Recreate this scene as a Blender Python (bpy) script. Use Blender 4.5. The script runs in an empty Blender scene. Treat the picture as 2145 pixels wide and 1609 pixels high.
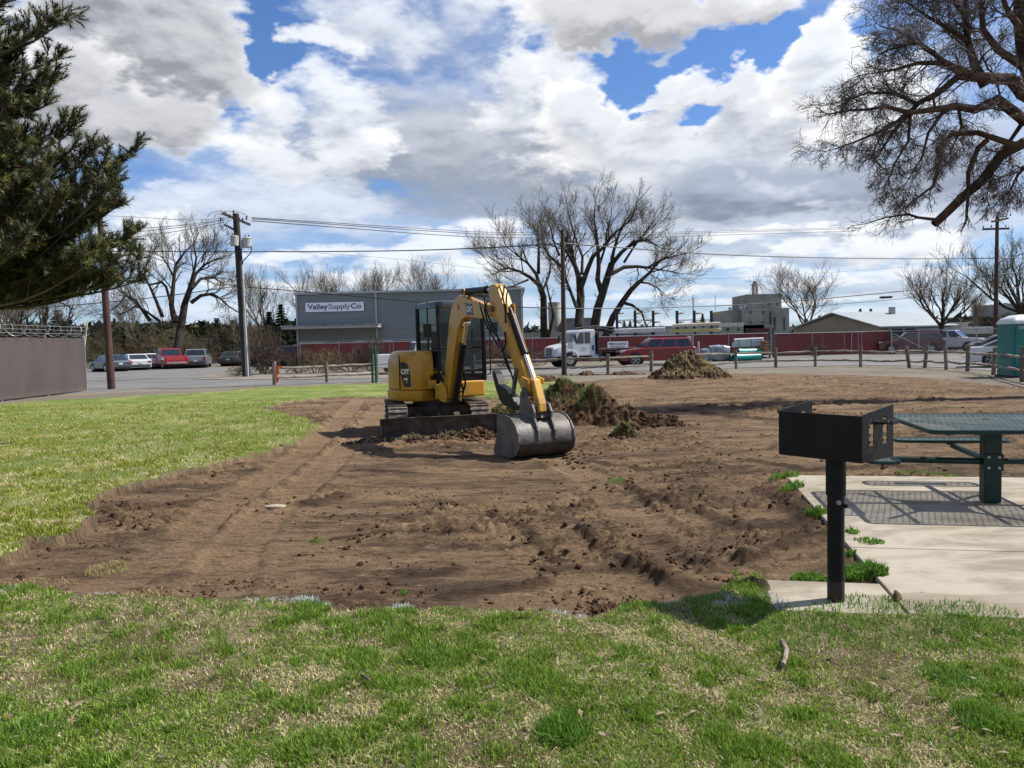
import bpy, math, random, time
import numpy as np
from mathutils import Vector, Matrix
R=random.Random(7); NR=np.random.RandomState(11)
SC=bpy.context.scene; COL=SC.collection
FP=1612.0; CX,CY=1072.5,804.5; HC=1.70
_p=math.radians(3.107); _t=math.radians(1.35)
f_=Vector((0,math.cos(_p),-math.sin(_p))); u0=Vector((0,math.sin(_p),math.cos(_p))); r0=Vector((1,0,0))
r_=math.cos(_t)*r0-math.sin(_t)*u0; u_=math.sin(_t)*r0+math.cos(_t)*u0
def ray(x,y): return f_+r_*((x-CX)/FP)-u_*((y-CY)/FP)
def G(x,y,z=0.0):
    d=ray(x,y); k=(z-HC)/d.z; return Vector((d.x*k,d.y*k,z))
def A(x,y,Y):
    d=ray(x,y); k=Y/d.y; return Vector((d.x*k,Y,HC+d.z*k))
# ---------------------------------------------------------------- materials
class NT:
    def __init__(s,tree): s.t=tree; s.n=tree.nodes; s.l=tree.links
    def new(s,ty,**k):
        n=s.n.new(ty)
        for a,b in k.items(): setattr(n,a,b)
        return n
    def put(s,sock,v):
        if v is None: return
        if isinstance(v,bpy.types.NodeSocket): s.l.new(v,sock)
        else: sock.default_value=v
    def m(s,op,a,b=None,c=None,clamp=False):
        n=s.new('ShaderNodeMath',operation=op,use_clamp=clamp); s.put(n.inputs[0],a); s.put(n.inputs[1],b)
        if c is not None: s.put(n.inputs[2],c)
        return n.outputs[0]
    def mix(s,f,a,b,bt='MIX'):
        n=s.new('ShaderNodeMix',data_type='RGBA',blend_type=bt); s.put(n.inputs[0],f)
        s.put(n.inputs[6],a if isinstance(a,bpy.types.NodeSocket) else (*a[:3],1)); s.put(n.inputs[7],b if isinstance(b,bpy.types.NodeSocket) else (*b[:3],1)); return n.outputs[2]
    def noise(s,vec,scale,detail=4,rough=.55,dist=0):
        n=s.new('ShaderNodeTexNoise'); s.put(n.inputs['Vector'],vec); n.inputs['Scale'].default_value=scale
        n.inputs['Detail'].default_value=detail; n.inputs['Roughness'].default_value=rough; n.inputs['Distortion'].default_value=dist; return n.outputs['Fac']
    def sm(s,x,a,b,lo=0.,hi=1.):
        n=s.new('ShaderNodeMapRange',interpolation_type='SMOOTHSTEP'); s.put(n.inputs[0],x); n.inputs[1].default_value=a; n.inputs[2].default_value=b; n.inputs[3].default_value=lo; n.inputs[4].default_value=hi; return n.outputs[0]
    def scale(s,vec,v):
        n=s.new('ShaderNodeVectorMath',operation='MULTIPLY'); s.put(n.inputs[0],vec); n.inputs[1].default_value=v; return n.outputs[0]
    def bump(s,h,st,dist=.01):
        n=s.new('ShaderNodeBump'); n.inputs['Strength'].default_value=st; n.inputs['Distance'].default_value=dist; s.put(n.inputs['Height'],h); return n.outputs[0]
def base_mat(name):
    m=bpy.data.materials.new(name); m.use_nodes=True; nt=NT(m.node_tree); b=nt.n['Principled BSDF']; return m,nt,b
MATS={}
def mat(name,c,rough=.7,c2=None,scale=3.,metal=0.,bump=0.,bs=40.,coat=0.,st=(1,1,1),lo=.35,hi=.65,detail=6,spec=.5,world=False):
    """base colour varied by noise towards c2, optional fine bump"""
    if name in MATS: return MATS[name]
    m,nt,b=base_mat(name)
    tc=nt.new('ShaderNodeTexCoord'); v=tc.outputs['Object']
    if world: v=nt.new('ShaderNodeNewGeometry').outputs['Position']
    v=nt.scale(v,st)
    if c2 is None: c2=tuple(x*.75 for x in c)
    f=nt.sm(nt.noise(v,scale,detail,.6),lo,hi)
    nt.put(b.inputs['Base Color'],nt.mix(f,c,c2))
    b.inputs['Roughness'].default_value=rough; b.inputs['Metallic'].default_value=metal
    b.inputs['Specular IOR Level'].default_value=spec
    if coat: b.inputs['Coat Weight'].default_value=coat; b.inputs['Coat Roughness'].default_value=.08
    if bump: nt.put(b.inputs['Normal'],nt.bump(nt.noise(v,bs,4,.6),bump,.02))
    MATS[name]=m; return m
# ---------------------------------------------------------------- object helpers
def tag(o,label=None,cat=None,group=None,kind=None):
    if label: o['label']=label
    if cat: o['category']=cat
    if group: o['group']=group
    if kind: o['kind']=kind
    return o
def empty(name,loc=(0,0,0),rz=0,label=None,cat=None,group=None):
    o=bpy.data.objects.new(name,None); COL.objects.link(o); o.location=loc; o.rotation_euler=(0,0,rz); o.empty_display_size=.2
    return tag(o,label,cat,group)
def link(name,me,m,parent=None,smooth=False,bevel=0,seg=2):
    if m is not None and len(me.materials)==0:
        for q in (m if isinstance(m,(list,tuple)) else [m]): me.materials.append(q)
    if smooth: me.polygons.foreach_set('use_smooth',[True]*len(me.polygons))
    o=bpy.data.objects.new(name,me); COL.objects.link(o)
    if parent: o.parent=parent
    if bevel:
        b=o.modifiers.new('b','BEVEL'); b.width=bevel; b.segments=seg; b.limit_method='ANGLE'; b.angle_limit=math.radians(35); b.harden_normals=False
    return o
class MB:
    def __init__(s,off=(0,0,0)): s.v=[]; s.f=[]; s.mi=[]; s.o=Vector(off); s.M=None; s.cm=0
    def add(s,vs,fs):
        n=len(s.v)
        for q in vs:
            q=Vector(q)
            if s.M is not None: q=s.M@q
            s.v.append(q-s.o)
        for q in fs: s.f.append([n+i for i in q]); s.mi.append(s.cm)
        return s
    def box(s,c,d,rz=0.,M=None):
        x,y,z=d[0]/2,d[1]/2,d[2]/2; vs=[Vector((a*x,b*y,e*z)) for e in(-1,1) for b in(-1,1) for a in(-1,1)]
        if M is None: M=Matrix.Rotation(rz,3,'Z')
        vs=[M@q+Vector(c) for q in vs]
        return s.add(vs,[(0,2,3,1),(4,5,7,6),(0,1,5,4),(2,6,7,3),(1,3,7,5),(0,4,6,2)])
    def prism(s,poly,y0,y1,ax='y'):
        n=len(poly)
        if ax=='y': a=[(p[0],y0,p[1]) for p in poly]; b=[(p[0],y1,p[1]) for p in poly]
        elif ax=='z': a=[(p[0],p[1],y0) for p in poly]; b=[(p[0],p[1],y1) for p in poly]
        else: a=[(y0,p[0],p[1]) for p in poly]; b=[(y1,p[0],p[1]) for p in poly]
        fs=[tuple(range(n))[::-1],tuple(range(n,2*n))]+[(i,(i+1)%n,n+(i+1)%n,n+i) for i in range(n)]
        return s.add(a+b,fs)
    def loft(s,rings,cap=True,close=True):
        n=len(rings[0]); vs=[q for r in rings for q in r]; fs=[]
        for k in range(len(rings)-1):
            for i in range(n if close else n-1): fs.append((k*n+i,k*n+(i+1)%n,(k+1)*n+(i+1)%n,(k+1)*n+i))
        if cap: fs.append(tuple(range(n))[::-1]); fs.append(tuple(range((len(rings)-1)*n,len(rings)*n)))
        return s.add(vs,fs)
    def tube(s,pts,r,n=8,cap=True):
        pts=[Vector(q) for q in pts]; rs=r if isinstance(r,(list,tuple)) else [r]*len(pts)
        rings=[]; up=None
        for i,q in enumerate(pts):
            t=(pts[min(i+1,len(pts)-1)]-pts[max(i-1,0)]).normalized()
            if up is None: up=Vector((0,0,1)) if abs(t.z)<.9 else Vector((1,0,0))
            a=t.cross(up)
            if a.length<1e-4: a=t.orthogonal()
            a.normalize(); b=a.cross(t).normalized(); up=b
            rings.append([q+rs[i]*(math.cos(2*math.pi*k/n)*a+math.sin(2*math.pi*k/n)*b) for k in range(n)])
        return s.loft(rings,cap)
    def quad(s,*q): return s.add(q,[tuple(range(len(q)))])
    def out(s,name,m,parent=None,smooth=False,bevel=0,seg=2,recalc=True):
        me=bpy.data.meshes.new(name); me.from_pydata([tuple(q) for q in s.v],[],s.f)
        if any(s.mi): me.polygons.foreach_set('material_index',s.mi)
        if recalc:
            import bmesh
            b=bmesh.new(); b.from_mesh(me); bmesh.ops.recalc_face_normals(b,faces=b.faces); b.to_mesh(me); b.free()
        o=link(name,me,m,parent,False,bevel,seg)
        if smooth:
            me.polygons.foreach_set('use_smooth',[True]*len(me.polygons))
            try: me.set_sharp_from_angle(angle=math.radians(40))
            except Exception: pass
        return o
def np_mesh(name,V,faces,k,col=None):
    """V (n,3), faces (m,k)"""
    me=bpy.data.meshes.new(name); V=np.asarray(V,np.float32); F=np.asarray(faces,np.int32)
    me.vertices.add(len(V)); me.vertices.foreach_set('co',V.ravel())
    me.loops.add(F.size); me.loops.foreach_set('vertex_index',F.ravel())
    me.polygons.add(len(F)); me.polygons.foreach_set('loop_start',np.arange(0,F.size,k,dtype=np.int32)); me.polygons.foreach_set('loop_total',np.full(len(F),k,np.int32))
    if col is not None:
        a=me.color_attributes.new('col','FLOAT_COLOR','POINT'); c=np.ones((len(V),4),np.float32); c[:,:3]=col[:,:3]; a.data.foreach_set('color',c.ravel())
    me.update(calc_edges=True); return me
def text_obj(s,size,m,parent,loc,rot,name='lettering',ext=.004,bold=.0,sx=1.,align='CENTER'):
    c=bpy.data.curves.new('t','FONT'); c.body=s; c.size=size; c.extrude=ext; c.offset=bold; c.align_x=align; c.align_y='CENTER'
    t=bpy.data.objects.new('t',c); COL.objects.link(t)
    me=bpy.data.meshes.new_from_object(t); bpy.data.objects.remove(t); bpy.data.curves.remove(c); me.name=name
    o=link(name,me,m,parent); o.location=loc; o.rotation_euler=rot; o.scale=(sx,1,1); return o
def copy_tree(o,parent=None):
    c=o.copy(); COL.objects.link(c); c.parent=parent
    for ch in o.children: copy_tree(ch,c)
    return c
# segments -> mesh
class Segs:
    def __init__(s): s.a=[]
    def add(s,p,q,r0,r1): s.a.append((p.x,p.y,p.z,q.x,q.y,q.z,r0,r1))
    def mesh(s,name,n=3):
        a=np.array(s.a); P=a[:,:3]; Q=a[:,3:6]; d=Q-P; L=np.linalg.norm(d,axis=1,keepdims=True)+1e-9; t=d/L
        Q=Q+t*np.minimum(a[:,7:8]*.5,L*.2)
        h=np.where(np.abs(t[:,2:3])<.9,[[0,0,1.]],[[1.,0,0]]); x=np.cross(t,h); x/=np.linalg.norm(x,axis=1,keepdims=True); y=np.cross(t,x)
        V=[]
        for (B,r) in((P,a[:,6:7]),(Q,a[:,7:8])):
            for k in range(n):
                w=2*math.pi*k/n; V.append(B+r*(math.cos(w)*x+math.sin(w)*y))
        V=np.stack(V,1).reshape(-1,3); N=len(a); b=np.arange(N)[:,None]*2*n
        F=[np.concatenate([b+k,b+(k+1)%n,b+n+(k+1)%n,b+n+k],1) for k in range(n)]
        return np_mesh(name,V,np.concatenate(F),4)
# value noise
def hsh(i,j,s):
    h=(i*374761393+j*668265263+s*974634777)&0xffffffff; h=((h^(h>>13))*1274126177)&0xffffffff; return ((h^(h>>16))&0xffff)/65535.0
def vn(x,y,s=0):
    i=np.floor(x).astype(np.int64); j=np.floor(y).astype(np.int64); a=x-i; b=y-j; a=a*a*(3-2*a); b=b*b*(3-2*b)
    return (hsh(i,j,s)*(1-a)+hsh(i+1,j,s)*a)*(1-b)+(hsh(i,j+1,s)*(1-a)+hsh(i+1,j+1,s)*a)*b
def fbm(x,y,o=4,s=0,g=.5):
    r=0;w=1;t=0
    for k in range(o): r=r+w*vn(x*2**k+k*17.3,y*2**k-k*9.1,s+k); t+=w; w*=g
    return r/t
def sdf(x,y,poly):
    """signed distance, negative inside"""
    P=np.array([(p[0],p[1]) for p in poly]); n=len(P); d=np.full(x.shape,1e9); ins=np.zeros(x.shape,bool)
    for i in range(n):
        a=P[i]; b=P[(i+1)%n]; e=b-a; wx=x-a[0]; wy=y-a[1]; t=np.clip((wx*e[0]+wy*e[1])/(e@e+1e-12),0,1)
        d=np.minimum(d,(wx-e[0]*t)**2+(wy-e[1]*t)**2)
        if a[1]!=b[1]:
            c=((a[1]>y)!=(b[1]>y))&(x<(b[0]-a[0])*(y-a[1])/(b[1]-a[1])+a[0]); ins^=c
    d=np.sqrt(d); return np.where(ins,-d,d)
def ss(x,a,b):
    t=np.clip((x-a)/(b-a),0,1); return t*t*(3-2*t)
# ---------------------------------------------------------------- clouds, computed as radiance over direction (azimuth, elevation)
def rfb(x,y,o,s,g=.55,kind=0):
    r=0;w=1;t=0;ca,sa=math.cos(.65),math.sin(.65)
    for k in range(o):
        n=vn(x,y,s+k*3)
        if kind==1: n=np.abs(2*n-1)*1.35
        r=r+w*n; t+=w; w*=g; x,y=(ca*x-sa*y)*2.03+11.7,(sa*x+ca*y)*2.03-5.3
    return r/t
def pxe(px,py):
    d=ray(px,py).normalized(); return math.atan2(d.x,d.y),math.asin(d.z)
CLOUDS=[ # soft, whiteness, belly grey, rim width, list of (px,py,rx,ry,amount)
 # thin mid veil across the middle and top
 (.9,(.50,.60,.80),(.46,.55,.72),.5,.8,[(400,380,500,200,1.),(1000,500,700,160,1.),(1800,560,500,160,1.),(1800,330,400,200,1.),(1000,640,1300,60,1.)]),
 (.9,(.52,.60,.74),(.40,.46,.58),.5,.85,[(900,60,260,120,1.),(1000,230,240,130,1.),(650,330,150,110,.8),(560,260,80,80,.6),(80,60,120,120,1.),(1700,20,160,50,.8),(1950,100,240,200,.8)]),
 # broad grey-white deck in the centre
 (.55,(.74,.77,.83),(.33,.37,.45),.6,1.,[(900,330,330,130,1.2),(1150,320,260,150,1.2),(1300,420,260,90,1.),(700,400,200,60,.7),(1000,430,300,60,.8),(1500,480,300,60,.8)]),
 (.35,(.97,.97,.97),(.60,.64,.71),.8,.9,[(1090,190,60,60,1.),(1190,170,80,70,1.),(1060,240,70,50,.8),(1220,230,80,50,.8)]),
 # low left bank
 (.5,(.72,.77,.86),(.56,.62,.72),.8,.9,[(330,440,170,60,1.),(520,425,220,52,1.),(680,430,140,50,1.),(400,400,60,30,.8),(200,480,150,40,.8)]),
 (.3,(.92,.93,.95),(.60,.63,.70),.6,.9,[(560,330,60,40,1.),(620,345,80,35,.9),(700,330,60,40,.9),(770,330,50,30,.8),(600,370,70,30,.6)]),
 (.3,(.93,.94,.95),(.62,.65,.71),.6,.9,[(585,240,55,48,1.1),(560,265,50,35,.8)]),
 (.4,(.95,.96,.97),(.70,.74,.81),.6,.8,[(640,165,60,35,.9),(690,200,60,50,.9),(740,235,60,45,.9),(720,280,60,50,.8),(790,300,40,30,.7)]),
 (.28,(.95,.96,.96),(.66,.70,.77),.6,.9,[(640,85,75,32,1.1),(590,95,45,22,.8),(700,105,50,25,.8)]),
 # right centre: bright billowing ridge below the blue gap, grey underneath
 (.22,(1.0,1.0,.99),(.50,.54,.62),1.1,1.,[(1370,185,70,38,1.1),(1430,175,60,36,1.),(1550,190,85,50,1.2),(1480,215,110,45,1.),(1620,250,130,80,1.2),(1250,250,120,60,1.1),(1330,290,180,70,1.),(1500,320,220,80,1.1),(1390,230,50,40,.8)]),
 (.20,(1.0,1.0,.99),(.60,.65,.74),1.2,1.,[(1735,75,70,48,1.2),(1700,105,60,30,1.),(1770,130,80,60,1.2),(1720,170,90,50,1.),(1690,210,60,40,.8),(1820,200,100,80,1.)]),
 # dark flat deck right of centre
 (.5,(.62,.67,.76),(.25,.295,.39),.8,1.,[(1600,400,240,70,1.3),(1780,400,180,80,1.2),(1500,430,120,40,.8),(1950,380,200,120,1.)]),
 (.7,(.80,.83,.88),(.58,.62,.70),.5,.7,[(1600,380,40,14,.8),(1690,375,30,9,.6),(1560,360,25,12,.7),(1690,412,30,9,.8),(1640,392,30,12,.7)]),
 # grey banks low over the horizon
 (.5,(.70,.75,.83),(.40,.46,.57),.8,1.,[(1620,470,260,26,1.),(1850,470,260,40,1.),(1150,560,200,40,.9),(1500,530,220,24,1.),(1650,600,300,16,.9),(1350,590,150,16,.8),(1750,545,200,16,.9),(1900,610,200,18,.8),(420,560,160,30,.7),(850,590,200,16,.7)]),
 # small bright tufts
 (.25,(.95,.95,.96),(.68,.71,.77),.7,.9,[(1680,515,50,22,1.),(1830,520,60,30,1.1),(1760,520,50,18,.8),(1950,510,60,30,.8),(1560,490,120,14,.8),(1740,470,160,10,.7)]),
 (.3,(.93,.94,.96),(.64,.68,.75),.7,.9,[(1500,555,90,14,.8),(1620,575,120,12,.8),(1750,590,120,12,.7),(1450,610,120,9,.7),(1900,570,120,14,.7),(1620,630,200,8,.7),(1300,620,100,9,.6)]),
 (.25,(.98,.98,.98),(.72,.76,.82),.7,.75,[(900,515,70,26,1.1),(830,540,70,20,1.),(700,530,60,16,1.),(600,545,60,14,.8),(980,560,90,22,1.),(330,490,60,32,1.1),(300,520,70,30,.9),(760,580,140,20,.9),(560,600,140,16,.8),(1010,500,80,30,.7)]),
 (.5,(.80,.84,.91),(.60,.66,.76),.9,.7,[(250,600,160,40,.9),(450,640,200,30,.9),(900,640,260,30,.9),(1250,680,400,14,.9),(1700,660,300,16,.9),(2000,640,200,30,.6)]),
 # big grey cloud upper left
 (.25,(.92,.93,.94),(.31,.33,.37),.9,1.,[(290,60,190,130,1.3),(400,140,130,110,1.1),(460,70,60,100,.9),(480,190,80,50,.8),(520,200,60,30,.6),(330,200,90,40,.6)]),
 (.30,(.88,.89,.91),(.36,.375,.41),.8,1.,[(230,250,170,60,1.2),(370,265,90,50,1.1),(150,180,100,80,1.),(300,305,90,22,.7),(380,325,60,16,.5)]),
 # top centre right cloud
 (.25,(.97,.97,.97),(.40,.41,.44),.9,1.,[(1250,40,170,55,1.2),(1380,60,90,60,1.2),(1420,20,180,50,1.),(1560,30,90,36,1.),(1150,20,80,36,.9),(1390,110,30,20,.6)]),
 (.5,(.84,.86,.90),(.66,.69,.75),.9,.8,[(760,30,110,50,1.),(870,60,80,60,.8),(1000,20,90,50,.7)]),
]
HOLES=[(545,75,32,60,1.),(530,120,26,26,.9),(575,150,40,18,.8),(640,145,30,14,.6),(1280,125,60,40,.9),(1330,150,40,30,.7),(1470,115,90,34,1.1),(1560,75,60,26,.9),(1590,110,50,26,.7),(1300,185,30,20,.7),(1468,250,36,22,1.4),(1700,30,50,22,.7),(470,235,30,20,.6),(230,345,50,22,.9),(330,365,55,20,.8),(280,385,40,18,.6),(1350,225,30,14,.8),(860,400,70,20,.5),(800,395,40,26,.6),(1820,90,30,40,.8),(1640,60,30,30,.7)]
def sky_rgba(az,el):
    """cloud radiance and cover on a regular azimuth/elevation grid (rows=elevation up)"""
    da=az[0,1]-az[0,0]; de=el[1,0]-el[0,0]
    ey=np.power(np.maximum(el,0)+.02,.62)*1.9
    sc=9.0; X=az*sc; Yy=ey*sc*1.1
    wx=rfb(X*1.3,Yy*1.3,5,3)-.5; wy=rfb(X*1.3+31,Yy*1.3+7,5,5)-.5
    w2x=rfb(X*5,Yy*5,5,13,.6)-.5; w2y=rfb(X*5+31,Yy*5+7,5,15,.6)-.5
    puff=rfb(X*2.2+wx*.8,Yy*2.2+wy*.8,7,23,.55,1); fine=rfb(X*2.6,Yy*3.4,8,33,.6)
    squash=np.clip(el/.25,.25,1)
    Aw=az+wx*.075*squash+w2x*.030; Ew=el+wy*.06*squash+w2y*.022*squash
    def blobs(L,mx=True):
        f=np.zeros_like(az)
        for px,py,rx,ry,w in L:
            a,e=pxe(px,py); q=((Aw-a)/(rx/FP))**2+((Ew-e)/(ry/FP))**2; f=np.maximum(f,w*np.exp(-q*.8)) if mx else f+w*np.exp(-q)
        return f
    hole=blobs(HOLES,False)
    rgb=np.zeros(az.shape+(3,)); al=np.zeros_like(az)
    def shift(f,sx,sy): return np.roll(np.roll(f,-int(round(sx/da)),1),-int(round(sy/de)),0)
    for i,(soft,wh,gr,rim,op,L) in enumerate(CLOUDS):
        fb=blobs(L); f=fb+(.60-puff)*.30*(1 if soft<.45 else .5)+(fine-.5)*.55-hole*.55
        a=ss(f,.25,.50+soft*1.1)*op
        a=np.power(a,.8)
        d=f
        lr=(d-shift(d,.006,.012))*1.3+(d-shift(d,.020,.038))*.9; l=.5+.5*np.tanh(lr*1.5)
        core=ss(fb*.6+f*.4,.40,.46+.5*rim)
        # bottoms are darker than tops of the same cloud
        b=np.clip(core*(1.18-l*.55),0,1)
        wh_=np.array(wh)*(.80+.24*l)[...,None]; gr_=(np.array(gr)*.96)*(.90+.20*l)[...,None]
        c=wh_*(1-b[...,None])+gr_*b[...,None]
        c=c*(1+(fine-.5)*.12)[...,None]
        rgb=rgb*(1-a[...,None])+c*a[...,None]; al=al*(1-a)+a
    return rgb,al
def sky_img(name,a0,a1,e0,e1,w,h):
    az,el=np.meshgrid(a0+(a1-a0)*(np.arange(w)+.5)/w,e0+(e1-e0)*(np.arange(h)+.5)/h)
    rgb,al=sky_rgba(az,el)
    if name.endswith('round'):
        # general broken cloud away from the view
        x=np.sin(az)*np.cos(el)*3.2/(np.sin(el)+.25); y=np.cos(az)*np.cos(el)*3.2/(np.sin(el)+.25); n=rfb(x+9,y+4,6,71); a=ss(n,.46,.60)*.9; g=ss(n,.5,.75)
        c=np.array((.80,.79,.78))*(1-g[...,None])+np.array((.46,.465,.48))*g[...,None]
        k=np.maximum(ss(np.abs(az),.8,1.0),ss(el,.42,.55))
        rgb=rgb*(1-k[...,None])+c*a[...,None]*k[...,None]; al=al*(1-k)+a*k
    return rgb,al
# ---------------------------------------------------------------- camera, sun, sky
cam=bpy.data.cameras.new('camera'); co=bpy.data.objects.new('camera',cam); COL.objects.link(co)
co.matrix_world=Matrix(((r_.x,u_.x,-f_.x,0),(r_.y,u_.y,-f_.y,0),(r_.z,u_.z,-f_.z,HC),(0,0,0,1)))
cam.sensor_width=36; cam.lens=36*FP/2145; cam.clip_start=.05; cam.clip_end=9000; SC.camera=co
SUN=Vector((.80,.17,1.0)).normalized()
sl=bpy.data.lights.new('sun','SUN'); sl.energy=5.0; sl.angle=math.radians(.55); sl.color=(1,.955,.88)
so=bpy.data.objects.new('sun',sl); COL.objects.link(so); so.rotation_euler=(-SUN).to_track_quat('-Z','Y').to_euler(); so.location=(20,5,40)
SC.view_settings.view_transform='Standard'; SC.view_settings.look='None'; SC.view_settings.exposure=0.52; SC.view_settings.gamma=1
W=bpy.data.worlds.new('World'); SC.world=W; W.use_nodes=True; nt=NT(W.node_tree); bg=nt.n['Background']
sky=nt.new('ShaderNodeTexSky',sky_type='NISHITA'); sky.sun_disc=False; sky.sun_elevation=math.asin(SUN.z); sky.sun_rotation=math.atan2(SUN.x,SUN.y); sky.air_density=1.0; sky.dust_density=.4; sky.ozone_density=2.5
bg.inputs['Strength'].default_value=.11
tc=nt.new('ShaderNodeTexCoord'); D=tc.outputs['Generated']
sp=nt.new('ShaderNodeSeparateXYZ'); nt.l.new(D,sp.inputs[0])
AZ=nt.m('ARCTAN2',sp.outputs[0],sp.outputs[1]); EL=nt.m('ARCSINE',sp.outputs[2])
dn=nt.scale(D,(1,1,1.7))
def mkimg(name,a0,a1,e0,e1,w,h):
    rgb,al=sky_img(name,a0,a1,e0,e1,w,h); px=np.concatenate([rgb,al[...,None]],2).astype(np.float32)
    im=bpy.data.images.new(name,w,h,alpha=True,float_buffer=True); im.colorspace_settings.name='Non-Color'; im.alpha_mode='CHANNEL_PACKED'; im.pixels.foreach_set(px.ravel()); im.update(); im.pack()
    u=nt.m('DIVIDE',nt.m('SUBTRACT',AZ,a0),a1-a0); v=nt.m('DIVIDE',nt.m('SUBTRACT',EL,e0),e1-e0)
    cv=nt.new('ShaderNodeCombineXYZ'); nt.put(cv.inputs[0],u); nt.put(cv.inputs[1],v)
    t=nt.new('ShaderNodeTexImage'); t.image=im; t.extension='EXTEND'; t.interpolation='Cubic' if 'front' in name else 'Linear'; nt.put(t.inputs[0],cv.outputs[0])
    e=nt.m('MINIMUM',nt.m('MINIMUM',u,nt.m('SUBTRACT',1,u)),nt.m('SUBTRACT',1,v)); return t.outputs[0],t.outputs[1],nt.sm(e,.0,.05)
c1,al1,w1=mkimg('clouds_front',-.86,.86,-.01,.60,2400,860)
c2,al2,w2=mkimg('clouds_round',-math.pi,math.pi,-.01,math.pi/2,900,260)
ccol=nt.mix(w1,c2,c1); calpha=nt.m('ADD',nt.m('MULTIPLY',al1,w1),nt.m('MULTIPLY',al2,nt.m('SUBTRACT',1,w1)))
K=.83/.11
def kc(r,g,b): return (r*K,g*K,b*K)
skyc=nt.mix(1.0,sky.outputs[0],(.50,.66,.90),'MULTIPLY')
fin=nt.mix(1.0,nt.mix(calpha,skyc,(0,0,0)),nt.scale(ccol,(K,K,K)),'ADD')
below=nt.sm(sp.outputs[2],-.005,.0)
nt.put(bg.inputs['Color'],nt.mix(below,kc(.25,.24,.22),fin))
# ---------------------------------------------------------------- ground sheet
LZ=.09
dirtpx=[(-700,1212),(0,1225),(90,1214),(180,1238),(400,1245),(600,1257),(700,1277),(900,1272),(1100,1276),(1230,1290),(1330,1262),(1420,1264),(1520,1225),(1575,1212),(1628,1232),(1900,1255),(2000,1100),
 (2145,1020),(3400,1030),(3400,850),(2145,806),(2080,799),(1980,789),(1900,785),(1780,781),(1545,779),(1370,785),(1240,793),(1170,800),(1150,812),(1120,826),(1000,832),(830,828),(700,829),(600,841),(555,853),(600,862),(645,878),(668,893),(640,912),(600,930),(560,946),
 (520,955),(440,978),(380,985),(330,1000),(250,1022),(200,1037),(172,1055),(186,1075),(175,1105),(160,1117),(60,1127),(25,1150),(0,1168),(-700,1196)]
dirtW=[G(x,y,LZ) for x,y in dirtpx]
lawnpx=[(-1500,2600),(3600,2600),(3600,1010),(2300,1010),(1700,1010),(1185,797),(1000,799),(830,803),(700,807),(550,813),(400,825),(200,835),(0,849),(-500,885)]
lawnW=[G(x,y,0) for x,y in lawnpx]
lawnW[0]=Vector((-26,-26,0)); lawnW[1]=Vector((26,-26,0)); lawnW.insert(2,Vector((26,6,0)))
SO=Vector((2.24,4.32,0)); SU=Vector((.981,-.194,0)); SV=Vector((.194,.981,0))
def SP(u,v,z=.1): return SO+SU*u+SV*v+Vector((0,0,z))
slabW=[SP(0,0),SP(5.2,0),SP(5.2,4.55),SP(0,4.55)]; padW=[SP(-.74,-.02),SP(0,-.02),SP(0,.56),SP(-.74,.56)]
trackP=[G(x,y) for x,y in [(760,830),(715,880),(640,950),(560,1005),(470,1060),(400,1120),(330,1180),(240,1225)]]
trackP2=[G(x,y) for x,y in [(800,850),(770,900),(700,960),(650,1010),(560,1080),(500,1140),(470,1200),(450,1240)]]
trackP3=[G(x,y) for x,y in [(1160,960),(1240,1000),(1330,1080),(1420,1160),(1520,1200)]]
def pathd(x,y,P):
    d=np.full(x.shape,1e9); S=np.zeros(x.shape); acc=0
    for a,b in zip(P[:-1],P[1:]):
        ex,ey=b.x-a.x,b.y-a.y; L=math.hypot(ex,ey); wx=x-a.x; wy=y-a.y; t=np.clip((wx*ex+wy*ey)/L/L,0,1)
        q=np.hypot(wx-ex*t,wy-ey*t); s=acc+t*L; m=q<d; d=np.where(m,q,d); S=np.where(m,s,S); acc+=L
    return d,S
def masks(x,y,fine=True):
    wob=(fbm(x*1.3,y*1.3,4,5)-.5)*.35+(fbm(x*7,y*7,3,9)-.5)*.12
    far=np.clip((y-12)/20,0,1)
    wob=wob*(1+far*1.5)
    sd=sdf(x,y,dirtW)+wob
    sl_=sdf(x,y,lawnW)+wob*2
    dirt=ss(-sd,-.055,-.018); lawn=(1-dirt)*ss(-sl_,-.1,.3)
    return sd,dirt,lawn
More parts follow.
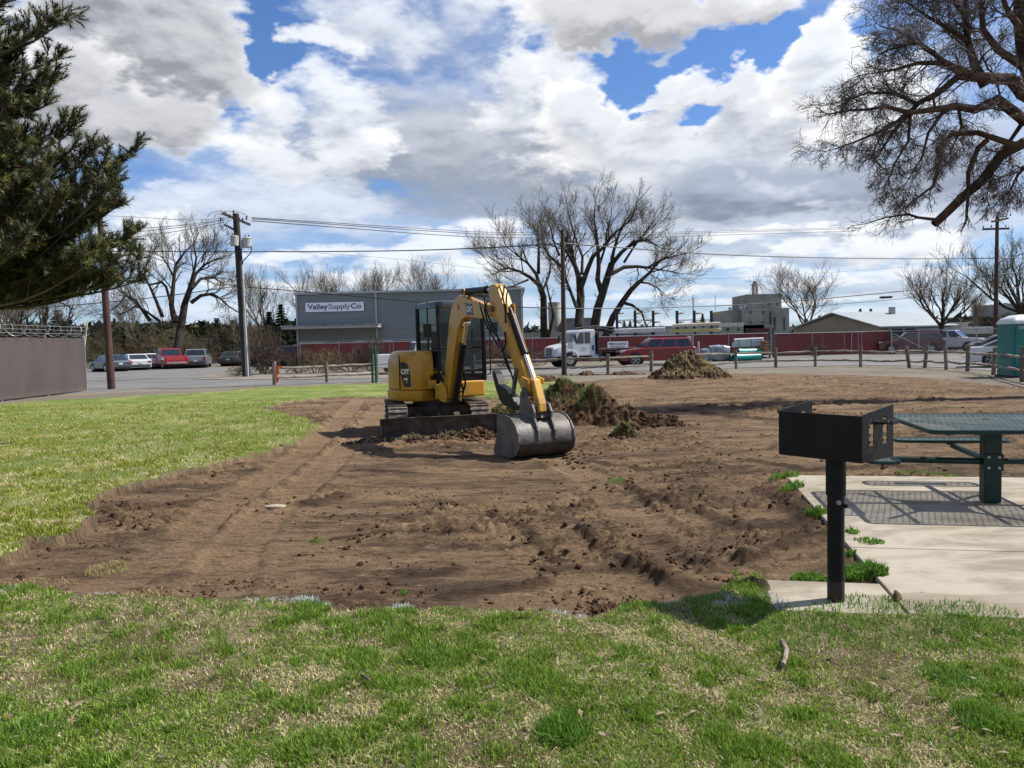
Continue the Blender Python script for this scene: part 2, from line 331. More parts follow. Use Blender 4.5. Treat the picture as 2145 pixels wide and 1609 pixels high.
def height(x,y,full=True):
    sd,dirt,lawn=masks(x,y)
    fade=1-ss(y,36,44)
    hl=LZ*ss(sd,-.012,.014)*(sdf(x,y,lawnW)<.6)*(1-ss(y,22,30)*.8)
    hl=hl+(fbm(x*2,y*2,4,3)-.5)*.05*ss(sd,.05,.3)
    rg=1-np.abs(2*fbm(x*1.1+.3*fbm(x*3,y*3,2,8),y*2.6,5,21)-1)
    cl=fbm(x*6,y*9,4,31,.6)
    rough=ss(fbm(x*.5,y*.8,3,41),.46,.68)
    hd=(rg-.8)*.06*(.4+rough)+(cl-.5)*.045*(.3+rough)+(fbm(x*22,y*30,2,51)-.5)*.018*(.35+rough)
    crumbs=ss(fbm(x*14,y*22,3,61),.54,.68)*.022*(rough*1.2+.2)+ss(fbm(x*5,y*16,4,63,.6),.55,.70)*.035*(rough+.25)
    hd=hd+crumbs
    # scraped blade grooves running across
    hd=hd+(fbm(x*.7,y*14,3,71)-.5)*.022+(fbm(x*.9+y*.3,y*5,4,75)-.5)*.05
    lt=np.zeros_like(x)
    for P in(trackP,trackP2,trackP3):
        for off in((-.0,)):
            d,S=pathd(x,y,P); m=1-ss(d,.20,.28); lt=np.maximum(lt,m*(1.0 if P is not trackP3 else .6))
            hd=hd*(1-m*.75)-m*.012+m*.012*np.sin(S*2*math.pi/.13+d*6)
            e=np.exp(-((d-.31)/.06)**2)*.03*fbm(S*3,d*3,3,81); hd=hd+e
    # spoil ridge lines
    rdg=np.zeros_like(x)
    for (pp,w,hh) in ((((1215,1110),(1260,1150),(1330,1190),(1400,1225)),.05,.07),(((1400,1130),(1440,1165),(1500,1200)),.10,.08),(((1250,1010),(1320,1040),(1400,1060)),.07,.06),(((1280,1010),(1400,1060),(1560,1110),(1680,1100)),.07,.05),(((930,1250),(1050,1235),(1130,1225)),.06,.06),(((560,1075),(640,1060),(720,1045)),.09,.07),(((1700,1095),(1640,1050),(1600,1030)),.1,.05),(((870,1205),(960,1195)),.05,.05),(((1330,1190),(1440,1235),(1500,1240)),.09,.06),(((1470,1200),(1560,1180),(1640,1150),(1700,1110)),.05,.05),(((1020,1080),(1100,1110),(1160,1180)),.04,.03),(((640,1000),(760,985),(860,990)),.06,.035),(((1240,970),(1340,985),(1480,975)),.07,.05),(((1560,965),(1700,985),(1900,980)),.08,.05),(((1420,860),(1600,880),(1900,875),(2145,890)),.12,.06),(((700,1130),(820,1115),(960,1120)),.03,.03)):
        d,S=pathd(x,y,[G(a,b) for a,b in pp]); hd=hd+np.exp(-(d/w)**2)*hh*.75*(.25+2.2*np.clip(fbm(x*11,y*11,4,91,.6)-.28,0,1)); rdg=np.maximum(rdg,np.exp(-(d/w/1.6)**2))
    hd=hd*ss(-sd,-.02,.25)
    h=np.where(sd<.03,hd,0)*fade+hl*fade*(lawn>0)
    h=h+(1-dirt)*(1-(lawn>0))*(fbm(x*3,y*3,3,14)-.5)*.02*fade
    # keep clear under the concrete
    sc=np.minimum(sdf(x,y,slabW),sdf(x,y,padW)); h=h+.06*(1-ss(sc,.0,.30))*(dirt>0.01); k=1-ss(sc,-.06,-.01)
    h=h*(1-k)+(-.05)*k
    return h,dirt,lawn,np.clip(lt*.5+.5-rdg*.5,0,1),rough
nu=900
rows=np.concatenate([np.linspace(-25,2.0,30),2.2*np.exp(np.linspace(0,math.log(45/2.2),900)),45*np.exp(np.linspace(0,math.log(6000/45),60))[1:]])
U=np.linspace(-1.12,1.12,nu)
Wd=np.sqrt((rows+1)**2+9); X=U[None,:]*Wd[:,None]; Y=np.repeat(rows[:,None],nu,1)
X=X.ravel(); Yf=Y.ravel()
Z,Dm,Lm,Lt,Rg=height(X,Yf)
nr=len(rows); idx=np.arange(nr*nu).reshape(nr,nu)
F=np.stack([idx[:-1,:-1].ravel(),idx[:-1,1:].ravel(),idx[1:,1:].ravel(),idx[1:,:-1].ravel()],1)
me=np_mesh('ground',np.stack([X,Yf,Z],1),F,4,np.stack([Dm,Lm,Lt],1))
gm,nt,b=base_mat('ground')
at=nt.new('ShaderNodeVertexColor',layer_name='col'); s3=nt.new('ShaderNodeSeparateColor'); nt.l.new(at.outputs[0],s3.inputs[0])
pos=nt.new('ShaderNodeNewGeometry').outputs['Position']
dn1=nt.noise(nt.scale(pos,(1,2.6,1)),.6,7,.65,.6); dn2=nt.noise(nt.scale(pos,(1,4.2,1)),2.6,9,.7,.5); dn3=nt.noise(pos,38,5,.7)
dd=nt.mix(nt.sm(dn1,.36,.62),(.105,.070,.044),(.28,.187,.108))
dd=nt.mix(nt.m('MULTIPLY',nt.sm(dn2,.50,.72),.75),dd,(.42,.29,.175))
dd=nt.mix(nt.m('MULTIPLY',nt.sm(dn2,.47,.32),.8),dd,(.042,.025,.016))
dd=nt.mix(nt.sm(s3.outputs[2],.55,1.0,0,.55),dd,(.31,.205,.125)); dd=nt.mix(nt.sm(s3.outputs[2],.5,.12,0,.7),dd,(.045,.027,.017))
dd=nt.mix(nt.sm(dn3,.35,.7,0,.5),dd,(.040,.025,.016)); dd=nt.mix(nt.m('MULTIPLY',nt.sm(nt.noise(nt.scale(pos,(1,9,1)),3.0,7,.75,.2),.54,.62),.7),dd,(.035,.021,.014))
vo=nt.new('ShaderNodeTexVoronoi'); nt.put(vo.inputs['Vector'],pos); vo.inputs['Scale'].default_value=9; fl=nt.m('MULTIPLY',nt.sm(vo.outputs['Distance'],.10,.05),nt.sm(nt.noise(pos,1.3,3),.5,.62))
dd=nt.mix(nt.m('MULTIPLY',fl,.7),dd,(.33,.26,.15))
ln1=nt.noise(pos,.75,7,.65,.5); ln2=nt.noise(pos,9,6,.7); ln3=nt.noise(nt.scale(pos,(1,1,1)),70,4,.7)
ll=nt.mix(nt.sm(ln1,.42,.66),(.130,.200,.034),(.38,.36,.145))
ll=nt.mix(nt.sm(ln2,.38,.62,0,.75),ll,(.115,.185,.028))
ll=nt.mix(nt.sm(ln3,.45,.75,0,.6),ll,(.34,.27,.14))
ll=nt.mix(nt.sm(ln3,.5,.28,0,.55),ll,(.028,.045,.012))
# the thatch and soil seen between the blades close by
sy=nt.new('ShaderNodeSeparateXYZ'); nt.l.new(pos,sy.inputs[0])
near=nt.sm(sy.outputs[1],6.0,4.6)
th=nt.mix(nt.sm(nt.noise(pos,5,6,.65),.42,.62),(.17,.12,.07),(.36,.29,.17)); th=nt.mix(nt.sm(nt.noise(pos,90,4,.7),.4,.7,0,.7),th,(.06,.045,.028))
ll=nt.mix(near,ll,th)
gg=nt.mix(nt.sm(nt.noise(pos,.25,5,.6),.4,.65),(.20,.172,.135),(.27,.235,.19)); gg=nt.mix(nt.sm(nt.noise(pos,22,5,.75),.4,.7,0,.75),gg,(.10,.088,.07)); gg=nt.mix(nt.sm(nt.noise(pos,1.2,5,.6),.55,.72,0,.6),gg,(.12,.125,.05))
farf=nt.sm(sy.outputs[1],70,110); gg=nt.mix(farf,gg,(.085,.085,.05))
cc=nt.mix(s3.outputs[1],gg,ll); cc=nt.mix(s3.outputs[0],cc,dd)
nt.put(b.inputs['Base Color'],cc); b.inputs['Roughness'].default_value=.95; b.inputs['Specular IOR Level'].default_value=.15
bh=nt.m('ADD',nt.noise(nt.scale(pos,(1,1.5,1)),34,6,.8),nt.m('MULTIPLY',nt.noise(nt.scale(pos,(1,3,1)),7,6,.75),1.8)); nt.put(b.inputs['Normal'],nt.bump(bh,1.0,.03))
ground=link('ground',me,gm); me.polygons.foreach_set('use_smooth',[True]*len(me.polygons)); tag(ground,kind='structure',label='bare dirt and lawn of the park running out to the horizon')
def GH(x,y):
    a=height(np.array([float(x)]),np.array([float(y)])); return float(a[0][0])
def sheet(name,pts,z,m,label,grid=False):
    mb=MB(); mb.add([(p.x,p.y,z) for p in pts],[tuple(range(len(pts)))]); mb.add([(p.x,p.y,z-.25) for p in pts],[tuple(range(len(pts)))[::-1]])
    n=len(pts)
    for i in range(n): j=(i+1)%n; mb.f.append([i,j,n+j,n+i]); mb.mi.append(0)
    o=mb.out(name,m); tag(o,label,kind='structure'); return o
asp=mat('asphalt',(.165,.160,.150),.9,(.115,.112,.105),.35,bump=.5,bs=60,lo=.3,hi=.7)
roadpx=[(-700,880),(-100,842),(187,822),(300,815),(420,813),(575,808),(700,803),(790,799),(1000,791),(1180,784),(1300,779),(1400,776),(1545,771),(1700,768),(1800,766),(1905,767),(1980,771),(2060,776),(2145,784),(2600,830),(3200,800),
 (2600,752),(2145,744),(1990,742),(1900,743.5),(1700,744),(1600,745),(1500,747),(1480,752),(1400,757),(1240,765),(1000,774),(850,780),(700,777),(560,772),(400,768),(180,767),(-100,768),(-700,775)]
sheet('road',[G(x,y) for x,y in roadpx],.02,asp,'pale grey asphalt street and car park behind the dirt lot')
# paler gravel dust on the road edge
isl=[G(x,y) for x,y in [(402,795),(430,786),(500,780),(640,777),(760,779),(840,784),(1000,778),(1010,785),(840,793),(760,795),(600,796),(480,797)]]
gv=mat('island_gravel',(.25,.22,.18),.95,(.15,.13,.105),1.5,bump=.9,bs=30,lo=.3,hi=.6)
sheet('gravel_island',isl,.045,gv,'raised gravel island between car park and street')
# concrete
cm,nt,b=base_mat('concrete'); tc=nt.new('ShaderNodeNewGeometry').outputs['Position']
c=nt.mix(nt.sm(nt.noise(nt.scale(tc,(1,2.2,1)),1.3,7,.62,.6),.40,.66),(.345,.305,.235),(.20,.165,.115)); c=nt.mix(nt.sm(nt.noise(tc,3,7,.72),.50,.70,0,.65),c,(.19,.155,.11)); c=nt.mix(nt.sm(nt.noise(tc,120,3,.7),.5,.8,0,.4),c,(.2,.18,.15))
vo=nt.new('ShaderNodeTexVoronoi'); nt.put(vo.inputs['Vector'],tc); vo.inputs['Scale'].default_value=3.3; c=nt.mix(nt.sm(vo.outputs['Distance'],.035,.02,0,.8),c,(.05,.035,.025))
nt.put(b.inputs['Base Color'],c); b.inputs['Roughness'].default_value=.85; nt.put(b.inputs['Normal'],nt.bump(nt.noise(tc,60,6,.7),.25,.01))
mb=MB()
def panel(u0,u1,v0,v1,z=.1): mb.prism([(SP(u,v).x,SP(u,v).y) for u,v in((u0,v0),(u1,v0),(u1,v1),(u0,v1))],-.02,z,'z')
panel(0,2.6,0,1.42); panel(0,2.6,1.432,4.55); panel(2.612,5.2,0,1.42); panel(2.612,5.2,1.432,4.55)
o=mb.out('concrete_slab',cm,bevel=.008); tag(o,'cream weathered concrete slab under the picnic table',kind='structure')
mb=MB(); panel(-.74,-.014,-.02,.56,.095); o=mb.out('concrete_pad',cm,bevel=.01); tag(o,'small square concrete pad under the grill post',kind='structure')
# ---------------------------------------------------------------- grass
bm_,nt,b=base_mat('grass_blades'); at=nt.new('ShaderNodeVertexColor',layer_name='col')
nt.put(b.inputs['Base Color'],at.outputs[0]); b.inputs['Roughness'].default_value=.55; b.inputs['Specular IOR Level'].default_value=.25
tr=nt.new('ShaderNodeBsdfTranslucent'); nt.put(tr.inputs[0],at.outputs[0]); mx=nt.new('ShaderNodeMixShader'); mx.inputs[0].default_value=.35
nt.l.new(b.outputs[0],mx.inputs[1]); nt.l.new(tr.outputs[0],mx.inputs[2]); nt.l.new(mx.outputs[0],nt.n['Material Output'].inputs[0])
def vheight(x,y):
    o=[];dm=[];lm=[]
    for i in range(0,len(x),60000):
        a=height(x[i:i+60000],y[i:i+60000]); o.append(a[0]); dm.append(a[1]); lm.append(a[2])
    return np.concatenate(o),np.concatenate(dm),np.concatenate(lm)
def blades(x,y,z,h,w,lean,col,ang=None):
    n=len(x); ang=NR.rand(n)*2*math.pi if ang is None else ang; la=NR.rand(n)*2*math.pi
    sx,sy=np.cos(ang)*w/2,np.sin(ang)*w/2; lx,ly=np.cos(la)*lean,np.sin(la)*lean; hz=h*np.sqrt(np.clip(1-lean**2,0.03,1))
    V=np.zeros((n,5,3)); 
    V[:,0]=np.stack([x-sx,y-sy,z-.004],1); V[:,1]=np.stack([x+sx,y+sy,z-.004],1)
    V[:,2]=np.stack([x+sx*.75+lx*h*.35,y+sy*.75+ly*h*.35,z+hz*.62],1); V[:,3]=np.stack([x-sx*.75+lx*h*.35,y-sy*.75+ly*h*.35,z+hz*.62],1)
    V[:,4]=np.stack([x+lx*h,y+ly*h,z+hz*.95],1)
    b=np.arange(n)[:,None]*5; F=np.concatenate([np.concatenate([b,b+1,b+2],1),np.concatenate([b,b+2,b+3],1),np.concatenate([b+3,b+2,b+4],1)])
    return V.reshape(-1,3),F,np.repeat(col,5,0)
def field(name,n,xr,yr,hh,ww,label,power=1.,straw=.4,keep=None,dens=None,seed=0):
    """blades over a patch; more of them close to the camera"""
    t=NR.rand(n)**power; y=yr[0]+(yr[1]-yr[0])*t
    x=(xr[0]+(xr[1]-xr[0])*NR.rand(n))*(y if xr[2] else 1)
    z,dm,lm=vheight(x,y); sc=np.minimum(sdf(x,y,slabW),sdf(x,y,padW))
    patch=fbm(x*1.5,y*1.5,4,201)*.35+fbm(x*9,y*9,3,211)*.65; bare=fbm(x*1.1+9,y*1.1,4,221)
    k=(lm>.5)&(sc>.008)&(NR.rand(n)<ss(bare,.28,.42)*.70+.30)
    if keep is not None: k&=keep(x,y)
    tuft=ss(fbm(x*7.5,y*7.5,3,231)*.7+fbm(x*2.2,y*2.2,2,233)*.3,.50,.66)
    k&=(NR.rand(n)<.62+.38*tuft)
    x,y,z,patch,tuft=x[k],y[k],z[k],patch[k],tuft[k]; m=len(x)
    dead=NR.rand(m)<(1-ss(patch,.34,.54))*.80*straw*2.2+.16-tuft*.30
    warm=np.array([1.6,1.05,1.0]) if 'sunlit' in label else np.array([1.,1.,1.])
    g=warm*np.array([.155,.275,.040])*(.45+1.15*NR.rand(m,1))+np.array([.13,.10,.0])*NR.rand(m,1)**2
    g=g*(1-.15*tuft[:,None]); s=np.array([.68,.58,.34])*(.55+.7*NR.rand(m,1)); c=np.where(dead[:,None],s,g)
    lean=np.where(dead,.75+.24*NR.rand(m),.25+.6*NR.rand(m)); h=hh*(.45+.8*NR.rand(m))*(.65+.75*tuft); w=ww*(.6+.8*NR.rand(m))
    V,F,C=blades(x,y,z,h,w,lean,c); me=np_mesh(name,V,F,3,C); o=link(name,me,bm_); tag(o,label,kind='stuff'); return o
field('grass',620000,(-.74,.74,True),(2.3,5.9),.035,.0046,'short patchy green and straw grass across the foreground',1.15,.36,keep=lambda x,y:y<5.9)
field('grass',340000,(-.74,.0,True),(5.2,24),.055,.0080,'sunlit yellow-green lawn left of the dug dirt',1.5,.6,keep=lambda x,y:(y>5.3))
# weeds and tufts
def tufts(name,L,label,cw=(.095,.21,.028),leafy=False):
    VV=[];FF=[];CC=[];nn=0
    for (px,py,r,n,h) in L:
        p=G(px,py,.05); rr=r/FP*p.y; a=NR.rand(n)*2*math.pi; q=np.sqrt(NR.rand(n))*rr; x=p.x+np.cos(a)*q; y=p.y+np.sin(a)*q*1.1; z,_,_=vheight(x,y); z=np.maximum(z,.0)
        sc=np.minimum(sdf(x,y,slabW),sdf(x,y,padW)); z=np.where(sc<0,.098,z)
        c=np.array(cw)*(.6+.9*NR.rand(n,1))+np.array([.06,.05,0])*NR.rand(n,1)**2
        V,F,C=blades(x,y,z,h*(.4+.8*NR.rand(n))*(1.2-.6*q/rr),(.011 if leafy else .005)*(.6+.8*NR.rand(n)),.2+.7*NR.rand(n),c); VV.append(V);FF.append(F+nn);CC.append(C);nn+=len(V)
    me=np_mesh(name,np.concatenate(VV),np.concatenate(FF),3,np.concatenate(CC)); o=link(name,me,bm_); tag(o,label,kind='stuff'); return o
tufts('weeds',[(1650,1005,22,260,.10),(1625,1000,16,150,.09),(1660,1028,24,260,.10),(1710,1085,22,240,.09),(1785,1128,14,80,.07),(1815,1148,24,120,.05),(1840,1150,14,60,.04),(1695,1205,36,520,.085),(1740,1215,26,260,.07),(1800,1205,42,600,.085),(1835,1215,24,300,.09),(1660,992,50,200,.05),(1940,990,60,420,.06),(1990,992,40,200,.05),(1560,1222,14,160,.06),(1535,1232,30,120,.05),(1780,1170,12,80,.07)],'leafy green weeds growing along the slab edge',leafy=True)
tufts('weeds',[(1180,1555,60,1100,.085),(1300,1000,18,120,.05),(1285,1003,22,150,.05),(665,1126,16,120,.05),(240,1178,26,110,.03),(640,1262,30,300,.06),(1990,1440,60,500,.06),(2060,1530,60,600,.07),(60,1560,70,600,.07),(900,1385,50,300,.06),(845,1228,12,60,.04),(1680,1330,120,900,.06),(1860,1320,160,1200,.06),(2050,1320,120,900,.06),(1540,1190,10,60,.05)],'taller bright green grass tufts in the lawn')
tufts('dry_sod',[(225,1180,44,900,.035),(205,1185,26,400,.03),(90,1112,80,500,.04),(160,1085,26,400,.05),(300,1245,60,500,.04),(210,1020,50,300,.03),(60,1222,90,500,.03),(740,920,16,100,.05)],'straw coloured torn sod lying at the dirt edge',cw=(.36,.29,.15))
# sprayed marking paint on the grass line
tufts('painted_grass',[(838,1268,34,700,.05),(880,1272,16,220,.04),(1100,1278,26,260,.03),(1160,1277,40,420,.03),(1215,1280,20,160,.03),(1370,1277,40,360,.03),(1430,1275,60,520,.035),(1520,1274,60,460,.035),(1600,1272,50,300,.035),(560,1256,50,420,.03),(640,1252,30,340,.04),(680,1262,14,160,.05),(30,1238,50,360,.02),(200,1240,40,160,.03)],'grass blades sprayed with white marking paint',cw=(.52,.56,.55))
# clods: little lumps of soil
def clods(name,pts,m,label=None,kind='stuff'):
    t=(1+5**.5)/2; B=np.array([(-1,t,0),(1,t,0),(-1,-t,0),(1,-t,0),(0,-1,t),(0,1,t),(0,-1,-t),(0,1,-t),(t,0,-1),(t,0,1),(-t,0,-1),(-t,0,1)])/1.9
    T=np.array([(0,11,5),(0,5,1),(0,1,7),(0,7,10),(0,10,11),(1,5,9),(5,11,4),(11,10,2),(10,7,6),(7,1,8),(3,9,4),(3,4,2),(3,2,6),(3,6,8),(3,8,9),(4,9,5),(2,4,11),(6,2,10),(8,6,7),(9,8,1)])
    n=len(pts); p=np.array(pts); V=B[None]*(.65+.6*NR.rand(n,12,1))*p[:,None,3:4]*(np.array([1,1,.7])*(.7+.6*NR.rand(n,1,3)))
    a=NR.rand(n)*6.28; c,s=np.cos(a)[:,None],np.sin(a)[:,None]; X=V[...,0]*c-V[...,1]*s; Y=V[...,0]*s+V[...,1]*c
    V=np.stack([X,Y,V[...,2]],2)+p[:,None,:3]; F=(T[None]+12*np.arange(n)[:,None,None]).reshape(-1,3)
    me=np_mesh(name,V.reshape(-1,3),F,3); o=link(name,me,m); me.polygons.foreach_set('use_smooth',[True]*len(F))
    return tag(o,label,kind=kind)
soil=mat('soil',(.105,.060,.034),.98,(.045,.026,.016),7,bump=1.,bs=60,world=True,spec=.1)
n=70000; y=4.6*np.exp(NR.rand(n)**.8*math.log(36/4.6)); x=(NR.rand(n)*1.5-.78)*y
sd,dm,lm=masks(x,y); rg=ss(fbm(x*.5,y*.8,3,41),.40,.62); cl_=fbm(x*3,y*4,3,301)
k=(dm>.9)&(NR.rand(n)<.04+.9*rg*ss(cl_,.52,.68)+.5*np.exp(-((sd+.15)/.15)**2)*ss(cl_,.4,.6)); 
for P in(trackP,trackP2): k&=pathd(x,y,P)[0]>.3
k&=np.minimum(sdf(x,y,slabW),sdf(x,y,padW))>.03
k&=NR.rand(n)<np.clip(1.25-y/22,.12,1)
x,y=x[k],y[k]; z,_,_=vheight(x,y); r=.003+.024*NR.rand(len(x))**5.0+.0006*y
clods('dirt_clods',np.stack([x,y,z+r*.15,r],1),soil,'loose dark soil crumbs scattered over the scraped dirt')
def lumps(name,spec,label,m=soil,grp=None):
    pts=[]
    for px,py,spx,spy,nn,rr in spec:
        for i in range(nn):
            p=G(px+R.gauss(0,1)*spx,py+R.gauss(0,1)*spy); q=rr*(.12+.75*R.random()**2.5); pts.append((p.x,p.y,GH2(p.x,p.y)+q*.2,q))
    return clods(name,pts,m,label)
def GH2(x,y): return 0.0
lumps('dirt_clods',[(285,1005,22,7,120,.035),(300,998,14,6,40,.06),(380,985,40,6,140,.02),(470,972,50,5,140,.018),(45,1208,8,4,14,.035),(110,1128,30,4,90,.022),(1425,1005,14,5,26,.05),(1390,1012,16,4,30,.03),(1310,1270,30,10,240,.022),(1260,1275,30,8,160,.022),(1500,1190,28,18,150,.028),(1430,1165,20,14,90,.028),(1690,1080,16,14,90,.026),(1540,1235,60,16,500,.012),(1610,1245,20,10,240,.012),(1215,955,50,14,160,.045),(840,1235,60,8,120,.014),(600,1065,50,10,160,.025),(540,1225,60,8,120,.016),(410,1245,40,6,60,.02),(1600,985,30,8,60,.02),(1240,1120,30,14,120,.018),(1300,1165,40,14,160,.016)],'heaped dark clods along the torn edges of the dirt')
rock=mat('field_stone',(.42,.35,.25),.9,(.30,.25,.18),5,bump=.4)
for (px,py,sx,lab) in((582,1068,.13,'long pale flat stone lying on the dirt'),(510,1043,.0,None)):
    if lab:
        p=G(px,py); mb=MB(); rings=[]
        for i in range(9):
            t=i/8; w=math.sin(math.pi*min(max(t,.04),.96))**.5; rings.append([Vector((-.13+.26*t,.035*w*math.cos(a)*(1+.2*math.sin(5*t+a)),.028*w*math.sin(a)+.01)) for a in [2*math.pi*k/10 for k in range(10)]])
        mb.loft(rings); o=mb.out('stone',rock,smooth=True); o.location=(p.x,p.y,.02); o.rotation_euler=(0,.1,.35); tag(o,lab,'stone')
# ---------------------------------------------------------------- trees
bark=mat('bark',(.055,.046,.038),.95,(.030,.025,.021),2.2,bump=.9,bs=14,st=(1,1,.3),spec=.15)
bark_l=mat('bark_light',(.17,.135,.10),.95,(.10,.08,.06),2.2,bump=.6,bs=14,st=(1,1,.3),spec=.15)
twig=mat('twigs',(.17,.14,.095),.9,(.085,.070,.052),.6,spec=.15)
twig_d=mat('twigs_dark',(.19,.155,.125),.9,(.10,.078,.064),.6,spec=.15)
def rv(): return Vector((R.gauss(0,1),R.gauss(0,1),R.gauss(0,1)))
def grow(big,small,p,d,L,r,lv,P):
    n=P.get('n',4) if lv>0 else 3; sl_=L/n
    for i in range(n):
        d=(d+rv()*P['wig']+Vector((0,0,1))*P['up'][min(lv,len(P['up'])-1)]).normalized(); q=p+d*sl_; r1=r*(1-.55*(i+1)/n)*1.0
        (big if r>P['cut'] else small).add(p,q,max(r*(1-.55*i/n),P['rmin']),max(r1,P['rmin']*.7))
        p=q
        if lv>0:
            for c in range(P['kids'] if i>0 else P['kids']-1):
                s=d.cross(rv()).normalized(); a=math.radians(R.uniform(*P['ang'])); cd=(d*math.cos(a)+s*math.sin(a)).normalized()
                grow(big,small,p,cd,L*R.uniform(*P['len'])*(1-.3*i/n),max(r1*R.uniform(.45,.65),P['rmin']),lv-1,P)
def limb(big,small,pts,r0,r1,P,every=1.0,lv=2,L=3.,start=.25,side=None):
    """a traced limb with side branches"""
    pts=[Vector(q) for q in pts]; Ls=[(b-a).length for a,b in zip(pts,pts[1:])]; T=sum(Ls); acc=0
    for a,b,l in zip(pts,pts[1:],Ls):
        nseg=max(1,int(l/(T/14)))
        for k in range(nseg):
            t0=(acc+l*k/nseg)/T; t1=(acc+l*(k+1)/nseg)/T; A_=a.lerp(b,k/nseg); B_=a.lerp(b,(k+1)/nseg)
            big.add(A_,B_,r0+(r1-r0)*t0,r0+(r1-r0)*t1)
            if t0>=start:
                m=max(1,int(round((T/14)/every))) 
                for c in range(m):
                    d=(B_-A_).normalized(); s=d.cross(rv()).normalized(); an=math.radians(R.uniform(*P['ang'])); cd=d*math.cos(an)+s*math.sin(an)
                    rr=(r0+(r1-r0)*t0)
                    grow(big,small,B_,cd.normalized(),L*R.uniform(.6,1.1)*(1.15-.45*t0),max(min(rr*R.uniform(.35,.5),L*.028),P['rmin']),lv,P)
        acc+=l
    d=(pts[-1]-pts[-2]).normalized()
    if r1<.085: grow(big,small,pts[-1],d,L*.9,r1,lv,P)
def tree_obj(name,big,small,base,label,cat='tree',group=None,mb=None,ms=None):
    root=empty(name,base,0,label,cat,group); off=Vector(base)
    for nm,sg,mt,n in(('trunk',big,mb or bark,7),('crown',small,ms or twig,3)):
        if not sg.a: continue
        me=sg.mesh(nm,n); me.transform(Matrix.Translation(-off)); o=link(nm,me,mt,root)
        if n>3: me.polygons.foreach_set('use_smooth',[True]*len(me.polygons))
    return root
PB=dict(wig=.20,up=[.10,.10,.12,.08],cut=.045,rmin=.011,kids=2,ang=(22,52),len=(.48,.72),n=4)
def tr8(L,D,dz=0):  # traced on the photograph's middle tree
    n=len(L); o=[]; w=R.uniform(-1,1)*2.5
    for i,(cx,cy) in enumerate(L):
        p=A(980+cx/4.125,380+cy/4.125,D); k=math.sin(i/(n-1)*2.2)*w
        f=(D+k)/D; o.append(Vector((p.x*f,p.y*f,HC+(p.z-HC)*f)))
    return o
big,small=Segs(),Segs(); D=78
main=[([(955,1330),(965,1150),(975,1000),(965,850)],.55,.38,1),([(965,850),(930,740),(880,650),(840,590),(800,560)],.30,.10,0),([(975,920),(1030,770),(1080,650),(1160,580),(1220,500),(1290,430),(1400,340)],.30,.06,0),([(930,740),(900,600),(850,500),(800,440)],.2,.06,0),([(985,800),(990,650),(940,520),(900,400),(870,300)],.17,.05,0),
 ([(1085,1330),(1120,1100),(1160,980),(1200,850),(1240,720)],.55,.33,1),([(1240,720),(1330,610),(1440,520),(1560,510),(1640,560)],.25,.05,0),([(1160,980),(1120,850),(1130,740),(1125,600),(1110,450),(1090,330),(1100,200)],.30,.05,0),([(1240,800),(1350,742),(1460,735),(1560,745),(1640,690),(1750,655),(1880,620)],.24,.04,0),([(1240,720),(1260,600),(1300,470),(1350,360),(1420,260)],.2,.05,0),([(1130,740),(1190,560),(1200,430),(1240,300)],.15,.04,0),([(1350,700),(1440,560),(1520,450),(1600,350)],.14,.04,0),
 ([(1190,1340),(1250,1180),(1330,1050),(1400,950),(1480,870)],.45,.22,1),([(1480,870),(1570,790),(1640,700),(1740,640)],.2,.05,0),([(1330,1045),(1420,1070),(1500,1130),(1540,1240)],.18,.07,2),([(1480,870),(1560,880),(1640,920),(1700,980)],.12,.03,0),([(1560,745),(1650,760),(1760,780),(1860,800)],.1,.03,0),
 ([(940,1090),(890,960),(840,830),(830,700),(860,640)],.2,.08,0),([(830,760),(760,690),(700,640),(650,560),(640,460)],.16,.05,0),([(790,640),(740,520),(720,420),(700,340)],.12,.04,0)]
for tt in range(6): big.add(Vector((A(1208,702,D).x+tt*.6,D,.12)),Vector((A(1208,702,D).x+tt*.6+.75,D,.12)),.55,.55)
PM=dict(PB,wig=.15,up=[.14,.12,.12,.1],cut=.05)
for L,a,c,md in main:
    if md==1:
        q=tr8(L,D); q=[Vector((q[0].x,q[0].y,-.1))]+q; limb(big,small,q,a,c,PM,every=3.5,lv=1,L=1.6,start=.5)
    else: limb(big,small,tr8(L,D),a,c,PM,every=1.05 if md==0 else 1.4,lv=2 if md==0 else 1,L=2.75 if md==0 else 1.4,start=.2)
tree_obj('bare_tree',big,small,tuple(A(1235,700,D).xy)+(0,),'largest bare spreading tree, its domed crown above the flatbed truck')
big,small=Segs(),Segs(); D=82
for L,a,c,md in [([(660,1340),(655,1150),(655,1000),(620,900)],.48,.3,1),([(620,900),(540,830),(450,780),(350,750),(270,770),(220,730)],.24,.05,0),([(620,900),(590,800),(520,710),(440,650),(380,560)],.22,.05,0),([(610,800),(612,620),(610,480),(570,390)],.2,.05,0),([(640,960),(700,820),(720,700),(690,600)],.15,.05,0),([(520,850),(400,900),(330,940)],.13,.04,0),([(330,750),(240,690),(170,640)],.1,.03,0),([(700,1340),(740,1150),(700,980),(680,900)],.2,.08,1),([(440,650),(330,560),(300,480)],.09,.03,0)]:
    q=tr8(L,D); q=([Vector((q[0].x,q[0].y,-.1))]+q) if md==1 else q; limb(big,small,q,a,c,PM,every=3 if md==1 else 1.15,lv=1 if md==1 else 2,L=1.6 if md==1 else 2.8,start=.3)
tree_obj('bare_tree',big,small,tuple(A(1140,700,D).xy)+(0,),'smaller leaning bare tree between the grey building end and the largest bare tree')
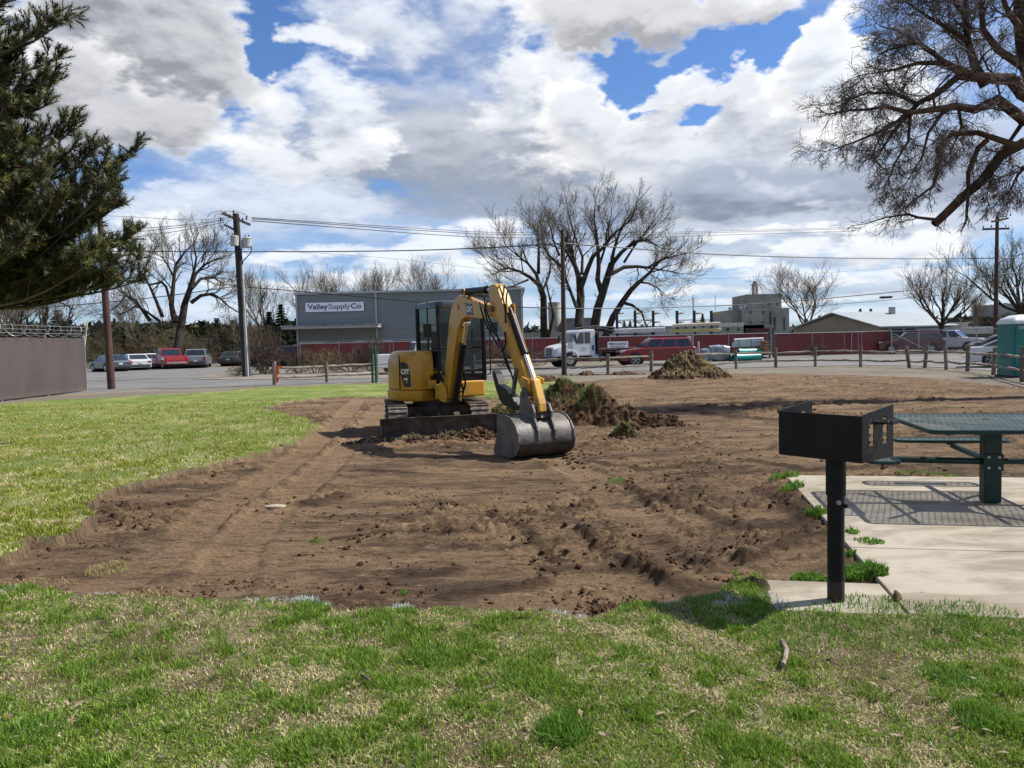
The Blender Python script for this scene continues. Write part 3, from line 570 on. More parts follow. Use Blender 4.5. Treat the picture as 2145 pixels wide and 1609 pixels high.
# left hand bare tree, traced from the photo
def trL(L,D,sx=.18644,ox=180,oy=470):
    n=len(L); o=[]; w=R.uniform(-1,1)*2.2
    for i,(cx,cy) in enumerate(L):
        p=A(ox+cx*sx,oy+cy*sx,D); f=(D+math.sin(i/(n-1)*2.2)*w)/D; o.append(Vector((p.x*f,p.y*f,HC+(p.z-HC)*f)))
    return o
big,small=Segs(),Segs(); D=80
for L,a,c,md in [([(1020,1500),(1060,1200),(1110,900),(1180,700)],.55,.28,1),([(1180,700),(1230,560),(1340,450),(1440,400),(1540,380)],.22,.05,0),([(1140,800),(1220,500),(1240,380),(1220,280),(1210,180)],.2,.05,0),([(1180,880),(1290,800),(1420,780),(1530,850),(1600,920)],.22,.08,0),([(1190,720),(1290,610),(1440,600),(1560,680)],.2,.05,0),([(1000,1100),(960,900),(990,600),(1010,450),(1120,300),(1180,250)],.32,.06,0),([(960,900),(900,700),(850,650),(720,680),(640,600),(540,600)],.17,.05,0),([(860,1040),(790,860),(720,700),(660,580),(660,480),(720,380)],.2,.05,0),([(720,1080),(560,860),(440,790),(370,740)],.22,.05,0),([(440,810),(370,900),(300,960)],.1,.03,0),([(830,1090),(680,980),(560,920),(500,960)],.16,.06,0),([(1300,420),(1330,330),(1400,240)],.1,.03,0),([(990,600),(930,480),(870,380),(860,300)],.12,.04,0),([(640,640),(580,500),(520,460)],.1,.03,0)]:
    q=trL(L,D); q=([Vector((q[0].x,q[0].y,-.1))]+q) if md==1 else q; limb(big,small,q,a,c,PM,every=3 if md==1 else 1.2,lv=1 if md==1 else 2,L=1.6 if md==1 else 2.7,start=.25)
tree_obj('bare_tree',big,small,tuple(A(372,740,D).xy)+(0,),'wide bare tree with dark forked limbs behind the red pickup truck')
# generic bare trees: three shapes, copied
def generic(h,spread,seed,lv=3,r=.22,nl=7,low=.28):
    R.seed(seed); big,small=Segs(),Segs(); P=dict(PB,wig=.17,up=[.16,.16,.14,.12],rmin=.0085,kids=2,len=(.5,.72),ang=(18,42))
    p=Vector((0,0,0)); d=Vector((R.gauss(0,.06),R.gauss(0,.06),1)); top=h*low
    for i in range(5): q=p+d.normalized()*top/5; big.add(p,q,r*(1.1-.06*i),r*(1.04-.06*i)); p=q; d+=rv()*.05
    for i in range(nl):
        a=2*math.pi*i/nl+R.random(); e=R.uniform(.35,1.0); dd=Vector((math.cos(a)*spread*(1.1-e*.7),math.sin(a)*spread*(1.1-e*.7),e)).normalized()
        grow(big,small,p-Vector((0,0,R.random()*top*.3)),dd,h*R.uniform(.38,.5),r*R.uniform(.4,.6),lv,P)
    return big,small
protos=[]
def bare(kind,px,py_base,py_top,D,label,group=None,rz=0,mb=None,ms=None,wx=1.):
    """one bare tree whose foot is at px and whose crown reaches py_top"""
    h=A(px,py_top,D).z; key=(kind,)
    K=[(10,.7,101,3,.20,5,.3),(10,.45,202,3,.17,5,.22),(9,1.1,303,3,.24,7,.3),(7,1.0,404,3,.16,7,.12)][kind]
    ex=[q for q in protos if q[0]==kind]
    if not ex:
        b_,s_=generic(*K); r=tree_obj('bare_tree',b_,s_,(0,0,0),label,'tree',group,mb,ms); zs=max(max(a[2],a[5]) for a in s_.a); protos.append((kind,r,zs))
    else: r=copy_tree(ex[0][1])
    zs=[q for q in protos if q[0]==kind][0][2]; p=A(px,700,D); k=h/zs
    r.location=(p.x,p.y,0); r.scale=(k*wx,k*wx,k); r.rotation_euler=(0,0,rz); tag(r,label,'tree',group)
    if 'group' in r and not group: del r['group']
    return r
# foreground bare tree at the right edge
def trR(L,D,w=None):
    n=len(L); o=[]; w=R.uniform(-1,1)*1.6 if w is None else w
    for i,(cx,cy) in enumerate(L):
        p=A(1680+cx/2.873,cy/2.873,D); f=(D+math.sin(i/(n-1)*1.6)*w)/D; o.append(Vector((p.x*f,p.y*f,HC+(p.z-HC)*f)))
    return o
R.seed(55)
big,small=Segs(),Segs(); D=20
PR=dict(PB,wig=.24,up=[-.06,-.02,.03],cut=.030,rmin=.0046,kids=3,ang=(25,65),len=(.45,.70))
PRd=dict(PR,up=[-.12,-.09,-.04])
base=A(2330,700,D); top=trR([(1560,900)],D,0)[0] if False else None
tp=lambda cx,cy: A(1680+cx/2.873,cy/2.873,D)
trunk_pts=[Vector((base.x,D,-.1)),tp(1850,1500),tp(1760,1100),tp(1600,800),tp(1450,600),tp(1350,350),tp(1320,100),tp(1310,-200),tp(1340,-600)]
for i,(a,b) in enumerate(zip(trunk_pts,trunk_pts[1:])):
    for k in range(4): big.add(a.lerp(b,k/4),a.lerp(b,(k+1)/4),.42-.04*i-.01*k,.41-.04*i-.01*k)
for tt in range(0): pass
for L,a,c,ev,lv,LL,P in [([(1600,820),(1336,720),(1180,600),(1040,660),(930,640),(800,660),(650,680),(500,640),(400,660)],.17,.035,.75,2,1.15,PR),
 ([(1450,620),(1330,560),(1260,480),(1040,460),(860,380),(780,310),(700,260)],.20,.04,.7,2,1.2,PR),([(1260,480),(1040,470),(940,460),(820,560),(700,620),(560,780),(480,900)],.12,.03,.7,2,1.1,PRd),
 ([(1750,1050),(1500,820),(1336,860),(1200,930),(1080,1090),(960,1190),(880,1270),(805,1340)],.16,.11,2.2,1,.7,PRd),([(825,1325),(700,1310),(640,1290),(500,1310),(390,1345)],.045,.012,1.2,1,.8,PR),
 ([(1120,840),(1060,890),(1000,1040),(1000,1180),(990,1290)],.07,.035,2.5,1,.5,PRd),([(1300,880),(1060,800),(900,810),(810,900),(830,960),(790,1120),(680,1200)],.085,.025,.8,2,.85,PRd),
 ([(1100,520),(1040,400),(1000,250),(980,100),(990,-100)],.12,.04,.7,2,1.1,PR),([(1330,400),(1180,300),(1090,180),(1080,50),(1060,-150)],.11,.04,.7,2,1.1,PR),([(1000,250),(860,160),(740,90),(640,20)],.07,.02,.75,2,1.0,PR),([(980,80),(880,-20),(780,-120)],.07,.02,.8,2,1.0,PR),
 ([(700,630),(560,560),(400,560),(260,600)],.06,.015,.75,2,.95,PR),([(680,660),(500,780),(330,850),(190,900)],.06,.015,.7,2,.95,PRd),([(650,680),(640,850),(560,980),(520,1090)],.05,.015,.8,2,.85,PRd),([(860,660),(760,800),(720,950),(640,1080)],.05,.015,.8,2,.85,PRd),([(860,380),(700,380),(560,420),(440,440)],.07,.018,.75,2,1.0,PR),([(780,310),(660,230),(560,180),(480,160)],.05,.015,.8,2,.95,PR),
 ([(1340,720),(1250,850),(1150,1000),(1120,1150)],.06,.02,.9,2,.8,PRd),([(1330,200),(1230,50),(1180,-100)],.1,.04,.8,2,1.1,PR),([(1450,900),(1300,1050),(1250,1150)],.06,.02,1,2,.9,PRd),([(1350,350),(1500,200),(1600,0)],.12,.04,1.5,2,1.2,PR),([(940,640),(960,760),(900,900)],.05,.02,1,2,.8,PRd)]:
    limb(big,small,trR(L,D),a,c,P,every=ev*.95,lv=lv,L=LL*.95,start=.10)
print('right tree segs',len(big.a),len(small.a))
tree_obj('bare_tree',big,small,(base.x,D,0),'close bare tree whose drooping twiggy limbs fill the upper right corner',mb=mat('bark_near',(.115,.072,.05),.95,(.05,.034,.026),3,bump=.9,bs=18,spec=.15),ms=twig_d)
# ---- pine
R.seed(77)
PD=13.0; tx=(-190-CX)/FP*PD; TR=Vector((tx,PD,0))
NA=[];NBd=[] # shoots: base, dir
wood=Segs()
def zz(py): return A(0,py,PD).z
def xr(px,D=PD): return (px-CX)/FP*D-tx
def shoot(p,d,l):
    q=p+d*l; wood.add(p,q,.011,.006); NA.append((p+d*l*.15,d,l*.95))
def bough(z0,az,length,rise,tipup=.5,droop=-.1):
    p=TR+Vector((0,0,z0)); d=Vector((math.cos(az),math.sin(az),droop)).normalized(); n=max(6,int(length/.17)); st=length/n*1.12; r=.055; i=-1
    while i<n*2:
        i+=1; hd_=math.hypot(p.x-TR.x,p.y-TR.y); t=min(.98,hd_/length)
        if hd_>=length: break
        d=(d+Vector((0,0,1))*(rise*.6*(t>.3)+tipup*max(0,t-.7))*.22+rv()*.05).normalized(); d.z=min(d.z,.62); d.normalize(); q=p+d*st; rr=r*(1-.8*t)
        wood.add(p,q,rr,rr*.93); p=q
        if t>.22:
            for s in(-1,1):
                if R.random()<.93:
                    sd=(d*.7+Vector((-d.y,d.x,0))*s*R.uniform(.4,1.1)+Vector((0,0,R.uniform(-.25,.75)))).normalized(); L=R.uniform(.22,.55)*(1.25-.6*t)
                    pp=p; k=2 if L>.36 else 1
                    for j in range(k):
                        sd=(sd+Vector((0,0,.34))+rv()*.1).normalized(); shoot(pp,sd,L/k); pp=pp+sd*L/k
                    for j in range(3):
                        s2=(sd+rv()*.55+Vector((0,0,.3))).normalized(); shoot(pp-sd*L*R.uniform(.1,.5),s2,R.uniform(.14,.26))
            if R.random()<.6:
                s2=(d+rv()*.5+Vector((0,0,.9))).normalized(); shoot(p,s2,R.uniform(.2,.34))
    for j in range(3): shoot(p,(d+rv()*.28+Vector((0,0,.35))).normalized(),R.uniform(.22,.34))
prof=[(2.6,2.4),(3.0,3.3),(3.4,3.5),(3.9,3.5),(4.2,3.2),(4.5,3.05),(4.7,3.2),(5.1,2.7),(5.5,2.3),(5.9,2.1),(6.3,2.1),(6.7,2.3),(7.2,2.2),(7.8,1.8),(8.6,1.8),(10,1.9),(12,1.0)]
def rad(z):
    for (a,b),(c,d) in zip(prof,prof[1:]):
        if a<=z<=c: return b+(d-b)*(z-a)/(c-a)
    return .6
z=3.55
while z<10.2:
    for j in range(13 if z<8 else 8):
        az=R.uniform(-math.pi,math.pi)
        if R.random()<.55: az=R.uniform(-1.3,1.3)
        L=(rad(z+.65)*.96-.25)*R.uniform(.70,.98)/(1+.0*abs(az)); bough(z-.3+R.uniform(-.1,.1),az,L*.97,R.uniform(.15,.6),.5,R.uniform(-.2,.05))
    z+=.34
# boughs that make the outline the photo shows
for px,py in((280,500),(272,535),(255,560),(245,490),(225,565),(205,510),(238,530),(268,365),(240,352),(276,505),(258,530),(220,560),(165,295),(140,330),(128,190),(150,70),(148,110),(90,8),(60,560),(120,565),(172,240+30),(205,440),(190,545)):
    zt=zz(py); L=xr(px); bough(zt-.45,R.uniform(-.12,.12),L-.12,.35,.9,.0); bough(zt-.6,R.uniform(-.4,.4),L-.3,.3,.8,.0)
NAa=np.array([(p.x,p.y,p.z,d.x,d.y,d.z,l) for p,d,l in NA]); print('pine shoots',len(NAa))
KN=56; n=len(NAa); t=NR.rand(n,KN); P_=NAa[:,None,:3]+NAa[:,None,3:6]*(t*NAa[:,6:7])[...,None]; dd_=NAa[:,None,3:6].repeat(KN,1); w_=NR.randn(n,KN,3); w_-= (w_*dd_).sum(2,keepdims=True)*dd_; w_/=np.linalg.norm(w_,axis=2,keepdims=True)
an=np.radians(38+44*NR.rand(n,KN,1)*(1-.55*t[...,None])); nd=dd_*np.cos(an)+w_*np.sin(an); nl=.072+.055*NR.rand(n,KN,1); sd_=np.cross(nd,w_); sd_/=np.linalg.norm(sd_,axis=2,keepdims=True)+1e-9
V=np.stack([P_-sd_*.0056,P_+sd_*.0056,P_+nd*nl],2).reshape(-1,3); F=np.arange(len(V)).reshape(-1,3)
cs=NR.rand(n,1,1); cc_=np.array([.036,.056,.015])*(.4+1.0*cs)+np.array([.085,.070,.006])*NR.rand(n,1,1)**2.0; cc_=cc_*(.75+.5*NR.rand(n,KN,1)); br=(NR.rand(n,KN,1)<.07); cc_=np.where(br,np.array([.16,.085,.035]),cc_)
C=np.repeat(cc_.reshape(-1,3),3,0); me=np_mesh('crown',V-np.array([TR.x,TR.y,0]),F,3,C)
nm_,nt,b=base_mat('needles'); at=nt.new('ShaderNodeVertexColor',layer_name='col'); nt.put(b.inputs['Base Color'],at.outputs[0]); b.inputs['Roughness'].default_value=.5; b.inputs['Specular IOR Level'].default_value=.3
root=empty('pine_tree',TR,0,'large dark green pine crown hanging in from the left edge above the fence','pine tree'); link('crown',me,nm_,root)
for i in range(12): wood.add(TR+Vector((0,0,i)),TR+Vector((0,0,i+1)),.26-.018*i,.242-.018*i)
me=wood.mesh('trunk',5); me.transform(Matrix.Translation(-TR)); link('trunk',me,bark_l,root)
# ---- conifers
cf=mat('conifer_green',(.030,.045,.018),.8,(.014,.022,.010),.8,spec=.2)
cf2=mat('conifer_bluegreen',(.045,.062,.032),.8,(.02,.03,.016),.8,spec=.2)
def conifer_mesh(seed,h=10,r=2.6,n=2600):
    rs=np.random.RandomState(seed); t=rs.rand(n)**.75; lay=np.round(t*19)/19*.45+t*.55; z=h*(.06+.94*lay); rad_=r*(1-lay)**.85*(.5+.5*rs.rand(n))*(1+.10*np.sin(lay*47)); a=rs.rand(n)*6.283
    c,s=np.cos(a),np.sin(a); p=np.stack([c*rad_,s*rad_,z+.12*rad_],1); out=np.stack([c,s,-.35+.5*(rs.rand(n)-.3)],1); sd=np.stack([-s,c,0*c],1); L=.35+.5*rs.rand(n)
    w=(.10+.12*rs.rand(n))[:,None]; V=np.stack([p-sd*w-out*L[:,None]*.6,p+sd*w-out*L[:,None]*.6,p+out*L[:,None]*.7],1).reshape(-1,3); return np_mesh('crown',V,np.arange(3*n).reshape(-1,3),3)
cps=[]
for sdn,(h,r,m_) in enumerate(((10,2.6,cf),(10,3.6,cf2))):
    root=empty('conifer',(0,0,0),0,'x','conifer'); link('crown',conifer_mesh(sdn+5,h,r),m_,root); mb=MB(); mb.tube([(0,0,0),(0,0,h*.9)],[.22,.04],6); mb.out('trunk',bark,root); cps.append(root)
usedc=[False,False]
def conifer(k,px,py,D,label,group=None,w=1.):
    r=cps[k] if not usedc[k] else copy_tree(cps[k]); usedc[k]=True; h=A(px,py,D).z; p=A(px,700,D); s=h/10; r.location=(p.x,p.y,0); r.scale=(s*w,s*w,s); r.rotation_euler=(0,0,R.random()*6); tag(r,label,'conifer',group)
    if not group and 'group' in r: del r['group']
conifer(1,122,652,95,'pointed dark conifer above the brown privacy fence',w=1.5)
conifer(0,590,640,84,'tall dark evergreen with spiky top beside the pole with the pipe',w=1.25)
conifer(0,565,655,86,'dark evergreen between the transformer pole and a taller evergreen',w=1.5)
conifer(1,622,668,90,'low dark evergreen against the grey building corner',w=1.5)
conifer(0,455,668,100,'dark evergreen crown above the dark parked sedan','dark evergreens behind the car park',w=1.7)
conifer(1,487,672,104,'dark evergreen directly left of the transformer pole','dark evergreens behind the car park',w=1.7)
conifer(0,425,676,110,'small dark evergreen behind the grey parked suv','dark evergreens behind the car park',w=1.8)
conifer(0,2105,636,150,'far conifer at the right edge above the portable toilet',w=1.3)
conifer(1,2092,641,150,'blue-green conifer next to the far house at right',w=1.0)
conifer(0,1472,658,260,'tiny lone conifer far behind the pipe racks',w=1.1)
for i,px in enumerate((1308,1320,1716,1728,1802,1824)): conifer(0,px,673 if px<1600 else 662-(px>1800)*14,330,'tiny far conifer on the skyline','tiny conifers on the skyline',w=1.3)
# ---- bare trees behind building and right
R.seed(31)
bare(1,560,0,548,95,'slim bare tree just right of the transformer pole',mb=bark_l)
bare(0,640,0,540,96,'bare tree behind the left corner of the grey building',rz=.5,wx=.8,mb=bark_l)
bare(1,690,0,550,100,'bare tree behind the roof above the large building sign',rz=2,wx=.85,mb=bark_l)
bare(1,757,0,545,100,'bare tree behind the middle of the grey building roof',rz=3.3,wx=.95)
bare(0,808,0,535,98,'tallest of the bare trees behind the grey building roof',rz=4.1,wx=.7)
bare(1,905,0,530,97,'bare tree behind the roof directly above the excavator cab',rz=1.2)
bare(2,60,0,560,55,'low-forking bare tree behind the brown privacy fence under the pine',rz=1.1,wx=1.25)
bare(2,10,0,540,62,'bare tree at the left edge behind the brown privacy fence',rz=2.4)
bare(0,285,0,600,90,'thin bare tree right behind the brown pole without crossarms',rz=5)
bare(1,1690,0,540,98,'lone rounded bare tree right of the concrete mill',rz=.3,wx=1.35,mb=bark_l)
bare(2,1968,0,530,66,'gnarled bare tree behind the chain fence near the white car',rz=3.9,wx=.95)
bare(2,2150,0,455,70,'tall bare tree behind the right hand pole with crossarms',rz=.9,wx=1.0)
bare(1,2050,0,600,90,'small bare tree between the gnarled tree and the right hand pole',rz=4.4)
bare(3,500,0,640,96,'small bare tree behind the transformer pole foot',rz=1.4)
# ---- bushes
bmat=mat('bush_twigs',(.105,.08,.06),.9,(.05,.038,.03),.8,spec=.15); bmat2=mat('bush_twigs_green',(.14,.125,.06),.9,(.08,.06,.03),.6,spec=.15)
def bush_segs(seed,n=17,h=1.,r=1.,lv=2):
    R.seed(seed); s=Segs(); P=dict(wig=.2,up=[.05,.05,.05],cut=9,rmin=.007,kids=2,ang=(20,50),len=(.45,.7),n=4)
    for i in range(n):
        a=R.random()*6.283; e=R.uniform(.25,1.5); d=Vector((math.cos(a)*r*.7,math.sin(a)*r*.7,e)).normalized(); grow(s,s,Vector((math.cos(a)*r*.25*R.random(),math.sin(a)*r*.25*R.random(),0)),d,R.uniform(.6,.95)*h,.014,lv,P)
    return s
bps=[]
for k in range(3):
    s=bush_segs(900+k); o=link('bush',s.mesh('bush',3),(bmat,bmat2,bmat)[k]); bps.append([o,False])
def bush(k,px,py,pyt,D,label,w=1.,group=None):
    o,u=bps[k]; o2=o if not u else o.copy(); 
    if u: COL.objects.link(o2)
    bps[k][1]=True; p=G(px,py) if D is None else A(px,700,D); z=A(px,pyt,p.y).z; s=z/1.15; o2.location=(p.x,p.y,0.05); o2.scale=(s*w,s*w,s); o2.rotation_euler=(0,0,R.random()*6); tag(o2,label,'bush',group)
bush(0,545,778,672,50,'tall brown leafless shrub on the gravel island beside the transformer pole',w=.42)
bush(2,560,783,690,49,'leafless shrub standing just right of the pole with the white pipe',w=.45)
bush(1,660,785,735,48.5,'low brown rounded shrub in front of the red fence left end',w=1.2)
bush(0,625,785,726,49,'brown brushy shrub behind the orange tape on the rail fence',w=.7)
bush(2,735,786,732,49.5,'rounded leafless shrub in front of the red fence under the building sign',w=1.05)
bush(0,775,784,700,50,'tall leafless shrub behind the green metal posts',w=.45)
bush(1,490,788,768,47,'tiny dry shrub on the gravel island',w=1.6)
bush(2,1085,775,722,54,'brown shrub in front of the red fence behind the digger arm',w=1.3)
bush(0,1050,775,716,54,'brown shrub in front of the red fence right of the digger cab',w=1.0)
bush(0,1712,747,716,60,'faint leafless shrub against the right part of the red fence',w=.8)
bush(2,1945,0,698,69,'brown brush behind the chain fence beside the maroon vehicle',w=.9)
bush(0,1975,0,692,67,'brown brush at the foot of the gnarled bare tree',w=.8)
# thicket behind the car park
R.seed(4); s=Segs(); P=dict(wig=.22,up=[.03,.0,.05],cut=9,rmin=.02,kids=2,ang=(20,60),len=(.5,.75),n=4)
for i in range(170):
    px=R.uniform(175,440) if i%3 else R.uniform(-60,640); D=R.uniform(84,92); p=A(px,700,D); grow(s,s,Vector((p.x,D,0)),Vector((R.gauss(0,.5),R.gauss(0,.5),1)).normalized(),R.uniform(1.3,3.2),.045,2,P)
o=link('undergrowth',s.mesh('undergrowth',3),mat('thicket',(.125,.105,.062),.95,(.065,.05,.034),.25,spec=.1)); tag(o,'tangled olive-brown thicket behind the parked cars',kind='stuff')
# far tree belt: many small leaf clumps
def belt(name,pxs,D0,D1,top,n,m,label,sz=.9):
    px=np.interp(NR.rand(n),[0,1],pxs); D=D0+(D1-D0)*NR.rand(n); x=(px-CX)/FP*D; ztop=HC+((717-.0236*(px-CX))-top+26*(fbm(px*.035,px*0+3,4,401)-.5))/FP*D; z=ztop*NR.rand(n)**.6
    p=np.stack([x,D,z],1); v=NR.randn(n,3,3)*sz*np.array([1,.6,.8]); V=(p[:,None]+v).reshape(-1,3); o=link(name,np_mesh(name,V,np.arange(3*n).reshape(-1,3),3),m); tag(o,label,kind='stuff')
belt('treeline',(-400,640),120,170,688,9000,mat('far_trees',(.060,.056,.036),.95,(.035,.042,.024),.12,world=True,spec=.1),'dark brown-green belt of trees behind the car park')
belt('treeline',(1040,2400),330,420,694,9000,mat('far_trees_right',(.075,.08,.07),.95,(.05,.06,.05),.05,world=True,spec=.1),'low far line of trees along the horizon at right',1.6)
belt('treeline',(1900,2400),95,120,675,3000,mat('far_trees_brown',(.085,.065,.05),.95,(.05,.045,.03),.12,world=True,spec=.1),'brown brush far behind the chain fence',.6)
# ================================================================ foreground things
rb=math.radians
blk=mat('black_paint',(.007,.007,.0075),.5,(.014,.0135,.013),6,bump=.12,bs=120,lo=.45,hi=.8,spec=.22)
rust=mat('rust_base',(.035,.02,.014),.8,(.018,.016,.015),9)
galv=mat('galvanised',(.42,.43,.44),.45,(.30,.31,.32),5,metal=.6)
# ---- grill
GR=Vector((1.93,4.58,.098)); g=empty('park_grill',GR,0,'black steel park grill on a thick post set in its own concrete pad','grill')
mb=MB(); mb.tube([(0,0,.0),(0,0,.12)],.0495,28); mb.out('post_foot',rust,g,smooth=True)
mb=MB(); mb.tube([(0,0,.12),(0,0,.66)],.049,28); mb.out('post',blk,g,smooth=True)
mb=MB(); mb.tube([(0,0,.64),(0,0,.87)],.057,28); mb.out('sleeve',blk,g,smooth=True)
mb=MB(); mb.tube([(-.005,-.047,.605),(-.006,-.060,.605)],.014,10); mb.tube([(-.006,-.058,.605),(-.006,-.066,.605)],.008,6); mb.out('bolt',galv,g,smooth=True)
mb=MB(); mb.box((.042,-.035,.58),(.02,.02,.02)); mb.out('lug',blk,g)
az=math.atan2(-.78,.62); Mg=Matrix.Rotation(az,4,'Z'); Mg.translation=Vector((.037,.095,0))
def gb(name,fn,m=blk,bev=.0015,parent=None):
    mb=MB(); mb.M=Mg; fn(mb); return mb.out(name,m,parent or g,bevel=bev)
z0,z1=.865,1.135
gb('firebox_front',lambda q:q.box((0,-.19,(z0+z1)/2),(.53,.005,z1-z0)))
gb('firebox_floor',lambda q:(q.box((0,0,z0+.004),(.522,.374,.005)),q.box((0,0,z0-.012),(.14,.14,.02))))
def side(q,x):
    q.box((x,0,z0+.045),(.005,.373,.09)); q.box((x,-.1475,z0+.165),(.005,.078,.15)); q.box((x,-.0,z0+.165),(.005,.108,.15)); q.box((x,.1475,z0+.165),(.005,.078,.15))
    q.prism([(-.1865,z1+.006),(.187,z1+.045),(.187,z1-.03),(.11,z1-.03),(.08,z1-.015),(.055,z1-.03),(-.055,z1-.03),(-.08,z1-.015),(-.11,z1-.03),(-.1865,z1-.03)],x-.0025,x+.0025,'x')
    for yy in(-.08,.08):
        for k in range(3): q.box((x,yy-.018,z0+.11+.045*k),(.0049,.020,.009),M=Matrix.Rotation(.5,3,'X'))
gb('side_plate',lambda q:side(q,.262)); gb('side_plate',lambda q:side(q,-.262))
def grate(q):
    for i in range(15): q.tube([(-.25,-.17+i*.024,z1-.05),(.25,-.17+i*.024,z1-.05)],.004,6)
    q.tube([(-.25,-.175,z1-.055),(-.25,.172,z1-.055)],.006,6); q.tube([(.25,-.175,z1-.055),(.25,.172,z1-.055)],.006,6)
gb('grate',grate,mat('grate_steel',(.10,.095,.09),.5,(.05,.03,.02),12,metal=.5),0)
def handle(q,s): q.tube([(s*.25,-.03,z1-.05),(s*.30,-.03,z1-.047),(s*.335,-.03,z1-.045),(s*.345,.0,z1-.045),(s*.345,.05,z1-.045),(s*.335,.07,z1-.045),(s*.25,.07,z1-.05)],.011,8)
hm_=mat('handle_black',(.02,.02,.02),.35); o=gb('handle',lambda q:handle(q,1),hm_,0); o2=gb('handle',lambda q:q.tube([(-.262,-.14,z1-.03),(-.285,-.14,z1-.03)],.009,8),hm_,0)
gb('grip_coil',lambda q:[q.tube([(.345,-.02+.012*k,z1-.045),(.345,-.014+.012*k,z1-.045)],.0145,8) for k in range(7)],hm_,0)
# ---- picnic table
TB=Vector((4.45,7.13,.10)); t=empty('picnic_table',TB,-rb(11.2),'dark green steel pedestal picnic table with attached seats on the concrete slab','picnic table')
grn=mat('green_coat',(.006,.028,.022),.45,(.009,.036,.028),9,spec=.3)
def perf(name,per,hole,diag=True):
    m,nt,b=base_mat(name); tc=nt.new('ShaderNodeTexCoord'); s=nt.new('ShaderNodeSeparateXYZ'); nt.l.new(tc.outputs['Object'],s.inputs[0])
    a=nt.m('ADD',s.outputs[0],nt.m('MULTIPLY',s.outputs[1],.62)) if diag else s.outputs[0]
    f1=nt.m('FRACT',nt.m('DIVIDE',a,per)); f2=nt.m('FRACT',nt.m('DIVIDE',nt.m('ADD',s.outputs[1],nt.m('MULTIPLY',nt.m('FLOOR',nt.m('DIVIDE',a,per)),per*1.1)),per*(2.2 if diag else 3.2)))
    k=nt.m('MULTIPLY',nt.m('LESS_THAN',f1,hole),nt.m('LESS_THAN',f2,.86))
    b.inputs['Base Color'].default_value=(.045,.075,.068,1); b.inputs['Roughness'].default_value=.40; b.inputs['Specular IOR Level'].default_value=.5
    nt.put(b.inputs['Alpha'],nt.m('SUBTRACT',1,k)); return m
pf=perf('expanded_metal_top',.026,.40); pf2=perf('slotted_metal_seat',.034,.42)
def rrect(cx,cy,w,d,r,n=6):
    o=[]
    for sx,sy,a0 in((1,1,0),(-1,1,90),(-1,-1,180),(1,-1,270)):
        for k in range(n+1):
            a=rb(a0+90*k/n); o.append((cx+sx*(w/2-r)+r*math.cos(a),cy+sy*(d/2-r)+r*math.sin(a)))
    return o
def ring_plate(parent,cx,cy,w,d,r,z,th,m,name,rim):
    mb=MB(); P=rrect(cx,cy,w-.03,d-.03,r-.015); mb.add([(x,y,z) for x,y in P],[tuple(range(len(P)))]); o=mb.out(name,m,parent)
    a=rrect(cx,cy,w,d,r); b=rrect(cx,cy,w-.05,d-.05,r-.02); n=len(a); mb=MB()
    prof=[(a,z-.006),(a,z-th+.006),(rrect(cx,cy,w-.012,d-.012,r-.006),z-th),(b,z-th),(b,z+.003),(rrect(cx,cy,w-.014,d-.014,r-.007),z+.004)]
    rings=[[(x,y,zz_) for x,y in p] for p,zz_ in prof]; vs=[q for rr in rings for q in rr]; fs=[]
    for k in range(6):
        for i in range(n): fs.append((k*n+i,k*n+(i+1)%n,((k+1)%6)*n+(i+1)%n,((k+1)%6)*n+i))
    mb.add(vs,fs); mb.out(rim,grn,o,smooth=True); return o
top=ring_plate(t,0,0,1.5,1.5,.07,.76,.032,pf,'table_top','rim')
mb=MB(); mb.tube([(.03,.2,.762),(.03,.2,.766)],.03,16); mb.out('umbrella_hole_plug',mat('dark_hole',(.01,.01,.01),.6),top)
mb=MB()
for a in(45,135): mb.box((0,0,.712),(1.55,.04,.03),rb(a))
mb.box((0,0,.708),(.5,.5,.012)); mb.box((.35,.0,.726),(.03,1.40,.02)); mb.box((-.35,0,.726),(.03,1.40,.02)); mb.out('top_brace',grn,t)
mb=MB(); mb.box((0,0,.355),(.15,.13,.70)); mb.out('pedestal',grn,t,bevel=.012)
for nm,dx,dy in(('seat',-1.05,0),('seat',1.05,0),('seat',0,1.05)):
    w,d=(.29,1.12) if dx else (1.12,.29)
    s=ring_plate(t,dx,dy,w,d,.10,.46,.026,pf2,nm,'rim')
    ux,uy=(1 if dx>0 else -1 if dx<0 else 0),(1 if dy>0 else 0)
    mb=MB(); mb.tube([(ux*.07,uy*.07,.385),(ux*.95,uy*.95,.40)],.03,12); mb.box((dx,dy,.428),(.12 if dx else .5,.5 if dx else .12,.014)); mb.tube([(dx,dy,.40),(dx,dy,.43)],.03,12); mb.out('seat_arm',grn,t,smooth=True)
mb=MB(); mb.box((0,-.068,.385),(.17,.012,.16)); mb.out('arm_bracket',grn,t,bevel=.004)
for a in(-.045,.045):
    for b_ in(.335,.435): mb=MB(); mb.tube([(a,-.073,b_),(a,-.084,b_)],.013,8); mb.out('bolt',galv,t,smooth=True)
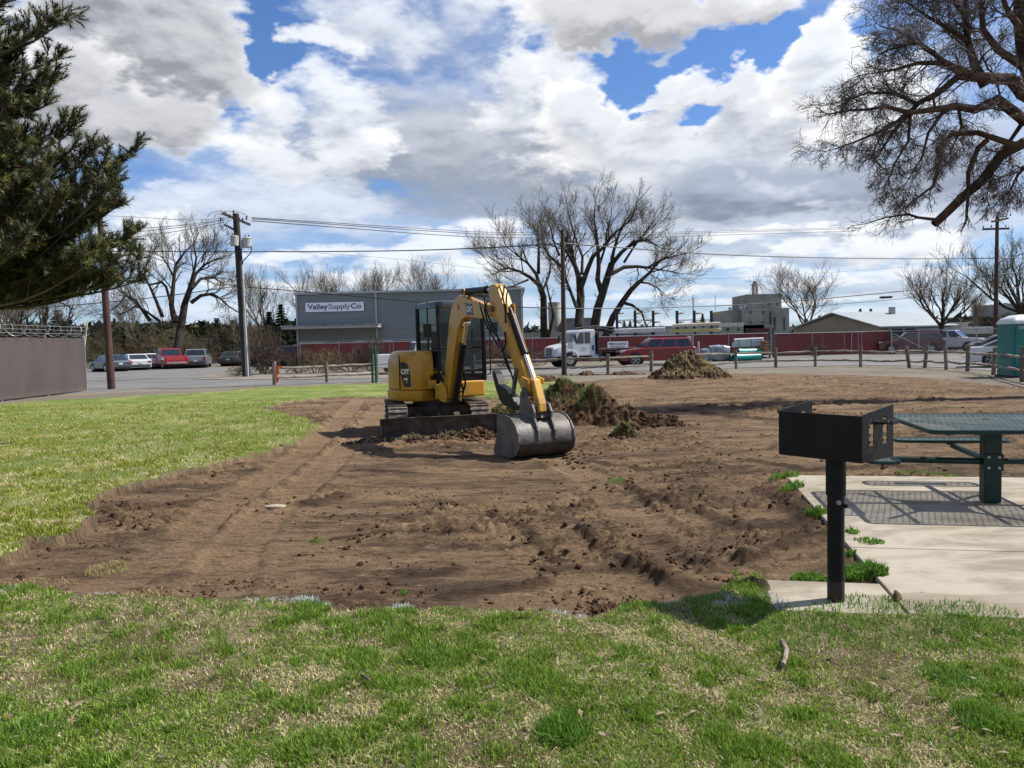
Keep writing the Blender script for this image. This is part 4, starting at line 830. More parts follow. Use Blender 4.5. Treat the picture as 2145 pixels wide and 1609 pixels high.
# ================================================================ excavator
C0=Vector((-1.58,15.3,0)); ya=math.atan2(-.891,.454); ex=empty('mini_excavator',C0,ya,'yellow mini excavator with black cab, raised boom and wide grey bucket resting on the dirt','excavator')
yel=mat('machine_yellow',(.47,.235,.009),.38,(.26,.155,.045),4.5,coat=.2,lo=.54,hi=.74,bump=.05,bs=60)
yeld=mat('machine_yellow_worn',(.55,.30,.03),.45,(.30,.17,.05),6,lo=.45,hi=.72,bump=.1)
kb=mat('cab_black',(.005,.005,.0055),.42,(.010,.010,.010),5,spec=.25)
steel=mat('worn_steel',(.125,.113,.104),.52,(.07,.054,.043),5,metal=.12,bump=.3,bs=25,lo=.4,hi=.66)
muddy=mat('muddy_steel',(.10,.072,.052),.8,(.045,.03,.022),5,bump=.6,bs=30,lo=.35,hi=.6)
rubber=mat('dusty_track',(.20,.165,.13),.9,(.07,.055,.045),6,bump=.5,bs=40,lo=.35,hi=.6)
chrome=mat('chrome_rod',(.75,.75,.76),.12,(.65,.65,.66),4,metal=1.)
hose=mat('hose_black',(.006,.006,.006),.5,spec=.25)
Mu=Matrix.Rotation(-rb(16),4,'Z'); Mu.translation=Vector((0,.02,0))
# undercarriage
for s in(-1,1):
    y=s*.76; mb=MB(); mb.M=Mu; pts=[]
    def belt_pt(u,r):  # u along the loop
        Ls=1.9; per=2*Ls+2*math.pi*r; u=u*per
        if u<Ls: return (-Ls/2+u,r)
        u-=Ls
        if u<math.pi*r: a=math.pi/2-u/r; return (Ls/2+r*math.cos(a),r*math.sin(a))
        u-=math.pi*r
        if u<Ls: return (Ls/2-u,-r)
        a=-math.pi/2-(u-Ls)/r; return (-Ls/2+r*math.cos(a),r*math.sin(a))
    N=104; Rr=.262
    o1=[belt_pt(i/N,Rr) for i in range(N)]; zc=.288
    rings=[]
    for yy,rr in((y-.2,0),(y+.2,0)):
        pass
    outer=[(p[0],p[1]+zc) for p in o1]; inner=[belt_pt(i/N,Rr-.045) for i in range(N)]; inner=[(p[0],p[1]+zc) for p in inner]
    vs=[(p[0],y-.17,p[1]) for p in outer]+[(p[0],y+.17,p[1]) for p in outer]+[(p[0],y+.17,p[1]) for p in inner]+[(p[0],y-.17,p[1]) for p in inner]; fs=[]
    for k in range(4):
        for i in range(N): fs.append((k*N+i,k*N+(i+1)%N,((k+1)%4)*N+(i+1)%N,((k+1)%4)*N+i))
    mb.add(vs,fs)
    for i in range(0,N,2):
        a=Vector((outer[i][0],0,outer[i][1])); b=Vector((outer[(i+1)%N][0],0,outer[(i+1)%N][1])); d=(b-a).normalized(); nrm=Vector((d.z,0,-d.x)) if True else None
        cen=(a+b)/2; out=Vector((cen.x-max(-.95,min(.95,cen.x)),0,cen.z-zc)); out=out.normalized(); M3=Matrix((d,Vector((0,1,0)),out)).transposed()
        mb.box((cen.x,y-.10,cen.z)+Vector((0,0,0)) if False else Vector((cen.x+out.x*.012,y-.095,cen.z+out.z*.012)),(.035,.19,.03),M=M3); mb.box(Vector((cen.x+out.x*.012,y+.085,cen.z+out.z*.012)),(.035,.155,.03),M=M3)
    tr_=mb.out('track',rubber,ex)
    mb=MB(); mb.M=Mu; mb.box((0,y,zc),(1.75,.22,.16)); mb.tube([(.95,y-.10,zc),(.95,y+.10,zc)],.21,20); mb.tube([(-.95,y-.11,zc),(-.95,y+.11,zc)],.21,20)
    for k in range(5): mb.tube([(-.62+k*.31,y-.15,.15),(-.62+k*.31,y+.15,.15)],.085,14)
    mb.out('track_frame',muddy,ex,smooth=True)
mb=MB(); mb.M=Mu; mb.box((0,0,.40),(.9,1.3,.2)); mb.tube([(0,0,.45),(0,0,.62)],.42,28); mb.prism([(.3,.30),(1.42,.10),(1.42,.26),(.3,.45)],-.42,-.30); mb.prism([(.3,.30),(1.42,.10),(1.42,.26),(.3,.45)],.30,.42)
mb.tube([(.45,0,.42),(1.38,0,.3)],.05,10); mb.out('undercarriage',muddy,ex,bevel=.01)
Mv=Mu@Matrix.Translation(Vector((1.47,-.04,0)))@Matrix.Rotation(rb(5),4,'Z')@Matrix.Translation(Vector((-1.47,0,0))); mb=MB(); mb.M=Mv; prof=[(1.45,.02),(1.47,.14),(1.49,.26),(1.53,.37),(1.56,.40),(1.50,.40),(1.44,.27),(1.42,.14),(1.40,.0)]
mb.prism(prof,-1.05,1.05); mb.box((1.46,-1.055,.19),(.16,.02,.40)); mb.box((1.46,1.055,.19),(.16,.02,.40)); bl=mb.out('dozer_blade',muddy,ex,bevel=.006)
mb=MB(); mb.M=Mv; mb.box((1.505,-.25,.045),(.022,1.2,.06)); mb.out('cutting_edge',steel,bl)
# upper body
hood=[(.60,-.20),(.62,-.46),(.52,-.62),(.27,-.765),(-.05,-.81),(-.38,-.79),(-.70,-.62),(-.90,-.35),(-.97,0),(-.90,.38),(-.62,.74),(-.46,.78),(-.46,-.20)]
def inset(P,k,c=(-.1,-.15)): return [(c[0]+(x-c[0])*(1-k),c[1]+(y-c[1])*(1-k)) for x,y in P]
def rr_(P,z): return [(x,y,z) for x,y in P]
mb=MB(); mb.loft([rr_(hood,.835),rr_(hood,1.22),rr_(inset(hood,.012),1.38),rr_(inset(hood,.05),1.49),rr_(inset(hood,.12),1.555),rr_(inset(hood,.22),1.58)]); h_=mb.out('engine_hood',yel,ex,smooth=True,bevel=.02,seg=3)
mb=MB(); mb.box((.27,-.772,1.18),(.012,.02,.66)); mb.out('panel_seam',kb,h_)
cw=[(.58,-.30),(.63,-.47),(.53,-.635),(.27,-.785),(-.05,-.83),(-.38,-.81),(-.72,-.64),(-.92,-.36),(-.99,0),(-.92,.40),(-.64,.76),(.30,.80),(.30,.3)]
mb=MB(); mb.loft([rr_(inset(cw,.03),.62),rr_(cw,.66),rr_(cw,.815),rr_(inset(cw,.02),.828)]); mb.out('counterweight',yel,ex,smooth=True,bevel=.012)
mb=MB(); mb.prism([(.30,.27),(.78,.27),(.80,.30),(.80,.76),(.74,.80),(.30,.80)],.68,.98,'z'); mb.out('step_box',yel,ex,bevel=.03,seg=3)
# recessed dark area and step between hood and boom
mb=MB(); mb.box((.56,.02,.76),(.30,.42,.20)); mb.box((.60,-.22,.98),(.10,.10,.26)); mb.box((.3,.0,.9),(.5,.5,.16)); mb.out('front_frame',kb,ex,bevel=.01)
mb=MB(); mb.box((.66,-.27,.93),(.06,.16,.15)); mb.box((.66,-.27,1.01),(.09,.18,.015)); mb.out('battery_step',yeld,ex,bevel=.006)
mb=MB(); mb.box((.625,-.45,.755),(.012,.012,.06)); mb.out('tie_down_mark',galv,ex)
# model badge on the chamfer
A2=Vector((.52,-.62,0)); B2=Vector((.27,-.765,0)); ed=(A2-B2).normalized(); nm2=Vector((ed.y,-ed.x,0)); ctr=(A2+B2)/2; ang=math.atan2(ed.y,ed.x)
Mb=Matrix.Rotation(ang,4,'Z'); Mb.translation=Vector((ctr.x,ctr.y,0))
mb=MB(); mb.M=Mb; pl=[(-.12,1.36),(-.06,1.375),(.03,1.34),(.085,1.26),(.11,1.12),(.12,.90),(-.07,.90),(-.10,1.0),(-.115,1.12)]; mb.prism(pl,-.012,-.004); dec=mb.out('badge_panel',mat('decal_black',(.008,.008,.009),.3),h_)
mb=MB(); mb.M=Mb; mb.prism([(-.07,.902),(-.02,.902),(-.10,1.10),(-.112,1.10),(-.10,1.0)],-.0145,-.0125); mb.out('badge_stripe',mat('decal_orange',(.5,.12,.01),.4),dec)
whm=mat('decal_white',(.8,.8,.78),.5,(.75,.75,.73)); def_n=Vector((nm2.x,nm2.y,0))
def badge(txt,size,m,z,dx=0,sx=1.,bold=.002,n=.0135): return text_obj(txt,size,m,dec,(ctr.x+nm2.x*n+ed.x*dx,ctr.y+nm2.y*n+ed.y*dx,z),(rb(90),0,ang),'lettering',.001,bold,sx)
badge('CAT',.125,whm,1.185,-.005,.80,.006); badge('305E',.058,whm,1.045,.01,.9,.002); badge('2',.04,whm,.985,.03)
mb=MB(); mb.M=Mb; mb.prism([(-.047,1.135),(.047,1.135),(0,1.195)],-.0175,-.015); mb.out('badge_triangle',yel,dec)
# cab
cx0,cx1,cy0,cy1,cz0,cz1=-.42,.74,-.12,.80,.98,2.47
gl=bpy.data.materials.new('cab_glass'); gl.use_nodes=True; nt=NT(gl.node_tree); nt.n.remove(nt.n['Principled BSDF']); tr=nt.new('ShaderNodeBsdfTransparent'); tr.inputs[0].default_value=(.34,.42,.40,1); gs=nt.new('ShaderNodeBsdfGlossy'); gs.inputs['Roughness'].default_value=.03; gs.inputs[0].default_value=(.9,.95,.95,1); mx=nt.new('ShaderNodeMixShader'); fr=nt.new('ShaderNodeFresnel'); fr.inputs[0].default_value=1.5; nt.put(mx.inputs[0],nt.m('MULTIPLY',fr.outputs[0],.8)); nt.l.new(tr.outputs[0],mx.inputs[1]); nt.l.new(gs.outputs[0],mx.inputs[2]); nt.l.new(mx.outputs[0],nt.n['Material Output'].inputs[0])
cab=empty('cab',(0,0,0)); cab.parent=ex
mb=MB()
P4=[(cx1,cy0),(cx1,cy1),(cx0,cy1),(cx0,cy0)]
for (x,y) in P4:
    lean=-.06 if x>0 else .0
    mb.tube([(x,y,cz0),(x,y,1.5),(x+lean,y*1.0,cz1-.08),(x+lean*1.8,y+(-.03 if y>0 else .03),cz1+.01)],.045 if x>0 else .05,8)
mb.box(((cx0+cx1)/2,(cy0+cy1)/2,cz0+.06),(cx1-cx0,cy1-cy0,.14)); mb.box(((cx0+cx1)/2,cy0,1.56),(cx1-cx0,.05,.07)); mb.box((.2,cy1,1.5),(.05,.05,1.0)); mb.box((cx1,(cy0+cy1)/2,1.18),(.05,cy1-cy0,.06)); mb.box((cx1+.0,(cy0+cy1)/2,1.62),(.04,cy1-cy0-.05,.035))
mb.box((cx0,(cy0+cy1)/2,1.45),(.05,cy1-cy0,.05)); mb.box((.14,cy0,2.05),(.035,.035,.95)); mb.out('cab_frame',kb,cab,bevel=.012)
mb=MB(); rp=rrect((cx0+cx1)/2-.03,(cy0+cy1)/2,cx1-cx0+.08,cy1-cy0+.06,.12); mb.loft([[(x,y,2.40) for x,y in rp],[(x,y,2.46) for x,y in rp],[(x,y,2.505) for x,y in inset(rp,.04,((cx0+cx1)/2,(cy0+cy1)/2))],[(x,y,2.525) for x,y in inset(rp,.14,((cx0+cx1)/2,(cy0+cy1)/2))]]); mb.out('cab_roof',mat('roof_dark_grey',(.045,.045,.048),.3,(.03,.03,.032),4,spec=.4),cab,smooth=True)
mb=MB(); mb.quad((cx1+.005,cy0+.05,1.22),(cx1+.005,cy1-.05,1.22),(cx1-.055,cy1-.05,2.38),(cx1-.055,cy0+.05,2.38)); mb.out('windscreen',gl,cab)
mb=MB(); mb.quad((cx0+.05,cy0-.005,1.62),(cx1-.05,cy0-.005,1.62),(cx1-.1,cy0-.005,2.38),(cx0+.05,cy0-.005,2.38)); mb.out('side_window',gl,cab)
mb=MB(); mb.quad((cx0+.05,cy1+.005,1.1),(cx1-.05,cy1+.005,1.1),(cx1-.1,cy1+.005,2.38),(cx0+.05,cy1+.005,2.38)); mb.out('door_window',gl,cab)
mb=MB(); mb.quad((cx0-.005,cy0+.05,1.5),(cx0-.005,cy1-.05,1.5),(cx0-.005,cy1-.05,2.38),(cx0-.005,cy0+.05,2.38)); mb.out('rear_window',gl,cab)
mb=MB(); mb.box((-.05,.36,1.30),(.5,.5,.12)); mb.box((-.28,.36,1.65),(.12,.48,.65)); mb.box((-.3,.36,2.03),(.09,.26,.18)); mb.out('operator_seat',mat('seat_grey',(.03,.03,.032),.8),cab,bevel=.04)
mb=MB(); mb.box((.15,.0,1.38),(.35,.12,.28)); mb.box((.15,.68,1.38),(.35,.12,.28)); mb.tube([(.25,.0,1.5),(.3,.0,1.72)],.016,8); mb.tube([(.25,.68,1.5),(.3,.68,1.72)],.016,8); mb.box((.5,.0,1.72),(.04,.16,.14)); mb.out('controls',kb,cab,bevel=.01)
mb=MB(); mb.tube([(.72,-.14,2.06),(.80,-.28,2.07),(.80,-.36,2.07)],.012,8); mb.box((.80,-.38,1.96),(.05,.155,.25)); mb.out('mirror',kb,cab,bevel=.02)
mb=MB(); mb.tube([(.72,.82,2.10),(.82,.93,2.12)],.012,8); mb.box((.84,.98,2.0),(.05,.15,.2)); mb.out('mirror',kb,cab,bevel=.02)
mb=MB(); mb.tube([(.74,.86,1.98),(.80,.90,1.98),(.81,.90,1.9),(.81,.90,1.15),(.80,.9,1.10),(.74,.86,1.08)],.014,8); mb.out('grab_rail',kb,cab,smooth=True)
mb=MB(); mb.tube([(.7,.35,1.3),(.68,.30,1.9),(.66,.24,2.3)],.009,6); mb.out('wiper',kb,cab)
# boom
yb=-.08
mb=MB(); mb.tube([(1.0,yb,.62),(1.0,yb,.98)],.12,18); mb.box((.86,yb,.80),(.32,.30,.28)); mb.prism([(.95,.64),(1.22,.62),(1.26,.74),(1.20,.90),(1.06,1.0),(.95,.96)],yb-.17,yb-.115); mb.prism([(.95,.64),(1.22,.62),(1.26,.74),(1.20,.90),(1.06,1.0),(.95,.96)],yb+.115,yb+.17); mb.out('swing_post',yeld,ex,bevel=.012)
bp=[(1.06,.72),(1.16,.66),(1.25,.70),(1.38,1.05),(1.56,1.52),(1.78,1.96),(1.95,2.12),(2.15,2.16),(2.75,2.10),(3.10,2.12),(3.20,2.17),(3.20,2.27),(3.12,2.31),(2.80,2.34),(2.2,2.46),(1.85,2.54),(1.68,2.50),(1.52,2.37),(1.38,2.12),(1.20,1.52),(1.07,1.05)]
mb=MB(); mb.prism(bp,yb-.10,yb+.10); bo=mb.out('boom',yel,ex,bevel=.012)
mb=MB(); mb.prism([(1.90,2.50),(2.02,2.46),(2.05,2.60),(2.0,2.66),(1.93,2.62)],yb-.075,yb-.05); mb.prism([(1.90,2.50),(2.02,2.46),(2.05,2.60),(2.0,2.66),(1.93,2.62)],yb+.05,yb+.075); mb.out('cylinder_lug',yel,bo,bevel=.004)
mb=MB(); mb.prism([(2.20,2.19),(2.46,2.17),(2.40,2.36),(2.14,2.40)],yb-.106,yb-.102); d2=mb.out('badge_panel',mat('decal_black',(.008,.008,.009),.3),bo)
text_obj('CAT',.13,whm,d2,(2.31,yb-.108,2.275),(rb(90),rb(5),0),'lettering',.001,.005,.85)
mb=MB(); mb.prism([(1.78,2.30),(1.87,2.29),(1.87,2.38),(1.78,2.39)],yb-.105,yb-.102); mb.out('warning_sticker',mat('sticker_red',(.5,.05,.03),.5),bo)
def cyl_(name,a,b,f,r1,r2,y=yb,parent=ex):
    a=Vector((a[0],y,a[1])); b=Vector((b[0],y,b[1])); m_=a.lerp(b,f); mb=MB(); mb.tube([a,m_],r1,16); mb.tube([m_,m_+(m_-a).normalized()*.03],r1*1.12,16); mb.tube([a-Vector((0,.08,0)),a+Vector((0,.08,0))],r1*.75,12)
    o=mb.out(name,kb,parent,smooth=True); mb=MB(); mb.tube([m_,b],r2,14); mb.tube([b-Vector((0,.06,0)),b+Vector((0,.06,0))],r2*1.5,12); mb.out('rod',chrome,o,smooth=True); return o
cyl_('boom_cylinder',(1.34,.66),(1.93,2.06),.72,.065,.036); cyl_('stick_cylinder',(1.97,2.60),(3.12,2.56),.70,.062,.034); cyl_('bucket_cylinder',(3.60,2.22),(4.36,1.12),.62,.055,.032)
# stick
sp_=[(3.05,2.52),(3.08,2.62),(3.22,2.64),(3.34,2.60),(3.58,2.26),(3.70,2.05),(4.32,1.12),(4.36,.98),(4.28,.90),(4.16,.92),(4.02,1.10),(3.50,1.92),(3.36,2.05),(3.22,2.10),(3.12,2.20)]
mb=MB(); mb.prism(sp_,yb-.09,yb+.09); st=mb.out('stick',yel,ex,bevel=.012)
mb=MB(); mb.prism([(3.52,2.30),(3.66,2.30),(3.68,2.16),(3.56,2.14)],yb-.075,yb-.05); mb.prism([(3.52,2.30),(3.66,2.30),(3.68,2.16),(3.56,2.14)],yb+.05,yb+.075); mb.out('rod_lug',yel,st)
for px_,pz_ in((3.21,2.24),(4.26,.98),(4.17,1.15)): mb=MB(); mb.tube([(px_,yb-.13,pz_),(px_,yb+.13,pz_)],.046,14); mb.out('pin',steel,st,smooth=True)
for dy in(-.125,.125):
    mb=MB(); mb.prism([(4.12,1.10),(4.22,1.19),(4.42,1.15),(4.42,1.07),(4.25,1.06)],yb+dy-.018,yb+dy+.018); mb.out('link',yeld,st,bevel=.008)
mb=MB(); mb.prism([(4.34,1.17),(4.44,1.15),(4.60,.80),(4.62,.68),(4.52,.66),(4.46,.80)],yb-.06,yb+.06); mb.out('bucket_link',yeld,st,bevel=.015)
# hoses
def hz(pts,r=.014):
    mb=MB(); P=[Vector(p) for p in pts]; Q=[]
    for i in range(len(P)-1):
        a=P[max(i-1,0)];b=P[i];c=P[i+1];d=P[min(i+2,len(P)-1)]
        for k in range(6):
            t=k/6; Q.append(.5*((2*b)+(c-a)*t+(2*a-5*b+4*c-d)*t*t+(3*b-a-3*c+d)*t**3))
    Q.append(P[-1]); mb.tube(Q,r,7); mb.out('hose',hose,ex,smooth=True)
hz([(1.9,yb-.05,2.56),(2.4,yb-.04,2.50),(2.85,yb-.09,2.47),(3.05,yb-.16,2.35),(3.15,yb-.16,2.15),(3.35,yb-.13,1.90)]); hz([(1.9,yb+.05,2.56),(2.4,yb+.04,2.49),(2.9,yb+.0,2.45),(3.0,yb-.14,2.25),(3.2,yb-.15,1.95),(3.5,yb-.13,1.75)])
hz([(2.75,yb-.11,2.36),(2.95,yb-.17,2.20),(3.10,yb-.17,2.0),(3.42,yb-.14,1.68),(3.62,yb-.13,1.50)]); hz([(3.3,yb-.12,1.95),(3.55,yb-.13,1.62),(3.78,yb-.13,1.36),(3.92,yb-.12,1.12)]); hz([(3.55,yb-.10,1.70),(3.66,yb-.16,1.60),(3.74,yb-.14,1.36),(3.84,yb-.11,1.22)],.012)
hz([(3.34,yb+.05,2.60),(3.48,yb+.04,2.52),(3.60,yb-.04,2.42),(3.62,yb-.06,2.28)],.013); hz([(3.36,yb-.05,2.60),(3.55,yb-.09,2.44),(3.64,yb-.09,2.20),(3.66,yb-.10,2.0)],.013)
hz([(1.05,yb-.08,1.0),(1.0,yb-.13,1.12),(.96,yb-.12,1.0),(.92,yb-.1,.88)],.016); hz([(1.12,yb-.14,.98),(1.08,yb-.18,1.18),(1.0,yb-.17,1.08),(.94,yb-.14,.92)],.016); hz([(1.38,yb+.12,.95),(1.30,yb+.18,.80),(1.15,yb+.17,.72),(.9,yb+.1,.76)],.018); hz([(1.44,yb+.12,1.25),(1.42,yb+.17,1.0),(1.28,yb+.17,.82),(.95,yb+.1,.8)],.018)
mb=MB()
for (x,z) in((3.62,1.52),(3.70,1.42),(3.56,1.60)): mb.box((x,yb-.13,z),(.05,.05,.07),M=Matrix.Rotation(-.9,3,'Y'))
mb.out('hose_clamp',steel,ex,bevel=.006)
mb=MB(); mb.tube([(3.62,yb-.10,1.86),(3.70,yb-.12,1.70),(3.60,yb-.12,1.55)],.013,6); mb.out('hose',hose,ex)
# thumb
mb=MB(); mb.prism([(3.22,1.22),(3.28,1.26),(3.36,1.20),(3.46,1.04),(3.70,.98),(3.92,.86),(4.02,.74),(3.96,.66),(3.80,.70),(3.60,.72),(3.48,.80),(3.40,.90),(3.32,1.02)],yb-.15,yb-.02); mb.box((3.75,yb-.06,.80),(.3,.16,.06)); th_=mb.out('thumb',kb,ex,bevel=.01)
mb=MB(); mb.tube([(3.98,yb-.14,.74),(3.98,yb+.02,.74)],.06,14); mb.tube([(4.0,yb-.1,1.3),(3.86,yb-.1,.9)],.035,10); mb.out('thumb_cylinder',steel,th_,smooth=True)
# bucket
Mk=Matrix.Translation(Vector((4.36,0,1.0)))@Matrix.Diagonal(Vector((.88,1,.93,1)))@Matrix.Translation(Vector((-4.36,0,-1.04)))
by0,by1=yb-.45,yb+.45
outer=[(4.12,.62),(4.32,.63),(4.50,.60),(4.64,.52),(4.73,.40),(4.76,.27),(4.73,.15),(4.65,.06),(4.52,.01),(4.25,-.01),(3.90,-.02)]
inner=[(3.92,.0),(4.25,.02),(4.51,.04),(4.62,.09),(4.70,.17),(4.73,.27),(4.70,.39),(4.61,.50),(4.48,.57),(4.31,.60),(4.12,.59)]
mb=MB(); mb.M=Mk; n=len(outer); vs=[(x,by0,z) for x,z in outer]+[(x,by1,z) for x,z in outer]; vi=[(x,by0,z) for x,z in inner]+[(x,by1,z) for x,z in inner]
fs=[(i,i+1,n+i+1,n+i) for i in range(n-1)]; mb.add(vs,fs); mb.add(vi,fs); mb.add([vs[0],vs[n],vi[2*n-1],vi[n-1]],[(0,1,2,3)]); mb.add([vs[n-1],vs[2*n-1],vi[n],vi[0]],[(0,1,2,3)])
bk=mb.out('bucket',steel,ex,smooth=True)
for y in(by0-.012,by1+.012):
    mb=MB(); mb.M=Mk; mb.prism([(4.06,.64),(4.32,.65),(4.51,.62),(4.655,.53),(4.75,.405),(4.785,.27),(4.75,.14),(4.66,.045),(4.52,-.005),(3.86,-.03),(3.84,.06),(3.97,.30),(4.02,.48)],y-.012,y+.012); mb.out('side_cutter',steel,bk,bevel=.004)
mb=MB(); mb.M=Mk; wp=[(4.776,.22),(4.752,.13),(4.665,.038),(4.53,-.012),(4.25,-.03),(3.85,-.04),(3.85,-.022),(4.25,-.012),(4.525,.008),(4.655,.058),(4.735,.15),(4.762,.22)]; mb.prism(wp,by0+.01,by1-.01); mb.out('wear_plate',mat('wear_dark',(.07,.05,.042),.55,(.035,.026,.022),5,metal=.3,bump=.4,bs=30),bk)
mb=MB(); mb.M=Mk; mb.tube([(4.10,by0,.625),(4.10,by1,.625)],.028,10); mb.out('lip',steel,bk,smooth=True)
for dy in(-.14,.14):
    mb=MB(); mb.M=Mk; mb.prism([(4.10,.55),(4.18,.98),(4.27,1.05),(4.36,1.0),(4.44,.84),(4.58,.82),(4.66,.70),(4.66,.60),(4.765,.42),(4.79,.27),(4.74,.25),(4.70,.40),(4.60,.50),(4.40,.585)],yb+dy-.016,yb+dy+.016); mb.out('bucket_ear',steel,bk,bevel=.005)
mb=MB(); mb.M=Mk; mb.tube([(4.54,yb-.17,.73),(4.54,yb+.17,.73)],.045,14); mb.tube([(4.27,yb-.18,.96),(4.27,yb+.18,.96)],.04,14); mb.prism([(4.20,.60),(4.24,.80),(4.50,.76),(4.60,.60)],yb-.12,yb+.12); mb.out('coupler',steel,bk,smooth=True)
# ================================================================ soil piles
def pile(name,bumps,label,cat,rough=.28,sod=0.,sodcol=None,N=150,seed=0,sodhi=.0,green=.5):
    cen=[(G(px,py),z,rx,ry) for px,py,z,rx,ry in bumps]; x0=min(c.x-rx*2.3 for c,z,rx,ry in cen); x1=max(c.x+rx*2.3 for c,z,rx,ry in cen); y0=min(c.y-ry*2.3 for c,z,rx,ry in cen); y1=max(c.y+ry*2.3 for c,z,rx,ry in cen)
    def H(x,y):
        f=np.zeros_like(x); wx=(fbm(x*2.2,y*2.2,3,seed+1)-.5)*.45; wy=(fbm(x*2.2+7,y*2.2,3,seed+2)-.5)*.45
        for c,z,rx,ry in cen: f=np.maximum(f,z*np.exp(-(((x-c.x+wx*rx*1.3)/rx)**2+((y-c.y+wy*ry*1.3)/ry)**2)*.9))
        e=ss(f,.04,.16); r=1-np.abs(2*fbm(x*3.2,y*3.2,4,seed+3)-1); q=np.abs(2*fbm(x*7,y*7,3,seed+4)-1)
        return f+e*((r-.75)*rough*1.1+(q-.3)*.12+(fbm(x*19,y*19,3,seed+5)-.5)*.07)-.05*(1-e)-.02
    nx=int(N*max(1,(x1-x0)/(y1-y0))); X,Y=np.meshgrid(np.linspace(x0,x1,nx),np.linspace(y0,y1,N)); X=X+(NR.rand(*X.shape)-.5)*.01; Z=H(X,Y); idx=np.arange(nx*N).reshape(N,nx)
    F=np.stack([idx[:-1,:-1].ravel(),idx[:-1,1:].ravel(),idx[1:,1:].ravel(),idx[1:,:-1].ravel()],1); keep=(Z.ravel()[F].max(1)>-.045); c0=cen[0][0]
    me=np_mesh(name,np.stack([X.ravel()-c0.x,Y.ravel()-c0.y,Z.ravel()],1),F[keep],4); o=link(name,me,mat('pile_soil',(.115,.070,.040),.98,(.040,.024,.015),5,bump=1.,bs=45,world=True,spec=.1,lo=.4,hi=.6)); o.location=(c0.x,c0.y,0); me.polygons.foreach_set('use_smooth',[True]*len(me.polygons)); tag(o,label,cat)
    if sod:
        n=int(sod); x=x0+(x1-x0)*NR.rand(n); y=y0+(y1-y0)*NR.rand(n); z=H(x,y); m_=fbm(x*1.8,y*1.8,3,seed+8); k=(z>.03)&(m_>.42)&(z>sodhi); x,y,z=x[k],y[k],z[k]; gsel=NR.rand(len(x))<green*ss(fbm(x*1.2,y*1.2,2,seed+9),.35,.6)*1.4
        col=np.where(gsel[:,None],np.array([.135,.20,.045])*(.6+.8*NR.rand(len(x),1)),np.array([.46,.38,.21])*(.6+.6*NR.rand(len(x),1)))
        sc_=cen[0][0].y/15; V,Fb,Cb=blades(x-c0.x,y-c0.y,z,.075*sc_*(.5+NR.rand(len(x))),.010*sc_*(.7+.6*NR.rand(len(x))),.4+.55*NR.rand(len(x)),col); link('sod',np_mesh('sod',V,Fb,3,Cb),bm_,o)
    pts=[]
    for i in range(500):
        c,z,rx,ry=cen[R.randrange(len(cen))]; a=R.random()*6.283; q=abs(R.gauss(1.2,.45)); X_,Y_=c.x+math.cos(a)*rx*q,c.y+math.sin(a)*ry*q; zz_=float(H(np.array([X_]),np.array([Y_]))[0]); rr=.012+.05*R.random()**3; pts.append((X_-c0.x,Y_-c0.y,max(zz_,0)+rr*.3,rr))
    o2=clods('clods',pts,soil,None,'stuff'); o2.parent=o; return o
pile('soil_pile',[(1190,876,.86,.66,.50),(1250,884,.78,.50,.40),(1310,890,.40,.45,.28),(1380,893,.22,.42,.16)],'dark heap of turned soil with torn sod right behind the bucket','soil pile',.22,22000,None,150,500,.35,.75)
pile('sod_pile',[(1175,842,.50,.75,.5),(1210,838,.42,.5,.5)],'long green-topped strip of peeled sod on the dirt behind the bucket arm','sod pile',.12,30000,None,90,510,.1,1.2)
pile('sod_pile',[(1075,893,.42,.30,.35),(1050,880,.30,.25,.3),(1100,865,.52,.25,.3)],'green and straw sod scraps heaped between the tracks and the bucket','sod pile',.2,20000,None,90,520,.02,.9)
pile('sod_pile',[(1305,916,.21,.22,.16),(1325,905,.2,.14,.14)],'small green sod clump right of the bucket in front of the soil heap','sod pile',.12,14000,None,60,540,.02,1.)
pile('soil_pile',[(1437,792,1.12,.95,.8),(1478,792,.55,.75,.6),(1400,792,.45,.6,.5)],'far conical heap of brown clods and dead sod by the rail fence','soil pile',.42,10000,None,150,560,.1,.08)
pile('soil_pile',[(880,925,.12,.9,.13),(950,918,.14,.6,.12),(1000,915,.16,.35,.14)],'low berm of crumbled soil and sod scraps in front of the dozer blade','soil pile',.1,6000,None,60,580,.02,.6)
pile('soil_pile',[(1310,785,.18,.8,.3),(1230,786,.2,.5,.3),(1130,800,.3,.8,.4)],'low spoil ridge along the foot of the rail fence','soil pile',.15,900,None,60,590,.02,.4)
# ================================================================ background things
wood_=mat('weathered_wood',(.25,.21,.165),.9,(.12,.095,.07),4,bump=.7,bs=20,st=(1,1,.4),lo=.3,hi=.6)
woodh=mat('weathered_rail',(.36,.32,.26),.9,(.15,.12,.09),3,bump=.7,bs=20,st=(.4,1,1),lo=.3,hi=.65)
